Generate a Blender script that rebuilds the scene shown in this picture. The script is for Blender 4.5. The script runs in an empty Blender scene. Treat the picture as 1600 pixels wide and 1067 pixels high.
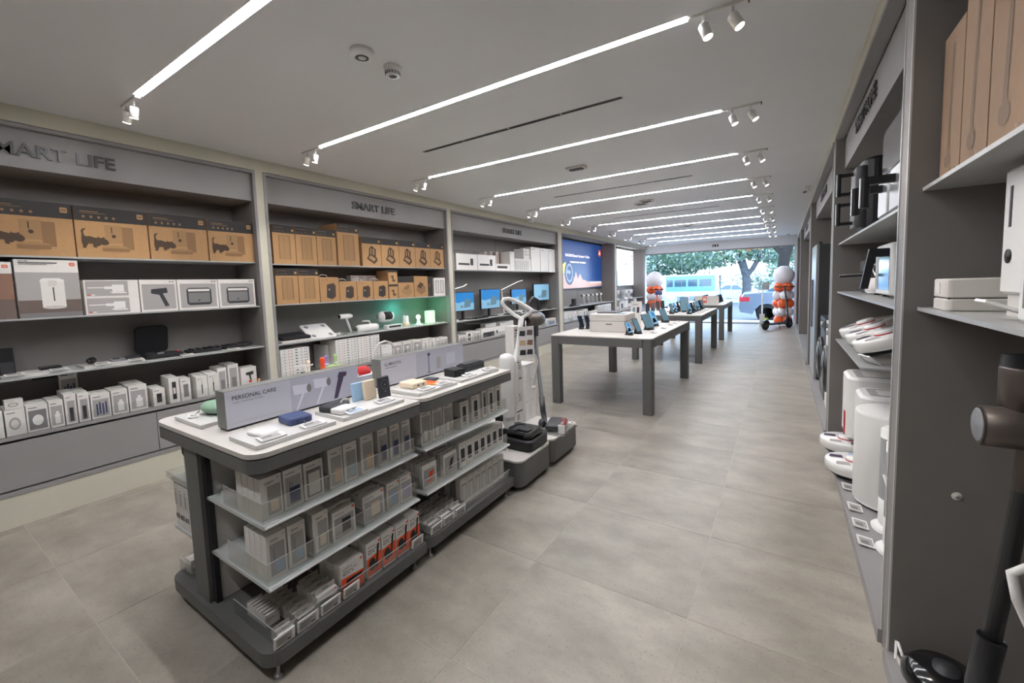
import bpy, math, random
from mathutils import Vector, Matrix

random.seed(7)
S = bpy.context.scene
COL = S.collection
PI = math.pi

# ------------------------------------------------------------------ camera
cam_d = bpy.data.cameras.new('camera')
cam = bpy.data.objects.new('camera', cam_d)
COL.objects.link(cam)
S.camera = cam
F, PX, PY = 655.84, 796.33, 499.74
right = Vector((0.83891348, 0.54331302, -0.03217357))
down = Vector((0.0169736, -0.08520192, -0.99621912))
fwd = Vector((-0.54400007, 0.83519554, -0.08069902))
cam.matrix_world = Matrix(((right.x, -down.x, -fwd.x, 0), (right.y, -down.y, -fwd.y, 0), (right.z, -down.z, -fwd.z, 1.3), (0, 0, 0, 1)))
cam_d.sensor_width = 36.0
cam_d.lens = F / 1600 * 36
cam_d.shift_x = (800 - PX) / 1600
cam_d.shift_y = (PY - 533.5) / 1600
cam_d.clip_start = 0.02
cam_d.clip_end = 300

# ------------------------------------------------------------------ world, exposure
W = bpy.data.worlds.new('sky')
S.world = W
W.use_nodes = True
nt = W.node_tree
nt.nodes.clear()
wo = nt.nodes.new('ShaderNodeOutputWorld')
bg = nt.nodes.new('ShaderNodeBackground')
tc = nt.nodes.new('ShaderNodeTexCoord')
sx = nt.nodes.new('ShaderNodeSeparateXYZ')
rp = nt.nodes.new('ShaderNodeValToRGB')
rp.color_ramp.elements[0].position = 0.0
rp.color_ramp.elements[0].color = (0.66, 0.80, 1.0, 1)
rp.color_ramp.elements[1].position = 0.6
rp.color_ramp.elements[1].color = (0.52, 0.72, 1.0, 1)
nt.links.new(tc.outputs['Generated'], sx.inputs[0])
nt.links.new(sx.outputs['Z'], rp.inputs[0])
nt.links.new(rp.outputs[0], bg.inputs['Color'])
bg.inputs['Strength'].default_value = 2.7
nt.links.new(bg.outputs[0], wo.inputs['Surface'])
S.view_settings.view_transform = 'Standard'
S.view_settings.look = 'None'
S.view_settings.gamma = 1
S.view_settings.use_curve_mapping = False
S.view_settings.exposure = 1.6
STRIP = 22.5          # radiance of the ceiling light strips
SPOT_W = 5.0

# ------------------------------------------------------------------ materials
def lin(c):
    if isinstance(c, str):
        c = tuple(int(c[i:i + 2], 16) / 255 for i in (0, 2, 4))
    return tuple((x / 12.92 if x <= 0.04045 else ((x + 0.055) / 1.055) ** 2.4) for x in c)
MATS = {}
def mat(name, col, rough=0.5, metal=0.0, emit=0.0, noise=0.0, nscale=30, bump=0.0, rand=0.0, spec=0.5, coat=0.0):
    m = bpy.data.materials.new(name)
    m.use_nodes = True
    n, l = m.node_tree.nodes, m.node_tree.links
    b = n['Principled BSDF']
    c = lin(col)
    b.inputs['Base Color'].default_value = (*c, 1)
    b.inputs['Roughness'].default_value = rough
    b.inputs['Metallic'].default_value = metal
    b.inputs['Specular IOR Level'].default_value = spec
    b.inputs['Coat Weight'].default_value = coat
    if emit:
        b.inputs['Emission Color'].default_value = (*c, 1)
        b.inputs['Emission Strength'].default_value = emit
    if noise or bump or rand:
        t = n.new('ShaderNodeTexCoord')
        z = n.new('ShaderNodeTexNoise')
        z.inputs['Scale'].default_value = nscale
        z.inputs['Detail'].default_value = 5
        l.new(t.outputs['Object'], z.inputs['Vector'])
        if noise or rand:
            mr = n.new('ShaderNodeMapRange')
            mr.inputs[1].default_value = 0.3
            mr.inputs[2].default_value = 0.7
            mr.inputs[3].default_value = 1 - noise
            mr.inputs[4].default_value = 1 + noise
            l.new(z.outputs['Fac'], mr.inputs[0])
            v = n.new('ShaderNodeVectorMath')
            v.operation = 'SCALE'
            v.inputs[0].default_value = c
            l.new(mr.outputs[0], v.inputs['Scale'])
            out = v.outputs[0]
            if rand:
                oi = n.new('ShaderNodeObjectInfo')
                m2 = n.new('ShaderNodeMapRange')
                m2.inputs[3].default_value = 1 - rand
                m2.inputs[4].default_value = 1 + rand
                l.new(oi.outputs['Random'], m2.inputs[0])
                v2 = n.new('ShaderNodeVectorMath')
                v2.operation = 'SCALE'
                l.new(out, v2.inputs[0])
                l.new(m2.outputs[0], v2.inputs['Scale'])
                out = v2.outputs[0]
            l.new(out, b.inputs['Base Color'])
        if bump:
            bp = n.new('ShaderNodeBump')
            bp.inputs['Strength'].default_value = bump
            bp.inputs['Distance'].default_value = 0.01
            l.new(z.outputs['Fac'], bp.inputs['Height'])
            l.new(bp.outputs[0], b.inputs['Normal'])
    MATS[name] = m
    return m

def clearmat(name, tint, gloss, rough=0.05, edge=0.45):
    m = bpy.data.materials.new(name)
    m.use_nodes = True
    n, l = m.node_tree.nodes, m.node_tree.links
    n.clear()
    o = n.new('ShaderNodeOutputMaterial')
    mx = n.new('ShaderNodeMixShader')
    tr = n.new('ShaderNodeBsdfTransparent')
    gl = n.new('ShaderNodeBsdfGlossy')
    lw = n.new('ShaderNodeLayerWeight')
    mr = n.new('ShaderNodeMapRange')
    lw.inputs['Blend'].default_value = 0.35
    mr.inputs[3].default_value = gloss
    mr.inputs[4].default_value = min(1, gloss + edge)
    tr.inputs[0].default_value = (*tint, 1)
    gl.inputs['Roughness'].default_value = rough
    l.new(lw.outputs['Facing'], mr.inputs[0])
    l.new(mr.outputs[0], mx.inputs[0])
    l.new(tr.outputs[0], mx.inputs[1])
    l.new(gl.outputs[0], mx.inputs[2])
    l.new(mx.outputs[0], o.inputs[0])
    MATS[name] = m
    return m

mat('grey_panel', '86817e', 0.55, noise=0.03, nscale=8)
mat('grey_face', '93908f', 0.5, noise=0.02, nscale=8)
mat('grey_dark', '636361', 0.5, noise=0.03, nscale=20)
mat('slot_dark', '222224', 0.6)
mat('cream_wall', 'c9c5b4', 0.7, noise=0.02, nscale=4)
mat('ceiling_paint', 'e2e2e4', 0.6, noise=0.015, nscale=2)
mat('backwall', 'b5b0ab', 0.8)
mat('shelf_metal', 'a9aaa9', 0.35, noise=0.02)
mat('edge_pale', 'c8c8c6', 0.3, metal=0.3)
mat('shelf_pale', 'c2c6c3', 0.3)
mat('top_white', 'cdc8c1', 0.45, noise=0.01)
mat('strip_light', 'fafaff', 0.5, emit=STRIP)
mat('spot_light', 'fff2dc', 0.5, emit=9.0)
mat('white', 'e6e4e1', 0.45)
mat('white_gloss', 'e8e6e3', 0.25)
mat('offwhite', 'd5d0ca', 0.5)
mat('carton', 'e2ded9', 0.6, noise=0.02)
mat('carton_side', 'c9c2bc', 0.6)
mat('hook_card', 'bdb6ad', 0.6)
mat('kraft', 'b38b60', 0.75, noise=0.04, nscale=40)
mat('kraft_shaded', '9c8068', 0.8, noise=0.04, nscale=30)  # darker copy of kraft, shade on the right bay cartons put into the colour
mat('kraft_shaded_print', '85705e', 0.8)  # print tone of those cartons, with the same shade painted in
mat('kraft_pic', '8d6b4a', 0.75)
mat('kraft_light', 'a37f58', 0.75)
mat('kraft_dark', '4d3c2e', 0.75)
mat('carton_black', '2c2826', 0.6)
mat('print_grey', 'a9a5a3', 0.55)
mat('print_mid', '7d7b7b', 0.55)
mat('print_line', '6f6b69', 0.6)
mat('print_dark', '2e2e31', 0.5)
mat('print_navy', '26335f', 0.5)
mat('print_blue', '9fb4c9', 0.5)
mat('print_sky', '8ea9cf', 0.5)
mat('print_lilac', 'a7a1c6', 0.5)
mat('print_cream', 'ddcdb4', 0.5)
mat('print_beige', 'd3b492', 0.5)
mat('print_purple', '6a6a8c', 0.5)
mat('orange', 'f2521c', 0.5)
mat('logo_orange', 'ea5a2b', 0.5)
mat('brown_print', '8c6a58', 0.6)
mat('desk_print', '6e5f58', 0.6)
mat('black', '17171a', 0.4)
mat('black_gloss', '101114', 0.15, coat=0.5)
mat('black_soft', '1b1b1f', 0.7)
mat('charcoal', '35363a', 0.45)
mat('dark_metal', '4b4c4f', 0.35, metal=0.4)
mat('titanium', '6e6560', 0.35, metal=0.6)
mat('silver', 'b4b6b8', 0.3, metal=0.7)
mat('grey_mid', '85868a', 0.45)
mat('sage', '8fb097', 0.45)
mat('navy', '3b4a74', 0.45)
mat('sky_blue', 'a4c8e6', 0.45)
mat('cream_item', 'ecd9bd', 0.5)
mat('amber', 'f29a4a', 0.5)
mat('red', 'c9171b', 0.45)
mat('lilac', 'a58fc4', 0.5)
mat('green_pale', 'b4cf8f', 0.5)
mat('purple_dark', '4a3d57', 0.4)
mat('screen_blue', '2474b4', 0.3, emit=0.2)
mat('screen_pale', '7aa9c4', 0.3, emit=0.16)
mat('screen_shape', '5f7f8e', 0.3, emit=0.1)
mat('screen_dark', '0d1826', 0.2)
mat('led_blue', '1f4688', 0.3, emit=0.2)
mat('led_deep', '1d3562', 0.3, emit=0.22)
mat('led_white', 'f4f8ff', 0.3, emit=0.35)
mat('led_pale', '8aa4dc', 0.3, emit=0.15)
mat('led_dust', 'c9a39a', 0.3, emit=0.25)
mat('led_grey', '5b6f95', 0.3, emit=0.2)
mat('led_text', 'fff3f6', 0.3, emit=0.5)
mat('led_yellow', 'd6d86a', 0.3, emit=0.3)
mat('led_orange', 'f0622e', 0.3, emit=0.35)
mat('lamp_green', 'b6f5b4', 0.4, emit=0.35)
mat('lamp_white', 'f5fff0', 0.4, emit=1.5)
mat('lamp_bar', 'fffaf0', 0.4, emit=0.4)
mat('sign_face', 'c8c8d2', 0.5)
mat('sign_pale', 'b9b9c5', 0.5)
mat('print_white', 'dddbe6', 0.5)
mat('sign_side', '7d7d79', 0.5)
mat('letter_dark', '4b4a4c', 0.35, metal=0.3)
mat('exit_green', '12261d', 0.5)
mat('riser_grey', 'cfcdc9', 0.45)
mat('pier_taupe', '7b7672', 0.55, noise=0.03, nscale=8)
mat('leaf_green', '6f8c6c', 0.7, noise=0.2, nscale=3, rand=0.2)
mat('leaf_deep', '4f6a54', 0.7, noise=0.3, nscale=3, rand=0.2)
mat('leaf_rust', 'b3693c', 0.7, noise=0.3, nscale=3)
mat('leaf_yellow', 'a8a24c', 0.7, noise=0.3, nscale=3)
mat('leaf_grey', '8aa096', 0.7, noise=0.3, nscale=3)
mat('bark', '2a2421', 0.9, noise=0.3, nscale=6, bump=0.4)
mat('bark_pale', '505357', 0.9, noise=0.3, nscale=6, bump=0.4)
mat('asphalt', '5f6268', 0.85, noise=0.1, nscale=3)
mat('paving', 'b3b5ba', 0.8, noise=0.05, nscale=3)
mat('van_white', 'c6cdd3', 0.3, coat=0.4)
mat('van_blue', '6b9cc4', 0.3, coat=0.4)
mat('car_silver', '8795a8', 0.3, metal=0.3, coat=0.5)
mat('car_white', 'c9ced6', 0.3, coat=0.5)
mat('car_glass', '3a5360', 0.1, spec=0.8)
mat('tyre', '1e1f22', 0.8)
mat('tail_red', 'c93a44', 0.3)
mat('balloon_orange', 'f4662c', 0.3, coat=0.3)
mat('balloon_white', 'e9e6ec', 0.3, coat=0.3)
mat('joint', 'b6afa4', 0.8)
mat('yellow_green', 'b5d44b', 0.5)
clearmat('acrylic', (0.975, 0.985, 0.98), 0.02)
clearmat('glass', (0.95, 0.98, 0.99), 0.01, edge=0.2)

# floor tile: concrete-look porcelain
def tile_material():
    m = bpy.data.materials.new('tile_porcelain')
    m.use_nodes = True
    n, l = m.node_tree.nodes, m.node_tree.links
    b = n['Principled BSDF']
    g = n.new('ShaderNodeNewGeometry')
    oi = n.new('ShaderNodeObjectInfo')
    add = n.new('ShaderNodeVectorMath')
    add.operation = 'MULTIPLY_ADD'
    add.inputs[1].default_value = (1, 1, 1)
    l.new(g.outputs['Position'], add.inputs[0])
    sc = n.new('ShaderNodeVectorMath')
    sc.operation = 'SCALE'
    sc.inputs[0].default_value = (7, 13, 0)
    l.new(oi.outputs['Random'], sc.inputs['Scale'])
    l.new(sc.outputs[0], add.inputs[2])
    mp = n.new('ShaderNodeMapping')
    mp.inputs['Scale'].default_value = (1.0, 1.5, 1)
    l.new(add.outputs[0], mp.inputs['Vector'])
    z1 = n.new('ShaderNodeTexNoise')
    z1.inputs['Scale'].default_value = 3.0
    z1.inputs['Detail'].default_value = 8
    z1.inputs['Roughness'].default_value = 0.6
    l.new(mp.outputs[0], z1.inputs['Vector'])
    z2 = n.new('ShaderNodeTexNoise')
    z2.inputs['Scale'].default_value = 90
    z2.inputs['Detail'].default_value = 3
    l.new(g.outputs['Position'], z2.inputs['Vector'])
    r1 = n.new('ShaderNodeValToRGB')
    r1.color_ramp.elements[0].position = 0.3
    r1.color_ramp.elements[0].color = (*lin('878075'), 1)
    r1.color_ramp.elements[1].position = 0.72
    r1.color_ramp.elements[1].color = (*lin('aca599'), 1)
    l.new(z1.outputs['Fac'], r1.inputs[0])
    r2 = n.new('ShaderNodeMapRange')
    r2.inputs[1].default_value = 0.25
    r2.inputs[2].default_value = 0.42
    r2.inputs[3].default_value = 0.72
    r2.inputs[4].default_value = 1.0
    l.new(z2.outputs['Fac'], r2.inputs[0])
    r3 = n.new('ShaderNodeMapRange')
    r3.inputs[3].default_value = 0.94
    r3.inputs[4].default_value = 1.05
    l.new(oi.outputs['Random'], r3.inputs[0])
    mu = n.new('ShaderNodeMath')
    mu.operation = 'MULTIPLY'
    l.new(r2.outputs[0], mu.inputs[0])
    l.new(r3.outputs[0], mu.inputs[1])
    v = n.new('ShaderNodeVectorMath')
    v.operation = 'SCALE'
    l.new(r1.outputs[0], v.inputs[0])
    l.new(mu.outputs[0], v.inputs['Scale'])
    l.new(v.outputs[0], b.inputs['Base Color'])
    rr = n.new('ShaderNodeMapRange')
    rr.inputs[3].default_value = 0.3
    rr.inputs[4].default_value = 0.48
    l.new(z1.outputs['Fac'], rr.inputs[0])
    l.new(rr.outputs[0], b.inputs['Roughness'])
    MATS['tile'] = m
tile_material()

# ------------------------------------------------------------------ mesh builder
class MB:
    def __init__(s):
        s.v, s.f, s.mi, s.ms, s.sm = [], [], [], [], []
    def m(s, name):
        if name not in s.ms:
            s.ms.append(name)
        return s.ms.index(name)
    def add(s, verts, faces, m, smooth=False):
        o = len(s.v)
        k = s.m(m)
        s.v += [tuple(p) for p in verts]
        for f in faces:
            s.f.append([i + o for i in f])
            s.mi.append(k)
            s.sm.append(smooth)
        return s
    def box(s, x0, x1, y0, y1, z0, z1, m):
        x0, x1 = min(x0, x1), max(x0, x1)
        y0, y1 = min(y0, y1), max(y0, y1)
        z0, z1 = min(z0, z1), max(z0, z1)
        return s.add([(x0, y0, z0), (x1, y0, z0), (x1, y1, z0), (x0, y1, z0), (x0, y0, z1), (x1, y0, z1), (x1, y1, z1), (x0, y1, z1)],
                     [(0, 3, 2, 1), (4, 5, 6, 7), (0, 1, 5, 4), (1, 2, 6, 5), (2, 3, 7, 6), (3, 0, 4, 7)], m)
    def rbox(s, x0, x1, y0, y1, z0, z1, r, m, n=5, bev=0.0):
        pts = []
        for cx, cy, a0 in ((x1 - r, y1 - r, 0), (x0 + r, y1 - r, 90), (x0 + r, y0 + r, 180), (x1 - r, y0 + r, 270)):
            for i in range(n + 1):
                a = math.radians(a0 + 90 * i / n)
                pts.append((cx + r * math.cos(a), cy + r * math.sin(a)))
        if bev:
            cx, cy = (x0 + x1) / 2, (y0 + y1) / 2
            fx, fy = 1 - 2 * bev / (x1 - x0), 1 - 2 * bev / (y1 - y0)
            ins = [(cx + (a - cx) * fx, cy + (b - cy) * fy) for a, b in pts]
            rings = [(ins, z0), (pts, z0 + bev), (pts, z1 - bev), (ins, z1)]
        else:
            rings = [(pts, z0), (pts, z1)]
        k = len(pts)
        V = [(a, b, z) for ring, z in rings for a, b in ring]
        Fc = [tuple(reversed(range(k)))]
        for q in range(len(rings) - 1):
            for i in range(k):
                j = (i + 1) % k
                Fc.append((q * k + i, q * k + j, q * k + k + j, q * k + k + i))
        Fc.append(tuple(range((len(rings) - 1) * k, len(rings) * k)))
        return s.add(V, Fc, m)
    def prism(s, pts, axis, a0, a1, m, smooth=False):
        # pts 2-D polygon; axis 'x': (y,z) ; 'y': (x,z) ; 'z': (x,y)
        def P(p, a):
            return {'x': (a, p[0], p[1]), 'y': (p[0], a, p[1]), 'z': (p[0], p[1], a)}[axis]
        k = len(pts)
        V = [P(p, a0) for p in pts] + [P(p, a1) for p in pts]
        Fc = [tuple(range(k)), tuple(range(k, 2 * k))] + [(i, (i + 1) % k, k + (i + 1) % k, k + i) for i in range(k)]
        return s.add(V, Fc, m, smooth)
    def lathe(s, prof, m, c=(0, 0, 0), n=24, axis='z', sy=1.0):
        V, Fc = [], []
        for r, h in prof:
            for i in range(n):
                a = 2 * PI * i / n
                p = (r * math.cos(a), r * math.sin(a) * sy, h)
                if axis == 'x':
                    p = (p[2], p[0], p[1])
                elif axis == 'y':
                    p = (p[0], p[2], p[1])
                V.append((p[0] + c[0], p[1] + c[1], p[2] + c[2]))
        k = len(prof)
        for q in range(k - 1):
            for i in range(n):
                j = (i + 1) % n
                Fc.append((q * n + i, q * n + j, (q + 1) * n + j, (q + 1) * n + i))
        if prof[0][0] > 1e-6:
            Fc.append(tuple(range(n)))
        if prof[-1][0] > 1e-6:
            Fc.append(tuple(range((k - 1) * n, k * n)))
        return s.add(V, Fc, m, True)
    def tube(s, pts, r, m, n=10, flat=1.0):
        P = [Vector(p) for p in pts]
        R = r if isinstance(r, (list, tuple)) else [r] * len(P)
        V, Fc = [], []
        up = None
        for i, p in enumerate(P):
            d = (P[min(i + 1, len(P) - 1)] - P[max(i - 1, 0)]).normalized()
            if up is None:
                up = Vector((0, 0, 1)) if abs(d.z) < 0.9 else Vector((0, 1, 0))
            a = d.cross(up)
            if a.length < 1e-4:
                a = d.cross(Vector((1, 0, 0)))
            a.normalize()
            b = a.cross(d).normalized()
            up = b
            for k in range(n):
                t = 2 * PI * k / n
                V.append(tuple(p + a * (R[i] * math.cos(t)) + b * (R[i] * flat * math.sin(t))))
        for i in range(len(P) - 1):
            for k in range(n):
                j = (k + 1) % n
                Fc.append((i * n + k, i * n + j, (i + 1) * n + j, (i + 1) * n + k))
        Fc.append(tuple(range(n)))
        Fc.append(tuple(range((len(P) - 1) * n, len(P) * n)))
        return s.add(V, Fc, m, True)
    def ball(s, c, r, m, n=20, sz=1.0):
        prof = [(max(1e-7, r * math.sin(PI * i / 12)), -r * sz * math.cos(PI * i / 12)) for i in range(13)]
        return s.lathe(prof, m, c, n)
    def poly(s, pts, m):
        return s.add(pts, [tuple(range(len(pts)))], m)
    def xform(s, M):
        s.v = [tuple(M @ Vector(p)) for p in s.v]
        return s
    def mesh(s, name):
        me = bpy.data.meshes.new(name)
        me.from_pydata(s.v, [], s.f)
        for k in s.ms:
            me.materials.append(MATS[k])
        me.polygons.foreach_set('material_index', s.mi)
        me.polygons.foreach_set('use_smooth', s.sm)
        me.update()
        return me
    def obj(s, name, parent=None, loc=None, rz=0):
        o = bpy.data.objects.new(name, s.mesh(name))
        COL.objects.link(o)
        if parent:
            o.parent = parent
        if loc:
            o.location = loc
        if rz:
            o.rotation_euler = (0, 0, rz)
        return o

def thing(name, label, cat, loc=(0, 0, 0), rz=0, group=None):
    o = bpy.data.objects.new(name, None)
    o.empty_display_size = 0.05
    COL.objects.link(o)
    o.location = loc
    o.rotation_euler = (0, 0, rz)
    tag(o, label, cat, group)
    return o
def tag(o, label=None, cat=None, group=None, kind=None):
    if label: o['label'] = label
    if cat: o['category'] = cat
    if group: o['group'] = group
    if kind: o['kind'] = kind
    return o
def struct(mb, name):
    return tag(mb.obj(name), kind='structure')
ORD = ['', 'first', 'second', 'third', 'fourth', 'fifth', 'sixth', 'seventh', 'eighth', 'ninth', 'tenth', 'eleventh', 'twelfth', 'thirteenth', 'fourteenth', 'fifteenth', 'sixteenth', 'seventeenth', 'eighteenth', 'nineteenth', 'twentieth']

# text geometry --------------------------------------------------------
_TX = {}
def text_geo(s, bold=0.0, ext=0.0):
    key = (s, bold, ext)
    if key not in _TX:
        c = bpy.data.curves.new('lettering', 'FONT')
        c.body = s
        c.size = 1.0
        c.extrude = ext
        c.offset = bold
        c.resolution_u = 3
        o = bpy.data.objects.new('lettering', c)
        COL.objects.link(o)
        bpy.context.view_layer.update()
        dg = bpy.context.evaluated_depsgraph_get()
        me = o.evaluated_get(dg).to_mesh()
        V = [tuple(v.co) for v in me.vertices]
        Fc = [tuple(p.vertices) for p in me.polygons]
        bpy.data.objects.remove(o)
        bpy.data.curves.remove(c)
        xs = [v[0] for v in V]
        x0, x1 = min(xs), max(xs)
        V = [(v[0] - x0, v[1], v[2]) for v in V]
        _TX[key] = (V, Fc, x1 - x0)
    return _TX[key]
def put_text(mb, s, org, ux, uz, size, m, bold=0.02, ext=0.0, width=None):
    """lettering starting at org, running along ux, up uz; cap height about 0.7*size; width squeezes it"""
    V, Fc, w = text_geo(s, bold, ext / size if size else 0)
    ux, uz, org = Vector(ux), Vector(uz), Vector(org)
    un = ux.cross(uz)
    k = (width / w) if width else size
    mb.add([tuple(org + ux * (v[0] * k) + uz * (v[1] * size) + un * (v[2] * size)) for v in V], Fc, m)
    return mb

def word_objects(s, org, ux, uz, size, m, bold, ext, width, parent):
    full = text_geo(s, bold, ext / size)[2]
    k = width / full
    ws = s.split(' ')
    for i, w in enumerate(ws):
        ww = text_geo(w, bold, ext / size)[2]
        off = text_geo(' '.join(ws[:i + 1]), bold, ext / size)[2] - ww
        q = MB()
        put_text(q, w, tuple(Vector(org) + Vector(ux) * (off * k)), ux, uz, size, m, bold, ext, ww * k)
        q.obj('word', parent)

# ------------------------------------------------------------------ packages
# local frame: front face at x=0 looking to +X, left-to-right along +Y, z up from the bottom, body behind (x<0)
def ell(cu, cv, ru, rv, n=14):
    return [(cu + ru * math.cos(2 * PI * i / n), cv + rv * math.sin(2 * PI * i / n)) for i in range(n)]
def rect(a, b, c, d):
    return [(a, b), (c, b), (c, d), (a, d)]
CAT = [(.055, .50), (.05, .58), (.075, .63), (.11, .64), (.115, .61), (.085, .59), (.08, .5), (.1, .44), (.16, .45), (.22, .42), (.26, .41), (.265, .45), (.29, .42), (.33, .42), (.355, .45), (.365, .40),
       (.40, .36), (.42, .30), (.41, .26), (.36, .23), (.31, .25), (.27, .2), (.24, .2), (.25, .16), (.2, .17), (.19, .26), (.13, .26), (.11, .2), (.1, .15), (.05, .15), (.06, .2), (.045, .3), (.05, .42)]
CAT = [(.02 + u * .97, .07 + v * .78) for u, v in CAT]
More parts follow.
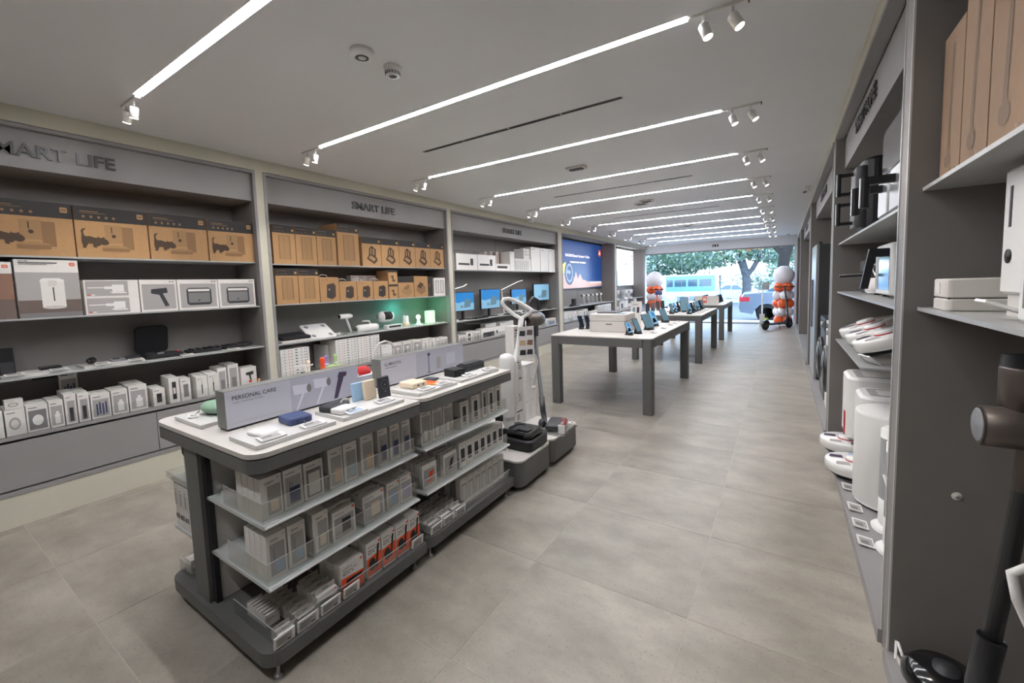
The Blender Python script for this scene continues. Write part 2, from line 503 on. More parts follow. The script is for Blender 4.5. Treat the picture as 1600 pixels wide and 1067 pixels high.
STY = {
 'cat': ('kraft', [(rect(0, .72, 1, 1), 'carton_black'), (rect(.08, .9, .32, .915), 'kraft_pic'), (rect(.08, .87, .42, .88), 'kraft_pic'),
        (rect(.38, .3, .62, .66), 'kraft_light'), (rect(.62, .18, .78, .64), 'kraft_pic'), (rect(.47, .5, .485, .62), 'kraft_dark'), (ell(.5, .44, .03, .035), 'kraft_dark'),
        (ell(.52, .19, .2, .07), 'kraft_light'), (rect(.33, .13, .71, .2), 'kraft_pic'), (CAT, 'kraft_dark')] + [(ell(.12 + .1 * i, .8, .022, .03, 6), 'kraft_pic') for i in range(5)] + ['logo_k']),
 'purifier': ('kraft', [(rect(0, .8, 1, 1), 'carton_black'), (rect(.25, .12, .78, .74), 'kraft_pic'), (rect(.3, .12, .72, .72), 'kraft_light'), (rect(.48, .14, .5, .7), 'kraft_pic'), (rect(.08, .93, .5, .94), 'kraft_pic')] + [(ell(.1 + .12 * i, .85, .02, .015, 6), 'kraft_pic') for i in range(4)] + ['logo_k']),
 'cooker': ('kraft', [(rect(0, .78, 1, 1), 'carton_black'), ([(.22, .26), (.6, .08), (.78, .2), (.76, .3), (.7, .34), (.72, .6), (.5, .72), (.36, .62), (.34, .4)], 'kraft_dark'), ([(.3, .3), (.58, .17), (.7, .26), (.44, .38)], 'kraft_light'), (rect(.42, .42, .48, .62), 'kraft_light'), (rect(.55, .4, .62, .62), 'kraft_light')] + ['logo_k']),
 'fryer': ('kraft', [([(.32, .18), (.6, .1), (.8, .2), (.82, .66), (.7, .76), (.36, .7)], 'kraft_dark'), ([(.36, .2), (.6, .14), (.6, .6), (.36, .64)], 'charcoal'), (ell(.47, .5, .05, .05), 'kraft_light'), (rect(.08, .88, .4, .9), 'kraft_pic')]),
 'hose': ('kraft', [(rect(0, .85, 1, 1), 'carton_black'), (rect(.42, .2, .56, .62), 'kraft_dark'), (rect(.42, .2, .75, .32), 'kraft_dark'), (rect(.25, .5, .56, .58), 'kraft_dark')]),
 'steam': ('kraft', [(rect(0, .72, 1, 1), 'carton_black'), ([(.15, .3), (.6, .08), (.85, .22), (.8, .45), (.45, .58)], 'kraft_light'), ([(.3, .42), (.55, .36), (.75, .55), (.6, .62)], 'kraft_pic')]),
 'grill': ('kraft', [([(.15, .3), (.5, .1), (.8, .25), (.82, .5), (.5, .6), (.2, .52)], 'kraft_pic'), ([(.2, .5), (.45, .4), (.7, .6), (.45, .72)], 'kraft_dark')]),
 'blackside': ('carton_black', [(rect(.2, .5, .6, .53), 'kraft_pic'), (rect(.2, .6, .7, .62), 'kraft_pic')]),
 'dispenser': ('carton', [(rect(0, 0, 1, .78), 'print_grey'), (rect(0, 0, 1, .3), 'desk_print'), (rect(0, 0, 1, .08), 'print_mid'), (rect(.36, .17, .74, .66), 'carton'), ([(.34, .62), (.4, .68), (.68, .68), (.74, .62)], 'white'), (rect(.48, .54, .62, .64), 'offwhite'), (rect(.545, .28, .565, .52), 'print_dark'), (ell(.55, .17, .19, .03), 'carton_side'), (rect(.06, .94, .66, .955), 'print_line'), (rect(.06, .915, .5, .925), 'print_line'), 'logo_o']),
 'redbrown': ('carton', [(rect(0, 0, 1, .8), 'brown_print'), (rect(0, 0, 1, .35), 'desk_print'), 'logo_o']),
 'cleaner': ('carton', [(rect(.03, .06, .8, .94), 'print_grey'), (rect(.06, .52, .36, .58), 'carton'), (rect(.36, .46, .52, .62), 'white'), (rect(.5, .3, .72, .72), 'white'), ([(.44, .3), (.5, .2), (.76, .2), (.76, .28), (.52, .3)], 'carton'), (rect(.05, .1, .1, .16), 'orange'), (rect(.12, .1, .18, .16), 'carton')]),
 'drill': ('carton', [(rect(.05, .06, .95, .86), 'print_grey'), ([(.28, .6), (.3, .7), (.72, .74), (.74, .58), (.6, .56), (.76, .16), (.64, .14), (.5, .52), (.3, .56)], 'charcoal'), (ell(.82, .93, .025, .02, 6), 'print_dark'), (ell(.9, .93, .025, .02, 6), 'print_dark')]),
 'case': ('carton', [(rect(.05, .06, .95, .86), 'print_grey'), ([(.2, .2), (.2, .66), (.25, .72), (.76, .72), (.82, .66), (.82, .2), (.76, .14), (.26, .14)], 'charcoal'), (rect(.24, .6, .78, .68), 'carton'), (rect(.24, .22, .78, .56), 'print_mid'), (ell(.5, .3, .03, .025, 6), 'print_dark'), (ell(.86, .93, .025, .02, 6), 'print_dark'), (ell(.93, .93, .025, .02, 6), 'print_dark')]),
 'cam_disc': ('carton', [(ell(.45, .45, .3, .24), 'print_grey'), (ell(.45, .45, .2, .16), 'offwhite'), (rect(.1, .85, .5, .88), 'print_line')]),
 'disc': ('carton', [(rect(.08, .08, .92, .8), 'print_mid'), (ell(.5, .42, .26, .2), 'white'), (rect(.1, .88, .5, .91), 'print_line')]),
 'dark_bar': ('carton', [(rect(.2, .06, .85, .78), 'print_grey'), (rect(.35, .1, .7, .55), 'charcoal'), (rect(.1, .88, .5, .9), 'print_line')]),
 'brushes': ('carton', [(rect(.08, .08, .92, .78), 'print_grey'), (rect(.25, .14, .33, .6), 'print_navy'), (rect(.4, .18, .48, .66), 'print_navy'), (rect(.56, .14, .64, .6), 'print_navy'), (rect(.72, .18, .8, .66), 'print_navy'), (rect(.1, .87, .5, .9), 'print_line')]),
 'bottle': ('carton', [(rect(.1, .08, .9, .8), 'print_grey'), (rect(.35, .14, .72, .5), 'white'), (rect(.44, .5, .64, .6), 'white'), (rect(.1, .87, .5, .9), 'print_line')]),
 'charger': ('carton', [(rect(.28, .2, .72, .72), 'print_dark'), (rect(.1, .87, .5, .9), 'print_line')]),
 'watch': ('carton', [(rect(.3, .14, .7, .84), 'print_dark'), (rect(.38, .36, .62, .6), 'offwhite'), (ell(.8, .93, .04, .015, 6), 'logo_orange')]),
 'plug': ('carton', [(rect(.25, .16, .75, .74), 'print_mid'), (rect(.1, .87, .5, .9), 'print_line')]),
 'screwdriver': ('carton', [(rect(.44, .16, .54, .6), 'print_dark'), (rect(.475, .6, .505, .82), 'print_dark'), (rect(.1, .88, .5, .9), 'print_line')]),
 'pump': ('carton', [(rect(.14, .06, .86, .86), 'print_grey'), (rect(.32, .1, .74, .5), 'print_mid')]),
 'drill_box': ('carton', [([(.3, .62), (.32, .74), (.8, .78), (.8, .62), (.62, .58), (.66, .3), (.56, .3), (.5, .58)], 'charcoal')]),
 'cream_bank': ('carton', [(rect(.3, .06, .93, .78), 'print_grey'), (rect(.42, .14, .8, .42), 'print_cream'), (rect(.2, .86, .62, .88), 'print_line'), (rect(.2, .83, .5, .84), 'print_line'), (ell(.82, .93, .035, .015, 6), 'print_dark')]),
 'beige_bank': ('carton', [(rect(.16, .06, .9, .78), 'print_grey'), (rect(.42, .12, .86, .46), 'print_beige'), (rect(.2, .86, .6, .88), 'print_line'), (ell(.86, .93, .03, .015, 6), 'print_dark')]),
 'blue_bank': ('carton', [(rect(.16, .06, .9, .78), 'print_grey'), (rect(.42, .12, .82, .4), 'print_blue'), (rect(.34, .4, .37, .66), 'print_line'), (rect(.2, .86, .6, .88), 'print_line'), (ell(.86, .93, .03, .015, 6), 'print_dark')]),
 'navy_bank': ('carton', [(rect(.1, .06, .92, .8), 'print_grey'), (rect(.28, .12, .84, .52), 'print_navy'), (rect(.3, .48, .34, .68), 'print_line'), (rect(.42, .48, .45, .68), 'print_line'), (rect(.1, .88, .6, .9), 'print_line'), (ell(.86, .94, .03, .012, 6), 'print_dark')]),
 'white_bank': ('carton', [(rect(.12, .06, .9, .8), 'print_mid'), (rect(.22, .1, .82, .7), 'offwhite'), (rect(.12, .88, .6, .9), 'print_line'), (ell(.86, .94, .03, .012, 6), 'print_dark')]),
 'slim_bank': ('carton', [(rect(.1, .06, .92, .84), 'print_grey'), (rect(.3, .12, .6, .42), 'offwhite'), (ell(.75, .32, .03, .03, 6), 'print_dark'), (rect(.12, .9, .6, .92), 'print_line')]),
 'cable_navy': ('carton', [(rect(.08, .06, .92, .76), 'print_grey'), (rect(.4, .2, .78, .66), 'print_dark'), (rect(.12, .12, .4, .15), 'carton'), (rect(.1, .86, .5, .88), 'print_line'), 'logo_s']),
 'cable_sky': ('carton', [(rect(.08, .06, .92, .76), 'print_grey'), (rect(.34, .16, .72, .62), 'print_sky'), (rect(.1, .86, .5, .88), 'print_line'), 'logo_s']),
 'cable_lilac': ('carton', [(rect(.08, .06, .92, .76), 'print_grey'), (rect(.34, .16, .72, .62), 'print_lilac'), (rect(.1, .86, .5, .88), 'print_line'), 'logo_s']),
 'cable_cream': ('carton', [(rect(.08, .06, .92, .76), 'print_grey'), (rect(.38, .16, .78, .62), 'print_cream'), (rect(.1, .86, .5, .88), 'print_line'), 'logo_s']),
 'tv_stick': ('carton', [([(0, 0), (1, 0), (1, .62), (0, .56)], 'orange'), ([(.56, .2), (.72, .22), (.92, .86), (.76, .84)], 'black'), (ell(.36, .36, .24, .18), 'black'), (rect(.05, 0, 1, .07), 'carton'), (rect(.1, .86, .6, .88), 'print_line'), 'logo_s']),
 'tv_box': ('carton', [([(0, 0), (1, 0), (1, .52), (0, .6)], 'orange'), ([(.2, .36), (.9, .36), (.95, .46), (.22, .5)], 'black'), ([(.12, .16), (.6, .18), (.66, .28), (.16, .28)], 'charcoal'), (rect(.05, .86, .5, .88), 'print_line'), 'logo_s']),
 'small_hang': ('carton', [(rect(.1, .6, .6, .66), 'print_line'), (rect(.1, .45, .4, .49), 'print_line'), 'logo_s']),
 'phone_dark': ('carton', [(rect(.28, .18, .66, .8), 'print_dark'), (rect(.3, .08, .7, .13), 'print_mid'), (rect(.1, .9, .6, .92), 'print_line')]),
 'narrow_grey': ('carton', [(rect(.2, .1, .8, .85), 'print_mid'), (rect(.35, .3, .65, .7), 'print_dark')]),
 'hang_orange': ('carton', [(rect(.1, .08, .9, .78), 'print_grey'), ([(.4, .36), (.7, .4), (.8, .68), (.5, .62)], 'orange'), (rect(.3, .2, .7, .3), 'orange')]),
 'hang_dark': ('carton', [(rect(.1, .06, .94, .84), 'print_grey'), ([(.35, .24), (.6, .28), (.78, .74), (.55, .7)], 'print_dark')]),
 'black_rect': ('carton', [(rect(.2, .2, .8, .74), 'print_dark'), (rect(.15, .05, .85, .16), 'offwhite'), (ell(.3, .9, .06, .03, 6), 'print_line'), (ell(.7, .9, .06, .03, 6), 'print_line')]),
 'pale_rect': ('carton', [(rect(.14, .1, .9, .8), 'print_grey'), (rect(.24, .16, .8, .72), 'offwhite'), (ell(.7, .92, .05, .02, 6), 'print_line')]),
 'spec_sheet': ('carton', [(rect(.04, .1, .97, .9), 'white')] + [(rect(a, .34, a + .04, .62), 'print_mid') for a in (.12, .36, .7, .82, .88)] + [(rect(.5, .4, .58, .7), 'print_dark'), (ell(.28, .5, .02, .2, 6), 'logo_orange')]),
 'monitor_box': ('white', [(rect(.1, .3, .62, .42), 'charcoal'), (rect(.66, .3, .8, .72), 'charcoal')]),
 'bar_box': ('white', [(rect(.08, .35, .8, .7), 'charcoal')]),
 'plain_white': ('white', [(rect(.08, .9, .4, .92), 'print_line')]),
 'ribbed_white': ('white', [(rect(.12 * i + .05, .1, .12 * i + .09, .85), 'print_grey') for i in range(7)]),
 'heater_pair': ('carton', [(rect(.12, .15, .44, .86), 'print_grey'), (rect(.54, .15, .86, .86), 'print_grey'), (rect(.2, .2, .36, .8), 'offwhite'), (rect(.62, .2, .78, .8), 'offwhite')]),
 'lamp_box': ('carton', [(rect(.1, .08, .92, .84), 'print_grey'), (rect(.48, .14, .56, .55), 'white'), (rect(.36, .54, .68, .66), 'white')]),
 'tall_white': ('carton', [(rect(.42, .2, .6, .7), 'print_grey'), (rect(.1, .9, .6, .92), 'print_line')]),
 'clip_box': ('carton', [(rect(.15, .1, .48, .8), 'print_grey'), (rect(.56, .1, .9, .8), 'print_grey'), (rect(.28, .3, .36, .7), 'offwhite')]),
 'washer_box': ('white', [(rect(.1, .12, .66, .6), 'charcoal'), (rect(.76, .3, .84, .62), 'charcoal')]),
 'label_box': ('carton', [(rect(.08, .66, .92, .94), 'offwhite'), (rect(.12, .7, .88, .72), 'print_line'), (rect(.12, .78, .88, .8), 'print_line'), (rect(.12, .86, .6, .9), 'print_dark'), (rect(.06, .36, .94, .4), 'print_dark'), (rect(.1, .12, .5, .3), 'print_grey')]),
 'back_print': ('carton', [(rect(.1, .5, .45, .8), 'print_grey'), (rect(.55, .45, .9, .8), 'offwhite'), (rect(.1, .2, .4, .3), 'print_dark'), (rect(.15, .84, .5, .86), 'print_line'), (rect(.6, .2, .85, .32), 'print_line')]),
 'glasses': ('white', [(rect(.1, .4, .9, .44), 'print_line'), (rect(.1, .7, .5, .74), 'print_line')]),
 'vac_tall': ('kraft_shaded', [([(.36, .18), (.48, .18), (.57, .9), (.48, .9)], 'kraft_shaded_print'), (ell(.42, .14, .16, .05), 'kraft_shaded_print')]),
 'pale_stack': ('white', [(rect(.04 + .07 * i, .1, .07 + .07 * i, .85), 'offwhite') for i in range(12)]),
}
_PK = {}
def pkg_mesh(style, w, h, d, hang=0.0, txt=None):
    key = (style, round(w, 3), round(h, 3), round(d, 3), hang, txt)
    if key in _PK:
        return _PK[key]
    body, pr = STY[style]
    mb = MB()
    mb.box(-d, 0, -w / 2, w / 2, 0, h, body)
    k = 0
    def P(u, v, lift):
        return (lift, (u - .5) * w, v * h)
    for e in pr:
        k += 1
        lift = 0.0006 + 0.00025 * k
        if isinstance(e, str):
            s = min(w, h)
            if e == 'logo_k':
                a = 0.05 * s
                cy, cz = (.9) * w - w / 2, .88 * h
                mb.poly([(lift, cy + a * c, cz + a * q) for c, q in ((-1, -.8), (-.8, -1), (.8, -1), (1, -.8), (1, .8), (.8, 1), (-.8, 1), (-1, .8))], 'kraft')
                if w > 0.3:
                    put_text(mb, 'mi', (lift + .0003, cy - a * .65, cz - a * .4), (0, 1, 0), (0, 0, 1), a * 1.4, 'carton_black', width=a * 1.3)
            else:
                a = (0.04 if e == 'logo_o' else 0.05) * (w + h) / 2
                cy, cz = .9 * w - w / 2, .925 * h
                mb.poly([(lift, cy + a * c, cz + a * .8 * q) for c, q in ((-1, -.8), (-.8, -1), (.8, -1), (1, -.8), (1, .8), (.8, 1), (-.8, 1), (-1, .8))], 'logo_orange')
                if w > 0.2:
                    put_text(mb, 'mi', (lift + .0003, cy - a * .6, cz - a * .35), (0, 1, 0), (0, 0, 1), a * 1.2, 'white', width=a * 1.2)
            continue
        pts, m = e
        mb.poly([P(u, v, lift) for u, v in pts], m)
    if hang:
        mb.box(-d * .5 - .0008, -d * .5, -w / 2, w / 2, h, h + hang, 'hook_card')
        mb.box(-d * .5 - .0012, -d * .5 + .0006, -w * .14, w * .14, h + hang * .4, h + hang * .62, 'print_mid')
    if style in ('tv_stick', 'tv_box'):
        put_text(mb, 'Xiaomi TV', (.0036, -w * .42, h * .76), (0, 1, 0), (0, 0, 1), h * .07, 'print_dark', width=w * .62)
        put_text(mb, 'Stick 4K' if style == 'tv_stick' else 'Box S', (.0036, -w * .42, h * .69), (0, 1, 0), (0, 0, 1), h * .07, 'print_dark', width=w * .45)
    if style in ('dispenser',):
        put_text(mb, 'XIAOMI', (.0035, -w * .44, h * .965), (0, 1, 0), (0, 0, 1), h * .025, 'print_dark', width=w * .14)
        put_text(mb, 'Smart Filtered Hot Water Dispenser', (.0036, -w * .44, h * .935), (0, 1, 0), (0, 0, 1), h * .026, 'print_dark', width=w * .6)
    me = mb.mesh('package_' + style)
    _PK[key] = me
    return me

def pkg(name, style, x, y0, y1, z, h, d, label, group, cat='box', face=1, hang=0.0, jit=0.0, gap=0.001):
    """a package whose front stands at x between y0 and y1; face=1 looks to +x, -1 looks to -x"""
    w = abs(y1 - y0) - 2 * gap
    o = bpy.data.objects.new(name, pkg_mesh(style, w, h, d, hang))
    COL.objects.link(o)
    o.location = (x, (y0 + y1) / 2, z + 0.0005)
    rz = 0 if face == 1 else PI
    if jit:
        rz += random.uniform(-jit, jit)
    o.rotation_euler = (0, 0, rz)
    return tag(o, label, cat, group)

DEPTHW = ['front one', 'second back', 'third back', 'fourth back', 'fifth back', 'sixth back', 'seventh back']
def rowpk(name, style, x, y0, y1, z, h, d, n, desc, where, group, cat='box', face=1, hang=0.0, step=None, zj=0.0):
    for i in range(n):
        lab = f'{desc} {where}' if n == 1 else f'{desc} {where}, {DEPTHW[i]}'
        pkg(name, style, x - face * i * (step or d + .003), y0, y1, z, h + (0 if i == 0 else zj * i), d, lab, group, cat, face, hang, jit=0.012 if i else 0)

# ------------------------------------------------------------------ room
XL, XR, ZC, YF, YB = -3.70, 0.315, 2.42, 13.75, -2.9
# floor base and tiles
fl = struct(MB().box(-4.25, 0.95, YB, 14.9, -0.12, -0.0012, 'joint'), 'floor')
tw, tl, gp = 0.668, 0.6105, 0.003
tmesh = {}
xs = [-0.285 + tw * i for i in range(-6, 3)]
ys = [0.404 + tl * j for j in range(-5, 24)]
for i in range(len(xs) - 1):
    for j in range(len(ys) - 1):
        x0, x1, y0, y1 = max(xs[i], -3.705), min(xs[i + 1], 0.78), ys[j], min(ys[j + 1], 14.9)
        if x1 - x0 < .03 or y1 - y0 < .03:
            continue
        key = (round(x1 - x0, 3), round(y1 - y0, 3))
        if key not in tmesh:
            a, b = key
            tmesh[key] = MB().box(-a / 2 + gp / 2, a / 2 - gp / 2, -b / 2 + gp / 2, b / 2 - gp / 2, -0.0011, 0, 'tile').mesh('tile')
        o = bpy.data.objects.new('tile', tmesh[key])
        COL.objects.link(o)
        o.location = ((x0 + x1) / 2, (y0 + y1) / 2, 0)
        o.parent = fl

STY_Y = [0.93, 2.035, 3.235, 4.40, 5.57, 6.72, 7.92, 9.08, 10.24, 11.4, 12.56]
VENT_Y = [2.62, 4.98, 7.29, 9.6]
# ceiling with recesses cut for the strips: built as bands between recesses
cb = MB()
edges = []
BACK_Y = [-.24]
for y in BACK_Y:
    edges.append((y - 0.024, y + 0.024, -3.02, -0.36))
for y in STY_Y:
    edges.append((y - 0.024, y + 0.024, -3.02, -0.36))
for y in VENT_Y:
    edges.append((y - 0.02, y + 0.02, -2.5, -0.83))
edges.sort()
py = YB
for a, b, xa, xb in edges:
    cb.box(-4.2, 0.9, py, a, ZC, ZC + .06, 'ceiling_paint')
    cb.box(-4.2, xa, a, b, ZC, ZC + .06, 'ceiling_paint')
    cb.box(xb, 0.9, a, b, ZC, ZC + .06, 'ceiling_paint')
    py = b
cb.box(-4.2, 0.9, py, YF + .1, ZC, ZC + .06, 'ceiling_paint')
cb.box(-4.25, 0.95, YB, YF + .1, ZC + .061, ZC + .2, 'ceiling_paint')
struct(cb, 'ceiling')

# side walls: cream wall with the shelving recessed in it
LB = [(-0.5, 1.865), (1.93, 4.255), (4.33, 7.50), (7.66, 10.80), (10.93, 13.66)]
RB = [(-0.5, 1.765), (1.855, 4.03), (4.16, 7.22), (7.40, 11.1), (11.3, 13.45)]
def side_wall(name, xf, s, bays, back, zp):
    w = MB()
    w.box(back, back + s * .08, YB, YF + .1, -0.1, ZC, 'cream_wall')
    xin = back
    w.box(xf, xin, YB, YF, 2.325, ZC - .0005, 'cream_wall')
    ys_ = [YB] + [q for b in bays for q in b] + [YF]
    for i in range(0, len(ys_), 2):
        w.box(xf, xin, ys_[i], ys_[i + 1], 0, 2.325, 'cream_wall' if s < 0 else 'grey_panel')
    for a, b in bays:
        w.box(xf + (0 if s < 0 else -0.012), xin, a, b, 0, zp, 'cream_wall' if s < 0 else 'grey_face')
    return struct(w, name)
side_wall('wall_left', XL, -1, LB, -4.13, 0.18)
side_wall('wall_right', XR, 1, RB, 0.80, 0.05)
struct(MB().box(-4.2, 0.9, YB - .1, YB, -0.1, ZC + .1, 'backwall'), 'wall_back')

# ------------------------------------------------------------------ wall units
def wall_unit(side, y0, y1, label, header=None, shelves=(), counter=True, hy=None, screen=False, header_z=2.075, drawers=3):
    s = -1 if side == 'left' else 1
    xf = XL if s < 0 else XR
    X = lambda d: xf + s * d
    t = thing('shelving_unit', label, 'shelving', ((X(0.2)), (y0 + y1) / 2, 0), 0, f'wall shelving units along the {side} wall')
    ox, oy = X(0.2), (y0 + y1) / 2
    def put(mb, name):
        return mb.xform(Matrix.Translation((-ox, -oy, 0))).obj(name, t)
    zb = 0.182 if s < 0 else 0.052
    fr = MB()
    T = 0.022 if s < 0 else 0.009
    fd = 0.05 if s < 0 else 0.0015
    fo = -0.006 if s < 0 else -0.003
    fr.box(X(fo), X(fd), y0, y0 + T, zb, 2.32, 'grey_face' if s < 0 else 'edge_pale')  # right side: edge highlights of the frame painted in as pale strips
    fr.box(X(fo), X(fd), y1 - T, y1, zb, 2.32, 'grey_face' if s < 0 else 'edge_pale')
    fr.box(X(-0.006), X(0.05), y0 + T, y1 - T, 2.298, 2.32, 'grey_face')
    if s < 0:
        fr.box(X(-0.004), X(0.05), y0 + T, y1 - T, zb, 0.205, 'grey_face')
    put(fr, 'frame')
    for a, b in ((y0, y0 + T), (y1 - T, y1)):
        put(MB().box(X(fd), X(0.43 if s < 0 else 0.48), a, b, zb, 2.32, 'grey_panel' if s < 0 else 'pier_taupe'), 'side_panel')
    D = 0.39 if s < 0 else 0.452
    nv = max(1, round((y1 - y0) / 1.5)) if y0 > 4.2 else 1
    for q in range(nv):
        a = y0 + T + (y1 - y0 - 2 * T) * q / nv + (.0025 if q else 0)
        b = y0 + T + (y1 - y0 - 2 * T) * (q + 1) / nv - (.0025 if q < nv - 1 else 0)
        zs = [zb, .52, 1.19, 1.86, 2.3]
        for z0, z1 in zip(zs, zs[1:]):
            put(MB().box(X(D), X(D + .03), a, b, z0 + .0025, z1 - .0025, 'grey_panel' if s < 0 else 'pier_taupe'), 'back_panel')
    if header_z:
        hd = MB()
        hd.box(X(0.03 if s < 0 else 0.055), X(D), y0 + T, y1 - T, header_z, 2.297, 'grey_face')
        h = put(hd, 'fascia')
        if header:
            yc, wd = hy
            ud = (0, 1, 0) if s < 0 else (0, -1, 0)
            ys_ = yc - wd / 2 if s < 0 else yc + wd / 2
            word_objects(header, (X(0.022 if s < 0 else 0.047) - ox, ys_ - oy, header_z + (.07 if s < 0 else .085)), ud, (0, 0, 1), 0.105, 'letter_dark', 0.012, 0.004, wd, h)
    for sh in shelves:
        z, a, b = sh[0], (sh[1] if len(sh) > 1 and sh[1] is not None else y0 + T), (sh[2] if len(sh) > 2 and sh[2] is not None else y1 - T)
        mt = sh[3] if len(sh) > 3 else 'shelf_metal'
        dz = sh[4] if len(sh) > 4 else 0.045
        o = put(MB().box(X(dz), X(D), a + .001, b - .001, z - .010, z, mt), 'shelf')
        MB().box(X(dz) - ox, X(dz - .003) - ox, a + .001 - oy, b - .001 - oy, z - .0105, z + .0005, 'shelf_metal').obj('edge_strip', o)
    if counter:
        put(MB().box(X(0.012), X(D), y0 + T, y1 - T, .502, .52, 'grey_face'), 'counter')
        put(MB().box(X(0.05), X(D), y0 + T, y1 - T, .206, .5, 'slot_dark'), 'cabinet_body')
        n = drawers
        for q in range(n):
            a = y0 + T + (y1 - y0 - 2 * T) * q / n + .002
            b = y0 + T + (y1 - y0 - 2 * T) * (q + 1) / n - .002
            put(MB().box(X(0.014), X(0.049), a, b, .215, .487, 'grey_face'), 'drawer_front')
        g = MB()
        g.box(X(0.016), X(0.02), y0 + T + .03, y1 - T - .03, .521, .59, 'acrylic')
        put(g, 'acrylic_guard')
    return t

wall_unit('left', *LB[0], 'grey shelving bay nearest the camera, kraft cat feeder cartons on top shelf', 'SMART LIFE', [(1.57,), (1.20,), (0.855, None, None, 'shelf_pale', .02)], hy=(0.705, 0.57))
wall_unit('left', *LB[1], 'grey shelving bay with green lit lamp corner behind the gondola', 'SMART LIFE', [(1.56,), (1.20,), (0.845, None, None, 'shelf_pale', .04)], hy=(3.105, 0.57))
wall_unit('left', *LB[2], 'grey shelving bay holding the four blue monitors', 'SMART LIFE', [(1.545,), (0.83, None, None, 'shelf_pale', .03)], hy=(5.89, 0.58))
wall_unit('left', *LB[3], 'grey bay with the dark blue video screen', None, [(0.81, None, None, 'shelf_pale', .03)], header_z=None)
wall_unit('left', *LB[4], 'grey bay with the white video screen by the shop window', None, [(0.815, None, None, 'shelf_pale', .03)], header_z=None)
wall_unit('right', *RB[0], 'grey shelving bay cut by the frame edge, tall kraft cartons on top', None, [(1.552, None, None, 'shelf_metal', .035), (1.195, None, None, 'shelf_metal', .035)], counter=False)
wall_unit('right', *RB[1], 'grey shelving bay with coffee machines, robot vacuums and white purifiers', 'SMART HOME', [(1.535, None, None, 'shelf_metal', .035), (1.178, None, None, 'shelf_metal', .035), (0.82, 2.78, None, 'shelf_metal', .035)], counter=False, hy=(3.08, 0.66))
wall_unit('right', *RB[2], 'grey bay enclosing the fridge and washing machines', 'SMART HOME', [], counter=False, hy=(5.85, 0.72))
wall_unit('right', *RB[3], 'grey bay beyond the fridge with small header lettering', 'SMART HOME', [], counter=False, hy=(9.7, 0.75))
wall_unit('right', *RB[4], 'grey bay closest to the street window on the scooter side', None, [], counter=False)
# cable slots in the back panels are dark bars under the third shelves
for y0, y1, z, wh in ((0.56, 0.72, .80, 'above the oval brush cartons'), (1.42, 1.6, .81, 'left of the near pier'), (2.2, 2.5, .80, 'above the white carton stack'), (3.75, 3.95, .80, 'below the lit bulb')):
    tag(MB().box(-4.085, -4.089, y0, y1, z - .012, z + .012, 'slot_dark').obj('cable_grommet'), f'black cable slot in grey back panel {wh}', 'cable slot', 'cable slots under the third shelves')

# front: header beam, posts, glass
fb = MB()
fb.box(-4.1, 0.8, YF, YF + .14, 2.16, ZC, 'ceiling_paint')
fb.box(-4.1, 0.8, YF + .14, YF + .5, 2.16, 3.2, 'ceiling_paint')
fb.box(-4.1, -3.70, YF, YF + .14, 0, 2.16, 'ceiling_paint')
fb.box(0.255, 0.8, YF, YF + .14, 0, 2.16, 'ceiling_paint')
struct(fb, 'wall_front')
wf = MB()
wf.box(-3.70, 0.255, YF + .02, YF + .07, 2.125, 2.16, 'grey_mid')
wf.box(-3.70, 0.255, YF + .02, YF + .07, 0.0, 0.03, 'grey_mid')
win = struct(wf, 'window_1')
for a, b in ((-3.695, -2.62), (-2.61, -1.50), (-1.49, -0.50), (-0.49, 0.25)):
    MB().box(a, b, YF + .04, YF + .05, 0.03, 2.125, 'glass').obj('pane', win)
for x in (-2.615, -1.495, -0.495):
    MB().box(x - .003, x + .003, YF + .036, YF + .054, 0.03, 2.125, 'silver').obj('glass_joint', win)
dh = MB()
dh.tube([(-0.56, YF - .03, .85), (-0.56, YF - .03, 1.35)], .012, 'silver')
dh.tube([(-0.56, YF - .03, .9), (-0.56, YF + .04, .9)], .007, 'silver', 6)
dh.tube([(-0.56, YF - .03, 1.3), (-0.56, YF + .04, 1.3)], .007, 'silver', 6)
dh.obj('pull_handle', win)

# exit sign
ex = thing('exit_sign', 'small green and white exit pictogram on the beam above shop window', 'sign', (-1.67, YF - .012, 2.28))
MB().box(-.09, .09, -.01, .01, -.04, .04, 'white').obj('sign_plate', ex)
e2 = MB()
e2.poly([(-.085, -.0115, -.035), (-.03, -.0115, -.035), (-.03, -.0115, .035), (-.085, -.0115, .035)], 'exit_green')
e2.poly([(-.02, -.0115, -.035), (.085, -.0115, -.035), (.085, -.0115, .035), (-.02, -.0115, .035)], 'exit_green')
e2.poly([(-.066, -.0125, -.02), (-.048, -.0125, -.02), (-.048, -.0125, .02), (-.066, -.0125, .02)], 'white')
e2.poly([(.02, -.0125, -.022), (.05, -.0125, -.022), (.05, -.0125, .022), (.02, -.0125, .022)], 'white')
e2.obj('pictogram', ex)

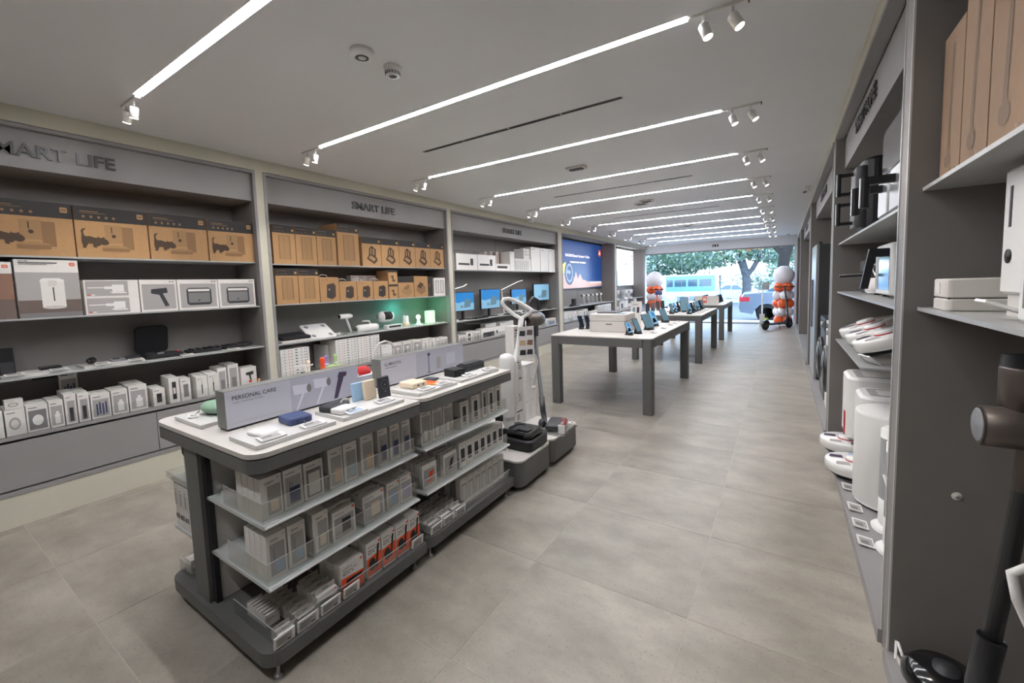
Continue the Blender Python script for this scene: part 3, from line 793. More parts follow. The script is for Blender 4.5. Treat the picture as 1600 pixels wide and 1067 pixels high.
# ------------------------------------------------------------------ ceiling lights
def spot_head(x, y, lab, aim=0.0, glare=False):
    t = thing('track_spotlight', lab, 'spotlight', (x, y, ZC), 0, 'white spotlights at the light strip ends')
    m = MB()
    m.tube([(0, 0, 0), (0, 0, -.04)], .006, 'white', 8)
    m.obj('stem', t)
    h = MB().lathe([(.019, 0), (.0215, .003), (.0215, .055), (.016, .062)], 'white', (0, 0, 0), 18)
    h.xform(Matrix.Translation((0, 0, -.05)) @ Matrix.Rotation(aim, 4, 'Y') @ Matrix.Translation((0, 0, -.055)))
    h.obj('housing', t)
    g = MB().lathe([(.0001, 0), (.018, 0), (.018, .002), (.0001, .002)], 'spot_light', (0, 0, 0), 18)
    g.xform(Matrix.Translation((0, 0, -.05)) @ Matrix.Rotation(aim, 4, 'Y') @ Matrix.Translation((0, 0, -.0575)))
    g.obj('lamp', t)
    if glare:
        L = bpy.data.lights.new('spot_lamp', 'SPOT')
        L.energy = SPOT_W
        L.color = (1, .93, .8)
        L.spot_size = math.radians(75)
        L.spot_blend = 0.7
        L.shadow_soft_size = .03
        lo = bpy.data.objects.new('spot_lamp', L)
        COL.objects.link(lo)
        lo.parent = t
        lo.matrix_local = Matrix.Translation((0, 0, -.05)) @ Matrix.Rotation(aim, 4, 'Y') @ Matrix.Translation((0, 0, -.065))
    return t
for i, y in enumerate(STY_Y + BACK_Y):
    k = ORD[i + 1]
    t = thing('light_strip', f'white recessed LED strip, {k} in view counting toward the window', 'ceiling light', (-1.69, y, ZC), 0, 'LED strips across the ceiling')
    xa, xb = -3.0 + 1.69, -0.37 + 1.69
    c = MB()
    c.box(xa - .02, xb + .01, -.024, -.021, .0, .06, 'white')
    c.box(xa - .02, xb + .01, .021, .024, .0, .06, 'white')
    c.box(xa - .02, xb + .01, -.021, .021, .045, .06, 'white')
    c.obj('channel', t)
    MB().box(xa, xb, -.0205, .0205, .001, .01, 'strip_light').obj('diffuser', t)
    MB().box(xa - .26, xa - .02, -.012, .012, -.012, -.0005, 'white').obj('spot_track', t)
    MB().box(xb + .01, xb + .235, -.012, .012, -.012, -.0005, 'white').box(xb + .235, xb + .24, -.012, .012, -.014, -.0005, 'black').obj('spot_track', t)
    if i >= 11:
        t['label'] = ['white recessed LED strip just behind the camera', 'white recessed LED strip farther behind the camera'][i - 11]
        continue
    gl = i < 6
    spot_head(-3.09, y, f'white ceiling spotlight, inner one at left end of the {k} LED strip', .35, gl)
    spot_head(-3.20, y, f'white ceiling spotlight, outer one at left end of the {k} LED strip', .5, False)
    spot_head(-0.30, y, f'white ceiling spotlight, inner one at right end of the {k} LED strip', -.35, gl)
    spot_head(-0.19, y, f'white ceiling spotlight, outer one at right end of the {k} LED strip', -.5, False)
for i, y in enumerate(VENT_Y):
    t = thing('slot_vent', f'dark slim air slot recessed in ceiling, {ORD[i + 1]} from the camera', 'air vent', (-1.665, y, ZC), 0, 'slot vents between the LED strips')
    MB().box(-.83, .83, -.0195, .0195, .03, .058, 'slot_dark').obj('recess', t)
    fm = MB()
    for q in range(4):
        a = -.83 + q * .415
        fm.box(a, a + .41, -.019, -.015, 0, .03, 'grey_mid')
        fm.box(a, a + .41, .015, .019, 0, .03, 'grey_mid')
        fm.box(a + .41, a + .415, -.019, .019, 0, .03, 'white')
    fm.obj('blade_frame', t)
t = thing('smoke_detector', 'round flat white disc on ceiling, larger of the near pair', 'detector', (-1.675, 1.375, ZC))
MB().lathe([(.03, -.032), (.048, -.03), (.055, -.02), (.055, 0)], 'white', n=32).obj('housing', t)
MB().lathe([(.0001, -.0335), (.016, -.0335), (.018, -.032), (.018, -.03)], 'offwhite', n=20).obj('sensor_cap', t)
t = thing('smoke_detector', 'domed white smoke detector with vent slots beside the flat disc', 'detector', (-1.675, 1.56, ZC))
MB().lathe([(.02, -.045), (.034, -.043), (.036, -.022), (.042, -.018), (.044, 0)], 'white', n=32).obj('housing', t)
sl = MB()
for i in range(16):
    a = i * PI / 8
    M = Matrix.Rotation(a, 4, 'Z')
    q = MB().box(.034, .0372, -.0045, .0045, -.039, -.035, 'charcoal').box(.034, .0376, -.0045, .0045, -.031, -.027, 'charcoal').xform(M)
    sl.add(q.v, q.f, 'charcoal')
sl.obj('vent_ring', t)
for (x, y, s_), lab in zip([(-1.69, 3.86, .10), (-1.60, 6.02, .09), (-1.72, 6.2, .09), (-1.65, 9.3, .09)],
        ['grey square cassette detector on ceiling between third and fourth LED strips', 'small round ceiling sensor beyond the fifth LED strip', 'second round ceiling sensor beside the small one past fifth strip', 'distant square ceiling sensor past the eighth LED strip']):
    t = thing('ceiling_sensor', lab, 'sensor', (x, y, ZC))
    MB().rbox(-s_, s_, -s_ * .6, s_ * .6, -.018, 0, .03, 'offwhite').obj('housing', t)
    MB().rbox(-s_ * .7, s_ * .7, -s_ * .35, s_ * .35, -.024, -.018, .02, 'charcoal').obj('grille', t)
t = thing('security_camera', 'white turret security camera on ceiling by the right wall', 'camera', (0.24, 6.55, ZC))
MB().lathe([(.03, -.012), (.045, -.01), (.05, 0)], 'white', n=24).obj('mount', t)
MB().ball((-.01, 0, -.045), .04, 'white').obj('turret', t)
MB().lathe([(.022, 0), (.022, .012), (.0001, .013)], 'black_gloss', (0, 0, 0), 16).xform(Matrix.Translation((-.03, -.028, -.06)) @ Matrix.Rotation(2.3, 4, Vector((-.7, .7, 0)))).obj('lens', t)
t = thing('security_camera', 'white turret camera on ceiling above the scooter at the window', 'camera', (0.1, 13.3, ZC))
MB().lathe([(.03, -.012), (.045, -.01), (.05, 0)], 'white', n=16).obj('mount', t)
MB().ball((0, 0, -.045), .04, 'white', 14).obj('turret', t)
t = thing('wall_sensor', 'small white alarm sensor under ceiling above the monitor bay', 'sensor', (-3.62, 6.3, ZC))
MB().rbox(-.05, .05, -.03, .03, -.06, 0, .012, 'white').obj('housing', t)
MB().rbox(-.03, .03, -.02, .02, -.066, -.06, .008, 'offwhite').obj('lens', t)

#PART2
# ------------------------------------------------------------------ left bay contents
G = 'kraft cat feeder cartons on the top shelf'
for i, (a, b) in enumerate([(0.40, .765), (.77, 1.135), (1.142, 1.50), (1.507, 1.842)]):
    pkg('feeder_carton', 'cat', -3.755, a, b, 1.57, .325, .25, f'kraft and black pet feeder carton with cat print, {["fourth", "third", "second", "first"][i]} from the pier', G)
S2 = 'product cartons on the second shelf of near bay'
pkg('appliance_carton', 'redbrown', -3.76, .24, .49, 1.20, .33, .2, 'carton with brownish photo print at the frame edge on second shelf', S2)
pkg('dispenser_carton', 'dispenser', -3.755, .498, .765, 1.20, .348, .22, 'large white carton printed with a white water dispenser', S2)
pkg('cleaner_carton', 'cleaner', -3.76, .78, 1.055, 1.20, .112, .2, 'long white corded tool carton, lower of the stacked pair', S2)
pkg('cleaner_carton', 'cleaner', -3.76, .78, 1.055, 1.3125, .112, .2, 'long white corded tool carton, upper of the stacked pair', S2)
pkg('drill_carton', 'drill', -3.76, 1.06, 1.275, 1.20, .225, .2, 'white carton printed with a dark cordless drill on second shelf', S2)
pkg('tool_case_carton', 'case', -3.76, 1.28, 1.545, 1.20, .225, .2, 'white carton with grey tool case print beside the drill carton', S2)
pkg('tool_case_carton', 'case', -3.76, 1.55, 1.825, 1.20, .225, .2, 'white carton with grey tool case print against the pier side', S2)

# items on the pale third shelf (top z 0.855)
Z3 = 0.8555
t = thing('tower_speaker', 'black rectangular column speaker on pale third shelf near frame edge', 'speaker', (-3.88, .435, Z3))
MB().rbox(-.045, .045, -.032, .032, 0, .17, .008, 'black').obj('housing', t)
MB().box(.0452, .046, -.026, .026, .02, .09, 'charcoal').obj('grille', t)
def card(x, y, z, lab, rz=0, w=.075, d=.05, cat='price card', group='electronic price cards', face='print_grey', tilt=0.12, name='price_card'):
    t = thing(name, lab, cat, (x, y, z), rz, group)
    a = MB().box(-d / 2, d / 2, -w / 2, w / 2, 0, .006, 'white')
    a.box(d / 2 - .01, d / 2, -w / 2 + .01, w / 2 - .01, -.0, .003, 'white')
    b = MB().box(-d / 2 + .006, d / 2 - .006, -w / 2 + .008, w / 2 - .016, .006, .0066, face)
    b.box(-d / 2 + .012, d / 2 - .02, -w / 2 + .012, w / 2 - .04, .0066, .0069, 'print_mid')
    M = Matrix.Translation((0, 0, d / 2 * math.sin(tilt))) @ Matrix.Rotation(tilt, 4, 'Y')
    a.xform(M).obj('case', t)
    b.xform(M).obj('display', t)
    return t
def riser(x0, x1, y0, y1, z, lab, h=.014, group='pale riser boards'):
    return tag(MB().rbox(x0, x1, y0, y1, z, z + h, .004, 'riser_grey', 2).obj('riser_board'), lab, 'display board', group)
riser(-3.95, -3.75, .40, .68, Z3, 'pale display board under the column speaker and black box')
riser(-3.95, -3.75, .74, 1.05, Z3, 'pale display board under the hand pump and grey plate')
t = thing('card_reader', 'low flat black gadget with silver rim on the pale shelf', 'gadget', (-3.86, .61, Z3 + .0145))
MB().rbox(-.05, .05, -.045, .045, 0, .006, .01, 'silver').obj('rim', t)
MB().rbox(-.05, .05, -.045, .045, .006, .018, .01, 'black').obj('body', t)
t = thing('hand_torch', 'small black torch lying beside the flat gadget', 'torch', (-3.86, .80, Z3 + .0145), .9)
MB().lathe([(.012, -.03), (.02, -.02), (.022, .01), (.012, .03), (.004, .032), (.004, .05), (.0001, .051)], 'black', (0, 0, .0225), 14, 'y').obj('body', t)
MB().lathe([(.0001, -.0315), (.011, -.031)], 'charcoal', (0, 0, .0225), 14, 'y').obj('lens', t)
t = thing('tool_set', 'grey flat tool tray with raised dark half on the pale shelf', 'tool tray', (-3.86, .97, Z3 + .0145), -.1)
MB().rbox(-.05, .05, -.08, .0, 0, .014, .01, 'grey_mid').obj('tray', t)
MB().rbox(-.05, .05, .002, .08, 0, .02, .01, 'charcoal').obj('cover', t)
MB().rbox(-.02, .02, -.06, -.03, .014, .02, .004, 'dark_metal').obj('bit_holder', t)
def soft_case(t, w, d, h):
    MB().rbox(-d / 2, d / 2, -w / 2, w / 2, 0, h, .03, 'black_soft', 5, .006).obj('base', t)
    l = MB().rbox(-d / 2, d / 2, -w / 2, w / 2, 0, h, .03, 'black_soft', 5, .006)
    return l
t = thing('tool_case', 'black zip case open upright, lined lid standing behind a tool tray', 'case', (-3.88, 1.185, Z3))
MB().rbox(-.085, .085, -.115, .115, 0, .03, .03, 'black_soft', 5, .005).obj('base', t)
MB().rbox(-.105, .105, -.10, .10, 0, .03, .035, 'black_soft', 6, .006).xform(Matrix.Translation((-.115, -.015, .125)) @ Matrix.Rotation(math.radians(-78), 4, 'Y')).obj('lid', t)
q = MB()
for i, (a, b, c, e) in enumerate([(-.05, -.08, .02, .05), (-.04, .0, .015, .03), (.0, .05, .03, .02), (.03, -.04, .02, .04), (.01, .085, .02, .015)]):
    q.rbox(a, a + c, b, b + e, .029, .038, .004, ['charcoal', 'dark_metal', 'charcoal', 'grey_mid', 'red'][i])
q.obj('tools', t)
t = thing('tool_case', 'black zip case lying fully open flat beside the pier', 'case', (-3.88, 1.575, Z3))
MB().rbox(-.09, .07, -.23, -.005, 0, .022, .03, 'black_soft', 5, .005).obj('base', t)
MB().rbox(-.09, .07, .005, .23, 0, .022, .03, 'black_soft', 5, .005).xform(Matrix.Rotation(.06, 4, 'X')).obj('lid', t)
q = MB()
for i in range(9):
    a = -.2 + .045 * i
    q.rbox(-.07 + .01 * (i % 3), .04, a, a + .02, .021, .032, .003, ['charcoal', 'dark_metal', 'black'][i % 3])
q.obj('tools', t)
for i, (y, lab) in enumerate([(.45, 'before the column speaker'), (.63, 'before the flat black gadget'), (.83, 'before the small torch'), (1.0, 'before the grey tool tray'), (1.30, 'at the corner of the upright open case'), (1.62, 'before the flat open case')]):
    card(-3.755, y, Z3 + (.001 if i > 3 else .0147), f'white price card on pale shelf {lab}', w=.08, d=.045)
t = thing('hanging_carton', 'pale carton hanging under the pale shelf, toothbrush set print', 'box', (-3.96, .70, .55), 0)
o = bpy.data.objects.new('carton', pkg_mesh('brushes', .085, .27, .03)); COL.objects.link(o); o.parent = t; o.location = (.0, 0, .02)
MB().box(-.012, -.010, -.03, .03, -.03, .02, 'white').obj('hook', t)

# counter rows (z .52), bay one
ZC1 = .521
CG = 'small cartons standing on the near bay counter'
rows1 = [('cam_disc', .30, .385, .155, .05, 2, 'white carton with round camera print'), ('cam_disc', .39, .47, .155, .05, 3, 'white carton with pale disc print beside the oval carton'), ('disc', .472, .562, .16, .05, 3, 'white carton with oval brush print'),
         ('bottle', .565, .628, .165, .05, 3, 'white carton with small bottle print'), ('dark_bar', .632, .686, .19, .04, 4, 'slim white carton with charcoal bar print, left of its twin'), ('dark_bar', .69, .745, .185, .04, 4, 'slim white carton with charcoal bar print, right of its twin'),
         ('brushes', .75, .845, .16, .04, 3, 'white carton with navy brush heads print'), ('bottle', .85, .935, .165, .045, 3, 'white carton with charging stand print'), ('bottle', .94, 1.04, .175, .05, 4, 'wide white carton with juicer bottle print'),
         ('charger', 1.07, 1.14, .125, .05, 3, 'squat white carton with black charger print'), ('watch', 1.165, 1.228, .185, .035, 4, 'tall white carton with black band print'), ('plug', 1.236, 1.30, .165, .035, 3, 'white carton with dark speaker print'),
         ('screwdriver', 1.335, 1.41, .16, .025, 5, 'white carton with screwdriver print, left one'), ('screwdriver', 1.413, 1.488, .165, .025, 5, 'white carton with screwdriver print, right one'), ('pump', 1.495, 1.56, .195, .045, 3, 'white carton with dark air pump print'),
         ('pump', 1.57, 1.65, .21, .05, 3, 'grey fronted carton with tall pump print'), ('drill_box', 1.665, 1.79, .165, .05, 2, 'white carton with black drill silhouette')]
for st, a, b, h, d, n, desc in rows1:
    xx = -3.745 - (.03 if a > 1.48 else 0)
    rowpk('small_carton', st, xx, a, b, ZC1, h, d, n, desc, 'on near counter', CG, zj=.004)
pkg('small_carton', 'cam_disc', -3.745, .395, .468, ZC1 + .157, .055, .05, 'thin white carton lying atop the pale disc carton', CG)
for i, y in enumerate((1.705, 1.77)):
    t = thing('hook_clip', f'orange plastic hook tip in clear holder on counter, {"left" if i == 0 else "right"} one of two', 'hook', (-3.735 + .03, y, ZC1 + .03))
    MB().ball((0, 0, .028), .011, 'orange' if i == 0 else 'amber', 12).obj('tip', t)
    MB().tube([(0, 0, -.029), (0, 0, .02)], .004, 'white', 8).obj('rod', t)
t = thing('acrylic_holder', 'clear acrylic holder at counter end beside the drill carton', 'holder', (-3.72, 1.81, ZC1))
MB().box(-.002, .002, -.02, .02, 0, .1, 'acrylic').obj('plate', t)
MB().box(-.02, .02, -.02, .02, 0, .004, 'acrylic').obj('foot_plate', t)

# ---- bay two
G = 'kraft appliance cartons on the upper shelves of the middle bay'
for i, (a, b, h) in enumerate([(2.0, 2.205, .345), (2.21, 2.415, .345), (2.42, 2.625, .345)]):
    pkg('purifier_carton', 'purifier', -3.755, a, b, 1.56, h, .2, f'kraft carton with cylindrical purifier print on top shelf, {ORD[i + 1]} from the near pier', G)
pkg('purifier_carton', 'purifier', -3.755, 2.645, 2.90, 1.56, .42, .27, 'tallest kraft carton with black side and purifier print', G)
for i in range(5):
    a = 2.935 + .258 * i
    pkg('cooker_carton', 'cooker', -3.755, a, a + .254, 1.56, .31, .2, f'kraft carton with small oven print on top shelf, {ORD[i + 1]} of five from the tall carton', G)
for i, a in enumerate((2.0, 2.21)):
    pkg('purifier_carton', 'purifier', -3.755, a, a + .205, 1.20, .32, .2, f'kraft carton with cylindrical purifier print on second shelf, {["beside the near pier", "beside the fryer cartons"][i]}', G)
def handled(a, b, h, lab):
    t = thing('fryer_carton', lab, 'box', (-3.755, (a + b) / 2, 1.2005), 0, G)
    o = bpy.data.objects.new('carton', pkg_mesh('fryer', b - a - .004, h, .2)); COL.objects.link(o); o.parent = t
    w = b - a
    MB().tube([(-.1 , -w * .22, h), (-.1, -w * .18, h + .022), (-.1, 0, h + .03), (-.1, w * .18, h + .022), (-.1, w * .22, h)], .004, 'white', 6).obj('carry_handle', t)
handled(2.42, 2.632, .242, 'kraft air fryer carton with white carry handle, largest of four')
for i, a in enumerate((2.636, 2.845, 3.056)):
    handled(a, a + .206, .20, f'kraft air fryer carton with white carry handle, {ORD[i + 1]} smaller one past the largest')
for i, z in enumerate((1.20, 1.361)):
    pkg('kettle_carton', 'hose', -3.755, 3.272, 3.405, z, .16, .2, f'narrow kraft carton with handle shaped print, {["lower", "upper"][i]} of two stacked', G)
pkg('steamer_carton', 'steam', -3.755, 3.412, 3.66, 1.20, .25, .2, 'kraft carton with black top and pale steam mop print', G)
pkg('grill_carton', 'grill', -3.755, 3.665, 3.90, 1.20, .255, .2, 'plain kraft carton with open grill print', G)
pkg('black_carton', 'blackside', -3.765, 3.905, 4.0, 1.20, .25, .2, 'black sided carton between grill and white cartons', G)
pkg('heater_carton', 'heater_pair', -3.755, 4.01, 4.225, 1.20, .235, .2, 'white carton with two pale panels print at shelf end', G)
for i in range(3):
    a = 2.93 + .115 * i
    pkg('tall_kraft_box', 'plain_white', -3.965, a, a + .11, 1.20, .27, .08, 'slim kraft box standing behind the fryer cartons, ' + ORD[i + 1] + ' from near pier', G)
# third shelf of bay two (z .845)
Z3 = .8455
t = thing('cushion_pad', 'thick black slab in tray on pale shelf beside the near pier', 'pad', (-3.87, 2.17, Z3))
MB().rbox(-.11, .11, -.15, .15, 0, .022, .02, 'offwhite').obj('tray', t)
MB().rbox(-.11, .1, -.14, .14, .0225, .05, .02, 'black_soft', 5, .006).xform(Matrix.Rotation(.12, 4, 'Y')@Matrix.Translation((0,0,.01))).obj('cushion', t)
t = thing('body_scale', 'tilted white glass body scale with four dark round electrodes', 'scale', (-3.86, 2.44, Z3 + .068), 0)
M = Matrix.Rotation(math.radians(32), 4, 'Y')
MB().rbox(-.12, .12, -.14, .14, -.01, .006, .025, 'white_gloss', 5, .003).xform(M).obj('plate', t)
for a, b in ((-.075, -.09), (.075, -.09), (-.075, .09), (.075, .09)):
    MB().lathe([(.0001, .0075), (.02, .0075), (.022, .0065)], 'grey_mid', (a, b, 0), 18).xform(M).obj('electrode', t)
MB().box(-.09, -.08, -.1, .1, -.068, -.03, 'acrylic').obj('rest', t)
def hair_dryer(x, y, z, lab, s=1.0, tilt=.5, body='white_gloss', rz=0):
    t = thing('hair_dryer', lab, 'hair dryer', (x, y, z), rz)
    st = MB().rbox(-.04 * s, .04 * s, -.05 * s, .05 * s, 0, .008, .01, 'acrylic')
    st.tube([(-.0, -.03 * s, .008), (0, -.03 * s, .155 * s)], .004, 'acrylic', 6)
    st.obj('stand', t)
    MB().lathe([(.021 * s, -.075 * s), (.027 * s, -.07 * s), (.027 * s, .04 * s), (.022 * s, .06 * s), (.018 * s, .075 * s)], body, (0, 0, .19 * s), 20, 'y').obj('barrel', t)
    MB().lathe([(.0001, -.0755 * s), (.02 * s, -.0755 * s)], 'charcoal', (0, 0, .19 * s), 20, 'y').obj('intake', t)
    MB().tube([(0, .0, .175 * s), (0, .025 * s, .11 * s), (0, .055 * s, .03 * s)], [.014 * s, .013 * s, .012 * s], body, 12).obj('grip', t)
    MB().tube([(0, .055 * s, .03 * s), (0, .06 * s, .015), (.01, .04 * s, .01), (.02, 0, .0105)], .0035, 'white', 6).obj('cord', t)
    return t
hair_dryer(-3.86, 2.76, Z3, 'white hair dryer upright on clear stand above the white carton stacks', 1.0)
t = thing('cable_coil', 'coiled white cable and plug beside the hair dryer stand', 'cable', (-3.83, 2.63, Z3))
q = []
for i in range(26):
    a = i * .55
    q.append((.03 * math.cos(a), .028 * math.sin(a), .005 + .0012 * i))
MB().tube(q, .0035, 'white', 6).obj('cable', t)
MB().rbox(-.012, .012, .0, .03, .0, .02, .004, 'white').obj('plug', t)
t = thing('garment_steamer', 'white handheld garment steamer lying on its side', 'steamer', (-3.86, 3.03, Z3))
MB().lathe([(.0001, -.15), (.03, -.145), (.042, -.12), (.042, .1), (.036, .13), (.0001, .135)], 'white_gloss', (0, 0, .042), 22, 'y').obj('body', t)
MB().lathe([(.0001, -.1515), (.024, -.1505)], 'grey_mid', (0, 0, .042), 22, 'y').obj('steam_plate', t)
MB().tube([(0, .04, .08), (0, .02, .115), (0, -.06, .12)], [.014, .014, .011], 'white_gloss', 12, .7).obj('handle', t)
t = thing('massager', 'white rounded shoulder massager with black mesh opening', 'massager', (-3.88, 3.30, Z3 + .07), 0)
MB().lathe([(.0001, -.09), (.05, -.085), (.065, -.05), (.065, .06), (.05, .1), (.0001, .105)], 'white_gloss', (0, 0, .075), 24, 'y', ).obj('shell', t)
MB().lathe([(.045, -.05), (.05, -.048), (.05, .05), (.045, .052)], 'black_soft', (.0, 0, 0), 20, 'y').xform(Matrix.Translation((.028, 0, .083))).obj('mesh_panel', t)
MB().box(-.03, .03, -.05, .05, -.07, .012, 'acrylic').obj('stand', t)
t = thing('fan_heater', 'white bar shaped fan heater with black grille beneath the massager', 'fan heater', (-3.82, 3.36, Z3))
MB().rbox(-.035, .035, -.12, .12, 0, .05, .02, 'white_gloss', 5, .006).obj('body', t)
MB().box(.0353, .037, -.09, .09, .018, .04, 'charcoal').obj('grille', t)
t = thing('humidifier', 'cream candle shaped humidifier with clear shade and knob', 'humidifier', (-3.86, 3.60, Z3))
MB().lathe([(.04, 0), (.045, .01), (.045, .04), (.038, .05)], 'cream_item', n=24).obj('base', t)
MB().lathe([(.034, .05), (.034, .12), (.026, .135)], 'white', n=24).obj('tank', t)
MB().lathe([(.0001, .135), (.01, .136), (.01, .15), (.005, .155), (.007, .165), (.0001, .17)], 'grey_mid', n=16).obj('finial', t)
t = thing('table_bulb', 'small lit white bulb on a white base', 'lamp', (-3.86, 3.81, Z3))
MB().lathe([(.055, 0), (.055, .012), (.03, .02), (.02, .06), (.016, .07)], 'white', n=24).obj('base', t)
MB().lathe([(.012, .07), (.026, .09), (.028, .105), (.02, .122), (.0001, .128)], 'lamp_white', n=24).obj('bulb', t)
t = thing('mood_lamp', 'glowing pale green block lamp at the shelf end by far pier', 'lamp', (-3.88, 4.04, Z3))
MB().rbox(-.035, .035, -.07, .07, .006, .165, .018, 'lamp_green', 6, .006).obj('shade', t)
MB().rbox(-.03, .03, -.06, .06, 0, .006, .015, 'white').obj('base', t)
MB().box(.0355, .0365, .055, .06, .04, .1, 'grey_mid').obj('touch_strip', t)
L = bpy.data.lights.new('green_glow', 'POINT'); L.energy = .3; L.color = (.15, 1, .5); L.shadow_soft_size = .05
lo = bpy.data.objects.new('green_glow', L); COL.objects.link(lo); lo.parent = t; lo.location = (0, -.02, .21)
L = bpy.data.lights.new('teal_glow', 'POINT'); L.energy = .35; L.color = (.08, .95, .75); L.shadow_soft_size = .05
lo = bpy.data.objects.new('teal_glow', L); COL.objects.link(lo); lo.parent = t; lo.location = (-.1, -.42, .2)
for i, (y, lab) in enumerate([(2.2, 'before the black slab'), (2.5, 'before the body scale'), (2.85, 'before the hair dryer'), (3.12, 'before the garment steamer'), (3.72, 'between humidifier and bulb'), (3.97, 'before the glowing block lamp'), (4.14, 'at the far end beside the block lamp')]):
    card(-3.765, y, Z3 + .001, f'white price card on the lamp shelf {lab}', w=.085, d=.04)
# bay two counter
G = 'flat white cartons stacked on the middle bay counter'
pk = 0
for nm, a, b, n, hh, x in (('near pier stack', 1.985, 2.262, 10, .027, -3.745), ('middle stack', 2.54, 2.80, 11, .0265, -3.745), ('far stack', 2.806, 3.09, 11, .0265, -3.745)):
    for i in range(n):
        pkg('scale_carton', 'spec_sheet', x, a, b, ZC1 + i * hh, hh - .001, .26, f'flat white carton, {ORD[i + 1]} up in the {nm}', G, jit=.006)
rowpk('tall_carton', 'pale_stack', -3.86, 2.50, 2.535, ZC1, .24, .2, 1, 'grey sided carton end', 'left of the middle stack', G)
G = 'pale gadget cartons on the middle bay counter'
k = 0
for st, a, b, h, n in (('plain_white', 3.11, 3.26, .155, 2), ('lamp_box', 3.275, 3.41, .155, 2), ('lamp_box', 3.425, 3.565, .155, 2), ('lamp_box', 3.58, 3.725, .155, 2), ('tall_white', 3.74, 3.855, .145, 2), ('tall_white', 3.86, 3.98, .145, 2), ('clip_box', 3.99, 4.06, .13, 2), ('clip_box', 4.065, 4.135, .13, 2), ('clip_box', 4.14, 4.215, .13, 2)):
    k += 1
    rowpk('gadget_carton', st, -3.745, a, b, ZC1, h, .06, n, f'pale carton, {ORD[k]} past the flat carton stacks', 'on middle counter', G)

# ---- bay three
G = 'white cartons on the top shelf above the monitors'
Z = 1.545
for st, a, b, h, lab in (('monitor_box', 4.47, 4.945, .225, 'white monitor carton beside the near pier'), ('monitor_box', 4.96, 5.42, .23, 'white monitor carton, further from the near pier'), ('bar_box', 5.43, 5.83, .105, 'low white sound bar carton'), ('plain_white', 5.835, 5.97, .315, 'narrow tall white carton in the middle'),
        ('ribbed_white', 5.975, 6.52, .21, 'wide white carton with ribbed print'), ('plain_white', 6.53, 6.86, .43, 'tall white carton, nearest of three at the far end'), ('plain_white', 6.87, 7.19, .43, 'tall white carton, middle of three at the far end'), ('plain_white', 7.2, 7.46, .43, 'tall white carton touching the far pier')):
    pkg('monitor_carton', st, -3.755, a, b, Z, h, .22, lab, G)
for i, (a, hh, m) in enumerate([(5.36, .3, 'carton_side'), (5.44, .29, 'brown_print'), (5.52, .31, 'carton_side'), (5.60, .3, 'desk_print'), (5.68, .31, 'offwhite'), (5.75, .31, 'brown_print')]):
    o = MB().box(-.1, 0, -.034, .034, 0, hh, m).box(.0003, .001, -.008, .008, .03, hh - .03, 'print_dark').obj('slim_carton')
    o.location = (-3.90, a, Z + .0005)
    tag(o, f'slim upright carton behind the low sound bar carton, {ORD[i + 1]} from near side', 'box', 'slim cartons above the monitors')
pkg('small_photo_carton', 'glasses', -3.78, 6.31, 6.522, Z + .2115, .18, .2, 'white carton with round bowl window on the ribbed carton', G)
# monitors on shelf z .83
def monitor(x, y, z, w, h, bz, lab, scr='screen_blue', rz=0.0):
    t = thing('monitor', lab, 'monitor', (x, y, z), rz, 'blue screened monitors')
    MB().rbox(-.08, .08, -.11, .11, 0, .01, .02, 'black').obj('base', t)
    MB().rbox(-.045, -.015, -.025, .025, .01, bz + h * .5, .01, 'black').obj('neck', t)
    MB().rbox(-.015, .01, -w / 2, w / 2, bz, bz + h, .004, 'black').obj('housing', t)
    s = MB()
    X = .0108
    def r(u0, v0, u1, v1, m, l): s.poly([(X + l, (u0 - .5) * w, bz + v0 * h), (X + l, (u1 - .5) * w, bz + v0 * h), (X + l, (u1 - .5) * w, bz + v1 * h), (X + l, (u0 - .5) * w, bz + v1 * h)], m)
    r(.02, .03, .98, .97, scr, 0)
    s.poly([(X + .0004, (u - .5) * w, bz + v * h) for u, v in ((.02, .03), (.98, .03), (.98, .42), (.7, .38), (.45, .5), (.2, .44), (.02, .5))], 'screen_pale')
    s.poly([(X + .0008, (u - .5) * w, bz + v * h) for u, v in ((.46, .16), (.78, .2), (.84, .6), (.52, .62))], 'screen_shape')
    s.poly([(X + .0008, (u - .5) * w, bz + v * h) for u, v in ell(.36, .24, .07, .07, 10)], 'screen_shape')
    s.obj('screen', t)
    return t
ZM = .8305
monitor(-3.90, 4.78, ZM, .46, .275, .125, 'blue monitor beside the near pier, partly hidden')
monitor(-3.90, 5.44, ZM, .52, .31, .12, 'blue monitor second from near pier, keyboard beside it')
monitor(-3.92, 6.33, ZM, .50, .26, .15, 'bright blue monitor behind the white mop handle')
monitor(-3.90, 7.13, ZM, .62, .32, .17, 'pale cyan monitor raised highest beside the far pier', 'screen_pale')
for y, w_, lab in ((5.02, .3, 'black keyboard before the first monitor'), (5.92, .4, 'dark keyboard between second and third monitor')):
    t = thing('keyboard', lab, 'keyboard', (-3.80, y, ZM))
    MB().rbox(-.05, .06, -w_ / 2, w_ / 2, 0, .014, .008, 'charcoal').obj('case', t)
    kk = MB()
    for i in range(4):
        for j in range(12):
            a = -.04 + .022 * i
            b = -w_ / 2 + .012 + (w_ - .024) * j / 12
            kk.box(a, a + .018, b, b + (w_ - .024) / 12 - .003, .014, .018, 'black')
    tag(kk.obj('keycaps', t), kind='stuff')
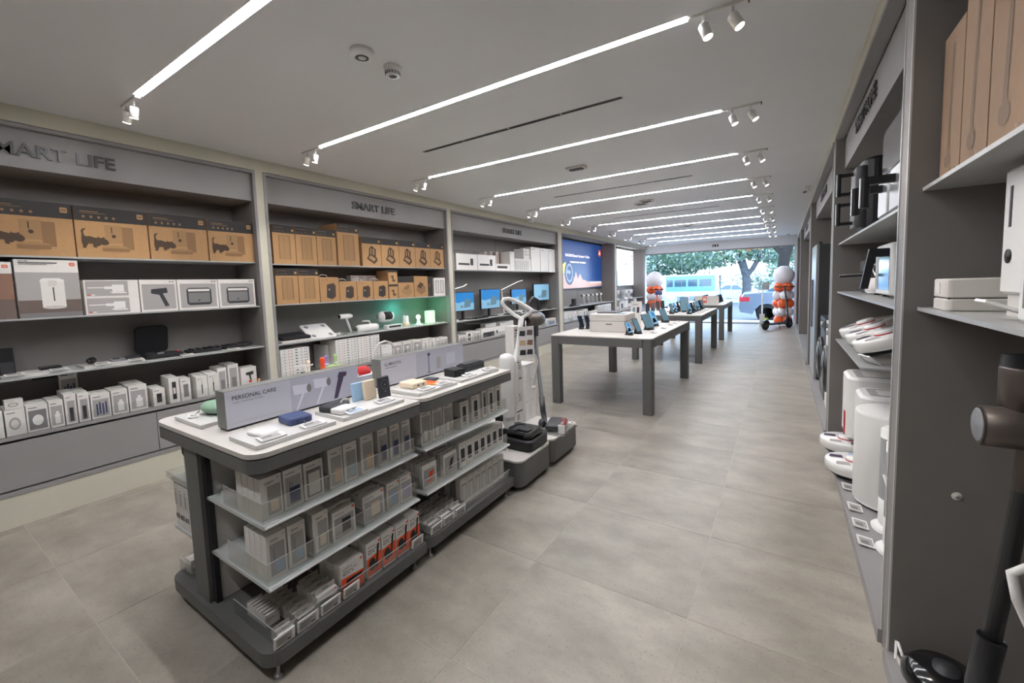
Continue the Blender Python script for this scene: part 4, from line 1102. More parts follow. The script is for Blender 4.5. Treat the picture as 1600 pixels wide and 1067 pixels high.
for i, (y, top, lab) in enumerate([(4.56, 1.27, 'slim white monitor light bar angled above the first monitor'), (5.83, 1.24, 'slim white desk lamp arm rising between the monitors')]):
    t = thing('desk_lamp', lab, 'desk lamp', (-3.90, y, ZM))
    dx = .30 if i == 0 else .62
    h0 = top - ZM
    MB().lathe([(.055, 0), (.055, .012), (.0001, .014)], 'white', n=24).obj('base', t)
    MB().tube([(0, .0, .01), (0, -.06, h0)], .007, 'white', 8).obj('stem', t)
    MB().tube([(0, -.06, h0), (0, dx * .75, h0 + .13 * (1 if i else .35)), (0, dx, h0 + .15 * (1 if i else .5))], .009, 'lamp_bar', 8, .5).obj('light_bar', t)
t = thing('power_cable', 'black cable sagging below the monitor shelf edge', 'cable', (-3.72, 5.3, .79))
MB().tube([(0, -.85, .02), (0, -.5, -.02), (0, -.1, -.035), (0, .3, -.01), (0, .7, .02)], .006, 'black', 6).obj('sheath', t)
pkg('white_adapter_box', 'plain_white', -3.78, 6.05, 6.22, ZM, .045, .08, 'small white box on monitor shelf past the keyboard', 'boxes on the monitor shelf')
card(-3.76, 5.25, ZM + .001, 'white price card on monitor shelf below the second monitor', w=.09, d=.04)
card(-3.76, 4.62, ZM + .001, 'white price card on monitor shelf by the near pier', w=.09, d=.04)
t = thing('webcam', 'tiny black webcam on the monitor shelf beside far pier', 'webcam', (-3.80, 7.28, ZM))
MB().rbox(-.02, .02, -.06, .06, 0, .02, .01, 'black').obj('body', t)
MB().lathe([(.0001, .021), (.009, .021), (.01, .02)], 'charcoal', (0, 0, 0), 10).obj('lens', t)
G = 'white cartons on the monitor bay counter'
for st, a, b, h, n, lab in (('clip_box', 4.44, 4.60, .11, 2, 'small white carton, first by near pier'), ('watch', 4.61, 4.75, .14, 2, 'small white carton with black print, second by near pier'), ('clip_box', 4.76, 4.93, .135, 2, 'small white carton, third by near pier'), ('washer_box', 4.96, 5.48, .15, 1, 'wide white carton with microwave like dark window print'),
        ('plain_white', 6.78, 7.0, .13, 1, 'white carton near the far pier'), ('navy_bank', 7.01, 7.42, .125, 1, 'grey blue printed carton at the far pier')):
    rowpk('desk_carton', st, -3.745, a, b, ZC1, h, .1, n, lab, 'on monitor counter', G)
pkg('desk_carton', 'plain_white', -3.85, 5.22, 5.50, ZC1 + .0, .2, .1, 'plain white carton behind the microwave printed one', G)
pkg('desk_carton', 'plain_white', -3.80, 5.55, 5.95, ZC1, .2, .2, 'broad white carton on monitor counter behind the mop', G)

# ---- bay four, dark video screen
t = thing('video_screen', 'large dark blue backlit screen with scooter wheel and dust picture', 'screen', (-4.05, 9.45, 1.74))
SW, SH = 2.62, 1.08
MB().box(-.03, 0, -SW / 2 - .02, SW / 2 + .02, -SH / 2 - .02, SH / 2 + .02, 'black').obj('bezel', t)
s = MB()
def sp(pts, m, l): s.poly([(.0006 + l, -SW / 2 + u * SW, -SH / 2 + v * SH) for u, v in pts], m)
sp(rect(0, 0, 1, 1), 'led_blue', 0)
sp([(0, .15), (1, .15), (1, 0), (0, 0)], 'led_grey', .0006)
sp([(0, 0), (0, .2), (.12, .3), (.25, .22), (.4, .2), (.6, .14), (1, .1), (1, .04), (.6, .0)], 'led_dust', .001)
sp([(.28, .14), (.3, .3), (.34, .22), (.37, .36), (.41, .2), (.46, .32), (.52, .18), (.6, .16), (.62, .1)], 'led_dust', .0012)
sp(rect(.70, .10, .985, .125), 'led_text', .0016)
sp([(0, .28), (.12, .3), (.2, .4), (.16, .55), (.06, .45), (0, .42)], 'led_yellow', .0016)
sp(ell(.235, .32, .098, .25, 28), 'led_deep', .002)
sp(ell(.235, .32, .072, .2, 28), 'led_pale', .0024)
sp(ell(.235, .32, .052, .15, 28), 'led_deep', .0028)
sp([(.18, .4), (.26, .36), (.25, .3), (.17, .32)], 'led_pale', .0032)
sp(rect(.03, .5, .045, .9), 'led_pale', .002)
sp([(.925, .74), (.98, .74), (.98, .88), (.925, .88)], 'led_orange', .002)
s.obj('display', t)
s = MB()
word_objects('XIAOMI Electric Scooter 4 Ultra', (.004, -SW / 2 + .153 * SW, -SH / 2 + .665 * SH), (0, 1, 0), (0, 0, 1), .085, 'led_text', .01, 0, 1.4, t)
put_text(s, 'mi', (.0045, -SW / 2 + .935 * SW, -SH / 2 + .785 * SH), (0, 1, 0), (0, 0, 1), .08, 'led_text', .02, width=.09)
yy = -SW / 2 + .25 * SW
for wd in (.24, .07, .13, .10, .22):
    MB().box(.004, .0043, yy, yy + wd, .045, .073, 'led_text').obj('word', t)
    yy += wd + .035
s.obj('caption', t)
# ---- bay five, white video screen
t = thing('video_screen', 'large white backlit screen with a pale blue phone picture', 'screen', (-4.05, 12.5, 1.74))
SW = 2.25
MB().box(-.03, 0, -SW / 2 - .02, SW / 2 + .02, -SH / 2 - .02, SH / 2 + .02, 'black').obj('bezel', t)
s = MB()
sp(rect(0, 0, 1, 1), 'led_white', 0)
sp([(0, 0), (.34, 0), (.33, .3), (.2, .62), (.08, .7), (0, .72)], 'led_pale', .001)
for u, v in ((.07, .55), (.16, .4), (.05, .3)):
    sp(ell(u, v, .05, .1, 18), 'led_blue', .0016)
sp(rect(.93, .82, .97, .88), 'led_blue', .0016)
sp(rect(.93, .72, .97, .78), 'led_orange', .0016)
s.obj('display', t)
s = MB()
word_objects('XIAOMI 13T', (.004, -SW / 2 + .5 * SW, -SH / 2 + .58 * SH), (0, 1, 0), (0, 0, 1), .08, 'print_dark', .01, 0, .7, t)
# phones-stands / vacuums on shelf four
Z4 = .8105
t = thing('bottle', 'white slim bottle on shelf beside pier under dark screen', 'bottle', (-3.84, 7.9, Z4))
MB().lathe([(.035, 0), (.035, .12), (.02, .15), (.014, .2), (.0001, .205)], 'white', n=18).obj('body', t)
MB().lathe([(.0355, .05), (.0355, .07)], 'grey_mid', n=18).obj('band', t)
t = thing('shaver_charger', 'black shaver kit with upright charger on shelf under dark screen', 'charger', (-3.84, 8.5, Z4))
MB().rbox(-.05, .05, -.17, .25, 0, .02, .015, 'black').obj('tray', t)
MB().rbox(-.03, .03, -.07, .07, .02, .16, .02, 'black_soft').obj('charger', t)
MB().ball((0, -.12, .03), .03, 'charcoal', 12).obj('head', t)
for i in range(5):
    y = 9.03 + .27 * i
    hair_dryer(-3.84, y, Z4, f'white hair dryer on clear stand under dark screen, {ORD[i + 1]} of five from near end', 1.12)
for i, (a, b, h, st) in enumerate([(7.72, 7.82, .21, 'plain_white'), (7.83, 7.93, .21, 'plain_white'), (7.94, 8.08, .2, 'tall_white'), (8.09, 8.24, .2, 'tall_white'), (8.25, 8.42, .2, 'tall_white'), (8.48, 8.62, .18, 'heater_pair'), (8.63, 8.78, .18, 'heater_pair'), (8.79, 8.92, .2, 'plug'), (8.93, 9.06, .2, 'plug'), (9.12, 9.3, .13, 'clip_box'), (9.31, 9.48, .13, 'clip_box'), (9.5, 9.64, .14, 'clip_box'), (9.68, 9.83, .24, 'ribbed_white'), (9.84, 9.99, .24, 'ribbed_white'), (10.0, 10.15, .24, 'ribbed_white'), (10.16, 10.31, .24, 'ribbed_white'), (10.32, 10.47, .24, 'ribbed_white'), (10.48, 10.62, .24, 'ribbed_white')]):
    rowpk('gadget_carton', st, -3.745, a, b, ZC1, h, .08, 1 if i > 8 else 2, f'white carton below the dark screen, {ORD[i + 1]} from the near pier', 'on counter', 'white cartons below the dark video screen')
# bay five : small white machines
def machine(y, lab):
    t = thing('coffee_machine', lab, 'machine', (-3.86, y, .8155))
    MB().rbox(-.07, .07, -.12, .12, 0, .04, .03, 'white').obj('base', t)
    MB().rbox(-.06, .03, -.09, .09, .04, .2, .03, 'white', 5, .01).obj('body', t)
    MB().rbox(-.06, .09, -.12, .12, .16, .26, .04, 'white', 5, .015).obj('head', t)
    MB().lathe([(.0001, .094), (.03, .094), (.03, .088)], 'black', (0, .06, .21), 14, 'x').obj('dial', t)
    MB().box(.031, .034, -.03, .03, .06, .13, 'charcoal').obj('panel', t)
for i, y in enumerate((11.35, 12.1, 12.55)):
    machine(y, f'white rounded kitchen machine under the white screen, {ORD[i + 1]} from the near pier')
for i, (a, b, h, st, x) in enumerate([(11.0, 11.2, .12, 'plain_white', -3.745), (11.3, 11.7, .265, 'charger', -3.74), (11.72, 12.04, .265, 'plain_white', -3.74), (12.08, 12.35, .15, 'ribbed_white', -3.745), (12.36, 12.62, .15, 'ribbed_white', -3.745), (12.63, 12.9, .265, 'plain_white', -3.745)]):
    pkg('gadget_carton', st, x, a, b, ZC1, h, .15, f'white carton below the white screen, {ORD[i + 1]} from the near pier', 'white cartons below the white video screen')
#PART3
# ------------------------------------------------------------------ gondolas
GX0, GX1, GT = -2.19, -1.385, 0.79
def rslab(x0, x1, y0, y1, z0, z1, r, m, corners=(1, 1, 1, 1), n=6):
    """slab with rounded corners, order: (x1,y1),(x0,y1),(x0,y0),(x1,y0)"""
    pts = []
    for k, (cx, cy, a0) in enumerate(((x1, y1, 0), (x0, y1, 90), (x0, y0, 180), (x1, y0, 270))):
        if corners[k]:
            ox = cx - r if cx == x1 else cx + r
            oy = cy - r if cy == y1 else cy + r
            for i in range(n + 1):
                a = math.radians(a0 + 90 * i / n)
                pts.append((ox + r * math.cos(a), oy + r * math.sin(a)))
        else:
            pts.append((cx, cy))
    return MB().prism(pts, 'z', z0, z1, m)
def gondola(y0, y1, lab, post):
    t = thing('display_gondola', lab, 'gondola', (0, 0, 0), 0, 'double sided display gondolas')
    cr = (0, 0, 1, 1)
    rslab(GX0, GX1, y0, y1, GT - .016, GT, .06, 'top_white', cr).obj('worktop', t)
    rslab(GX0 + .004, GX1 - .004, y0 + .004, y1 - .001, GT - .021, GT - .016, .058, 'slot_dark', cr).obj('shadow_gap', t)
    rslab(GX0, GX1, y0, y1, GT - .065, GT - .021, .06, 'grey_dark', cr).obj('apron', t)
    rslab(GX0, GX1, y0, y1, .06, .11, .06, 'grey_dark', cr).obj('base_slab', t)
    MB().box(-1.97, -1.62, y0 + .03, y1 - .02, .03, .06, 'slot_dark').obj('plinth', t)
    MB().box(-1.93, -1.825, y0 + .05, y1 - .0, .11, GT - .065, 'offwhite').obj('spine_panel', t)
    if post:
        MB().box(-1.955, -1.84, y0 + .015, y0 + .05, .11, GT - .065, 'grey_dark').obj('end_post', t)
        MB().box(-1.84, -1.815, y0 + .03, y0 + .049, .11, GT - .065, 'slot_dark').obj('post_channel', t)
    for x in (GX0 + .04, GX1 - .035):
        for y in (y0 + .045, y1 - .05):
            MB().lathe([(.014, 0), (.016, .004), (.012, .008), (.006, .01), (.006, .06)], 'silver', (x, y, 0), 14).obj('foot', t)
    for z in (.54, .325):
        for a, b in ((-1.823, GX1 - .02), (GX0 + .02, -1.932)):
            o = MB().box(a, b, y0 + .03, y1 - .012, z - .012, z, 'shelf_pale').obj('shelf', t)
            e = b if a > -1.9 else a
            MB().tube([(e, y0 + .03, z - .006), (e, y1 - .012, z - .006)], .005, 'white', 8).obj('edge_rail', o)
    return t
gondola(.62, 1.349, 'near gondola with white top and the personal care sign', True)
gondola(1.355, 2.12, 'far gondola with white top and the illumination sign', True)

def tray(x, y0, y1, z, h, d, lab, ends=(1, 1), divs=()):
    """clear bin: front wall at x, open top"""
    t = thing('acrylic_tray', lab, 'acrylic tray', (x, (y0 + y1) / 2, z + .0004), 0, 'clear acrylic trays on the gondolas')
    s = 1 if d > 0 else -1
    w = (y1 - y0) / 2
    MB().box(0, -s * .003, -w, w, 0, h, 'acrylic').obj('front_wall', t)
    if ends[0]: MB().box(-s * .003, -d, -w, -w + .003, 0, h, 'acrylic').obj('side_wall', t)
    if ends[1]: MB().box(-s * .003, -d, w - .003, w, 0, h, 'acrylic').obj('side_wall', t)
    MB().box(0, -s * .0032, -w, w, h, h + .0015, 'edge_pale').obj('top_edge', t)
    if ends[0]: MB().box(-s * .003, -d, -w, -w + .0032, h, h + .0015, 'edge_pale').obj('top_edge', t)
    return t
ZA, ZB, ZD = .5405, .3255, .1105
GA, GB = 'near gondola', 'far gondola'
tray(-1.418, .655, .90, ZA, .07, .28, 'clear tray on top shelf of near gondola, around the first four cartons')
tray(-1.418, .905, 1.135, ZA, .07, .28, 'clear tray on top shelf of near gondola, middle one')
tray(-1.418, 1.14, 1.335, ZA, .07, .28, 'clear tray on top shelf of near gondola around the navy printed cartons')
tray(-1.418, .655, .82, ZB, .075, .28, 'clear tray on middle shelf of near gondola by its end post')
tray(-1.418, .825, 1.04, ZB, .075, .28, 'clear tray on middle shelf of near gondola around black square carton')
tray(-1.418, 1.045, 1.335, ZB, .075, .28, 'clear tray on middle shelf of near gondola around sky and lilac cartons')
tray(-1.418, 1.39, 1.675, ZA, .07, .28, 'clear tray on top shelf of far gondola around the slim white cartons')
tray(-1.418, 1.68, 2.105, ZA, .07, .28, 'clear tray on top shelf of far gondola around the grey printed cartons')
tray(-1.418, 1.39, 1.665, ZB, .06, .28, 'clear tray on middle shelf of far gondola around the hanging packs')
tray(-1.418, 1.67, 2.105, ZB, .06, .28, 'clear tray on middle shelf of far gondola around black window cartons')
tray(-1.405, .66, .90, ZD, .055, .3, 'low clear tray on base of near gondola around small hanging boxes')
tray(-1.405, .905, 1.335, ZD, .05, .3, 'low clear tray on base of near gondola around the orange cartons')
tray(-1.405, 1.39, 1.66, ZD, .045, .3, 'low clear tray on base of far gondola around the mini boxes')
tray(-1.405, 1.665, 2.105, ZD, .05, .3, 'low clear tray on base of far gondola around pale framed cartons')
GR = 'accessory cartons on the gondolas'
XG = -1.445
def gp_(st, a, b, z, h, d, n, desc, where, hang=0, x=XG, step=None, g=GR):
    rowpk('accessory_carton', st, x, a, b, z + .0005, h, d, n, desc, where, g, hang=hang, step=step)
gp_('cream_bank', .665, .738, ZA, .142, .04, 4, 'carton with cream block print', 'at end of near top shelf')
gp_('navy_bank', .742, .812, ZA, .142, .045, 3, 'carton with navy block and loop print', 'second on near top shelf')
gp_('white_bank', .816, .893, ZA, .138, .045, 3, 'carton with white slab print', 'third on near top shelf')
gp_('beige_bank', .915, .978, ZA, .155, .045, 3, 'carton with beige block print', 'fourth on near top shelf')
gp_('blue_bank', .982, 1.045, ZA, .155, .045, 3, 'carton with pale blue block print', 'fifth on near top shelf')
gp_('beige_bank', 1.062, 1.128, ZA, .165, .045, 3, 'tall carton with beige block print', 'beside the navy cartons')
for i, a in enumerate((1.15, 1.218, 1.284)):
    gp_('navy_bank', a, a + .055, ZA, .165, .045, 3, 'carton with dark navy block print', f'{ORD[i + 1]} of three on near top shelf')
gp_('blue_bank', .668, .738, ZB, .155, .034, 4, 'carton with pale blue slab print', 'at end of near middle shelf')
gp_('blue_bank', .742, .808, ZB, .155, .034, 4, 'carton with pale blue slab print', 'second on near middle shelf')
gp_('cream_bank', .835, .90, ZB, .15, .045, 4, 'tall carton with small cream print', 'on near middle shelf')
gp_('cable_navy', .915, 1.02, ZB, .118, .045, 3, 'squarish carton with black square print', 'on near middle shelf', hang=.016)
gp_('cable_cream', 1.055, 1.168, ZB, .118, .045, 3, 'squarish carton with cream block print', 'on near middle shelf', hang=.012)
gp_('cable_sky', 1.182, 1.256, ZB, .12, .045, 3, 'carton with sky blue block print', 'on near middle shelf', hang=.01)
gp_('cable_lilac', 1.260, 1.330, ZB, .12, .045, 3, 'carton with lilac block print', 'on near middle shelf', hang=.01)
XD = -1.413
gp_('small_hang', .668, .728, ZD, .032, .02, 2, 'tiny white hanging box', 'at corner of near base', .014, XD, .024)
gp_('small_hang', .742, .808, ZD, .04, .028, 7, 'small white hanging box', 'second on near base', .02, XD, .034)
gp_('small_hang', .815, .898, ZD, .068, .028, 4, 'white hanging box', 'beside the orange cartons', .022, XD, .036)
gp_('small_hang', .682, .735, ZD, .045, .016, 7, 'thin white box with barcodes', 'behind the tiny box on near base', .008, XD - .11, .019)
gp_('tv_box', .915, 1.02, ZD, .125, .045, 3, 'orange and white streaming box carton', 'on near base', .0, XD)
for i, a in enumerate((1.035, 1.114, 1.193, 1.268)):
    gp_('tv_stick', a, a + (.074 if i < 3 else .068), ZD, .15, .05, 2, 'orange and white media stick carton', f'{ORD[i + 1]} of four on near base', 0, XD)
# far gondola
for i, (a, b) in enumerate([(1.405, 1.478), (1.486, 1.558), (1.566, 1.64)]):
    gp_('slim_bank', a, b, ZA, .168, .05, 3, 'tall carton with small white print', f'{ORD[i + 1]} on far top shelf')
for i, (st, a, b, h) in enumerate([('phone_dark', 1.70, 1.775, .14), ('phone_dark', 1.80, 1.88, .15), ('narrow_grey', 1.90, 1.945, .17), ('phone_dark', 1.955, 2.025, .16), ('phone_dark', 2.03, 2.098, .16)]):
    gp_(st, a, b, ZA, h, .05, 2, 'carton with charcoal slab print', f'{ORD[i + 1]} of five on far top shelf')
gp_('hang_orange', 1.40, 1.50, ZB, .118, .022, 6, 'hanging pack with orange print', 'on far middle shelf', .012, XG, .03)
gp_('hang_dark', 1.55, 1.655, ZB, .118, .022, 6, 'hanging pack with dark slanted print', 'on far middle shelf', .01, XG, .03)
for i in range(7):
    a = 1.678 + .0605 * i
    gp_('black_rect', a, a + .059, ZB, .135, .04, 1, 'white pack with black window', f'{ORD[i + 1]} of seven on far middle shelf')
gp_('plain_white', 1.68, 2.098, ZB, .125, .03, 1, 'plain wide pack', 'behind the seven black window packs', 0, XG - .06)
for i in range(3):
    a = 1.40 + .083 * i
    gp_('small_hang', a, a + .072, ZD, .045, .03, 5, 'mini white hanging box', f'{ORD[i + 1]} column on far base', .022, XD, .036)
for i in range(7):
    a = 1.675 + .0605 * i
    gp_('pale_rect', a, a + .059, ZD, .15, .035, 1, 'white carton with pale frame print', f'{ORD[i + 1]} of seven on far base')
    gp_('pale_rect', a, a + .059, ZD, .14, .035, 1, 'white carton with pale frame print', f'{ORD[i + 1]} of the rear row on far base', x=XG - .08)
# tags on the lower fronts
for i, (a, b, wh) in enumerate([(.645, .72, 'at the rounded corner of near gondola base'), (.726, .81, 'second on near gondola base'), (.815, .90, 'third on near gondola base'), (.91, .985, 'below the streaming box carton'), (1.268, 1.34, 'at far end of near gondola base'),
                              (1.392, 1.475, 'first on far gondola base'), (1.48, 1.565, 'second on far gondola base'), (1.57, 1.655, 'third on far gondola base')]):
    t = thing('shelf_label', f'white framed electronic price label {wh}', 'price label', (-1.403, (a + b) / 2, ZD + .004), 0, 'price labels along the gondola base')
    w = (b - a) / 2 - .002
    M = Matrix.Rotation(.12, 4, 'Y')
    MB().box(0, .006, -w, w, 0, .042, 'white').xform(M).obj('case', t)
    q = MB().box(.006, .0064, -w + .006, w - .012, .006, .036, 'print_grey')
    for k in range(4):
        q.box(.0064, .0067, -w + .01, -w + .01 + (w * (1.1 - .15 * k)), .03 - .006 * k, .032 - .006 * k, 'print_line')
    q.box(.0064, .0067, w * .25, w - .016, .009, .014, 'print_dark' if i != 4 else 'logo_orange')
    q.xform(M).obj('display', t)

# left face of near gondola
t = thing('boxed_lamp', 'tall white carton with print standing on the gondola shelf beside green plant box', 'box', (-2.12, .735, ZA))
MB().box(-.045, .03, -.035, .035, 0, .17, 'carton').obj('carton', t)
q = MB()
for k in range(9):
    q.box(-.035, .005 - .01 * (k % 3), -.0357, -.0352, .155 - k * .011, .157 - k * .011, 'print_line')
q.box(-.03, -.005, -.0357, -.0352, .02, .05, 'print_dark')
q.box(.0302, .0307, -.025, .025, .02, .12, 'print_grey')
q.obj('print', t)
pk_ = pkg('plant_carton', 'plain_white', -1.975, .665, .735, ZA, .16, .08, 'white carton with olive leaf print at gondola end', 'cartons on the window side of the gondola')
q = MB()
t = thing('plant_pot', 'olive leaf motif in brown triangle standing before the white carton', 'plant', (-2.03, .66, ZA))
q.prism([(-.02, .165), (.055, .165), (.055, .07), (.03, .1), (-.02, .12)], 'y', -.001, .0, 'kraft_dark')
q.obj('leaf_card', t)
for k, (a, b, r) in enumerate([(.0, .15, .5), (.02, .14, -.4), (.03, .125, .2), (.01, .13, 1.2), (.04, .15, -1.0)]):
    MB().poly([(0, 0, 0), (.012, 0, .006), (.026, 0, 0), (.012, 0, -.006)], 'leaf_green').xform(Matrix.Translation((a, -.0022 - .0004 * k, b)) @ Matrix.Rotation(r, 4, 'Y')).obj('leaf', t)
G = 'white printed cartons on the window side of the gondola'
for k in range(5):
    y = .67 + .078 * k
    for j in range(3):
        o = pkg('charger_carton', 'back_print', -2.165 + .0 * j + .001, y, y + .075, ZB + j * .069, .068, .14, f'white printed carton, {ORD[k + 1]} from gondola end, {["bottom", "middle", "top"][j]} of its pile', G, face=-1)
for k in range(4):
    x0 = -2.162 + .047 * k
    o = bpy.data.objects.new('back_carton', pkg_mesh('back_print', .045, .19, .05)); COL.objects.link(o)
    o.rotation_euler = (0, 0, -PI / 2)
    o.location = (x0 + .0235, .656, ZB + .0005)
    tag(o, f'slim white barcode carton facing the gondola end, {ORD[k + 1]} from the window side', 'box', G)
t = tray(-2.185, .64, 1.33, ZA, .02, -.2, 'low clear tray on window side top shelf of near gondola', ends=(1, 0))
t = tray(-2.18, .655, .78, ZD, .06, -.12, 'low clear tray on window side of near gondola base', ends=(1, 1))
pkg('small_white_carton', 'label_box', -2.10, .668, .74, ZD, .06, .055, 'small white carton inside the tray at gondola foot', 'cartons on the window side of the gondola')

# ---- signs on top
def sign(y0, y1, text, sub, lab, pic):
    t = thing('display_sign', lab, 'sign', (-1.765, (y0 + y1) / 2, GT + .0005), 0, 'long printed signs on the gondolas')
    w = (y1 - y0) / 2
    MB().box(-.03, .03, -w + .004, w - .004, 0, .008, 'slot_dark').obj('foot_strip', t)
    MB().box(-.035, .035, -w, w, .008, .15, 'sign_side').obj('casing', t)
    q = MB().box(.035, .0358, -w + .001, w - .001, .008, .148, 'sign_face')
    q.box(.0358, .0362, -w + .25, w - .002, .0085, .1475, 'sign_pale')
    q.box(.0358, .036, -w + .02, -w + .22, .024, .0245, 'print_line')
    q.obj('face', t)
    word_objects(text, (.0364, -w + .025, .113), (0, 1, 0), (0, 0, 1), .022, 'letter_dark', .012, 0, .165 if 'P' in text else .11, t)
    q = MB()
    if sub:
        put_text(q, sub, (.0363, -w + .027, .1), (0, 1, 0), (0, 0, 1), .009, 'print_line', 0, width=.11)
    else:
        q.box(.0362, .0366, -w + .027, -w + .06, .1, .103, 'print_line').box(.0362, .0366, -w + .064, -w + .105, .1, .103, 'print_line')
    q.obj('subtitle', t)
    X = .0364
    def pic_(*polys):
        q = MB()
        for k, (pts, m) in enumerate(polys):
            q.poly([(X + .0002 * k, a, b) for a, b in pts], m)
        q.obj('product_print', t)
    if pic == 'care':
        for (c, zz) in ((.01, .095), (.105, .103)):
            pic_(([(c + a, zz + b) for a, b in ((-.005, -.018), (.008, -.018), (-.03, -.09), (-.037, -.09))], 'print_white'), ([(c + a, zz + b) for a, b in ((-.045, .024), (.028, .018), (.03, -.02), (-.04, -.018))], 'print_white'), ([(c + .028 + a, zz - .001 + b) for a, b in ell(0, 0, .011, .019, 12)], 'print_mid'))
        pic_(([(.155, .016), (.175, .016), (.215, .115), (.185, .118)], 'purple_dark'), ([(.178, .113), (.225, .110), (.23, .13), (.19, .135)], 'purple_dark'))
    else:
        pic_(([(.0, .018), (.03, .018), (.03, .022), (.0, .022)], 'purple_dark'), ([(.012, .02), (.018, .02), (.018, .125), (.012, .125)], 'purple_dark'), (ell(.017, .126, .012, .01, 10), 'purple_dark'))
        pic_((rect(.08, .03, .115, .10), 'print_grey'))
        pic_((rect(.17, .04, .25, .11), 'sign_face'))
sign(.70, 1.285, 'PERSONAL CARE', 'Health. Comfortable. Portable', 'long pale sign reading PERSONAL CARE on near gondola', 'care')
sign(1.425, 2.09, 'ILLUMINATION', '', 'long pale sign reading ILLUMINATION on far gondola', 'light')

ZR = GT + .001
riser(-2.11, -1.86, .665, 1.0, ZR, 'pale riser board holding the green ovoid at the gondola corner')
riser(-1.625, -1.43, .66, .955, ZR, 'pale riser board under the white pad and navy power bank')
riser(-1.625, -1.43, .985, 1.30, ZR, 'pale riser board under the black and white power banks')
riser(-1.63, -1.43, 1.395, 1.675, ZR, 'pale riser board under the orange card and cream power bank')
riser(-1.63, -1.43, 1.705, 2.06, ZR, 'pale riser board under the black box and dark bar')
ZT = ZR + .0145
t = thing('massage_cushion', 'sage green rounded ovoid massager on the gondola corner board', 'massager', (-2.0, .775, ZT))
MB().ball((0, 0, .028), .05, 'sage', 24, .55).xform(Matrix.Diagonal((1.5, 1.0, 1, 1))).obj('shell', t)
MB().tube([(-.02, -.05, .02), (-.05, -.055, .004), (-.07, -.045, .0035)], .003, 'white', 6).obj('cable', t)
card(-2.02, .70, ZT, 'small white price card before the green massager', 1.2, .05, .035)
t = thing('magnetic_charger', 'flat square white pad on the near riser board', 'charger', (-1.54, .735, ZT), .15)
MB().rbox(-.045, .045, -.032, .032, 0, .012, .01, 'white', 5, .003).obj('body', t)
MB().rbox(-.04, .04, -.028, .028, .012, .0125, .008, 'white_gloss').obj('top_face', t)
card(-1.462, .725, ZT, 'white price card at front of the flat white pad', 0, .085, .042)
def power_bank(x, y, m, lab, rz=0, w=.075, l=.10, h=.024):
    t = thing('power_bank', lab, 'power bank', (x, y, ZT), rz, 'power banks on the gondola boards')
    MB().rbox(-l / 2, l / 2, -w / 2, w / 2, 0, h, .012, m, 5, .004).obj('body', t)
    q = MB()
    for k in (-.2, .15):
        q.rbox(l / 2 - .002, l / 2 + .0006, k * w, k * w + .012, h * .35, h * .65, .0005, 'charcoal', 1)
    q.obj('ports', t)
    return t
power_bank(-1.57, .872, 'navy', 'navy blue power bank with loop strap before the personal care sign', -.1, .09, .1, .026)
t = thing('charging_strap', 'short dark strap hanging from the navy power bank', 'strap', (-1.50, .87, ZT))
MB().tube([(-.01, 0, .012), (.005, -.004, .009), (.02, -.012, .0035)], .0025, 'purple_dark', 6).obj('strap', t)
card(-1.458, .875, ZT, 'white price card beside the navy power bank', 0, .085, .042)
power_bank(-1.575, 1.045, 'charcoal', 'long charcoal power bank beside the white ones', .25, .11, .075, .026)
power_bank(-1.505, 1.04, 'white_gloss', 'white power bank with braided loop on second board', .1, .085, .07, .022)
t = thing('loop_cable', 'grey and white braided loop cable curling up behind white power bank', 'cable', (-1.56, 1.115, ZT))
q = [(0, -.03 + .022 * math.cos(a), .018 + .02 * math.sin(a)) for a in [PI * k / 10 for k in range(-2, 13)]]
MB().tube(q, .003, 'white', 6).obj('cable', t)
card(-1.455, 1.06, ZT, 'white price card beside the white power bank', 0, .085, .042, face='print_blue')
def stand_bank(x, y, m, lab, w=.062, h=.085, face=None, ring=False):
    t = thing('magnetic_power_bank', lab, 'power bank', (x, y, ZT), 0, 'upright magnetic power banks')
    M = Matrix.Rotation(-.12, 4, 'Y')
    MB().rbox(-.009, .009, -w / 2, w / 2, 0.0, h, .006, m, 4, .003).xform(M).obj('body', t)
    if ring:
        q = MB()
        for r, mm, dx in ((.022, 'grey_mid', .0094), (.0205, 'charcoal', .0098), (.004, 'grey_mid', .0102)):
            q.poly([(dx, a, b + h * .62) for a, b in ell(0, 0, r, r, 20)], mm)
        q.poly([(.0098, a, b + h * .3) for a, b in ell(0, 0, .004, .004, 8)], 'grey_mid')
        q.xform(M).obj('ring_mark', t)
    else:
        MB().poly([(.0094, a, b) for a, b in ell(-w * .25, h * .2, .0015, .0015, 6)], 'grey_mid').xform(M).obj('led_dot', t)
stand_bank(-1.60, 1.185, 'sky_blue', 'pale blue upright magnetic power bank', .06, .082)
stand_bank(-1.57, 1.225, 'cream_item', 'cream upright magnetic power bank beside the pale blue one', .064, .088)
stand_bank(-1.53, 1.275, 'charcoal', 'charcoal upright magnetic power bank with ring mark', .062, .098, ring=True)
t = thing('lilac_bank', 'pale lilac flat power bank standing behind the upright ones', 'power bank', (-1.64, 1.255, ZT))
MB().rbox(-.008, .008, -.04, .04, 0, .1, .006, 'sign_face', 4, .003).obj('body', t)
MB().poly([(.0085, a, b) for a, b in ell(.02, .02, .002, .002, 6)], 'grey_mid').obj('led_dot', t)
card(-1.475, 1.225, ZT, 'white price card before the cream upright power bank', 0, .085, .045)
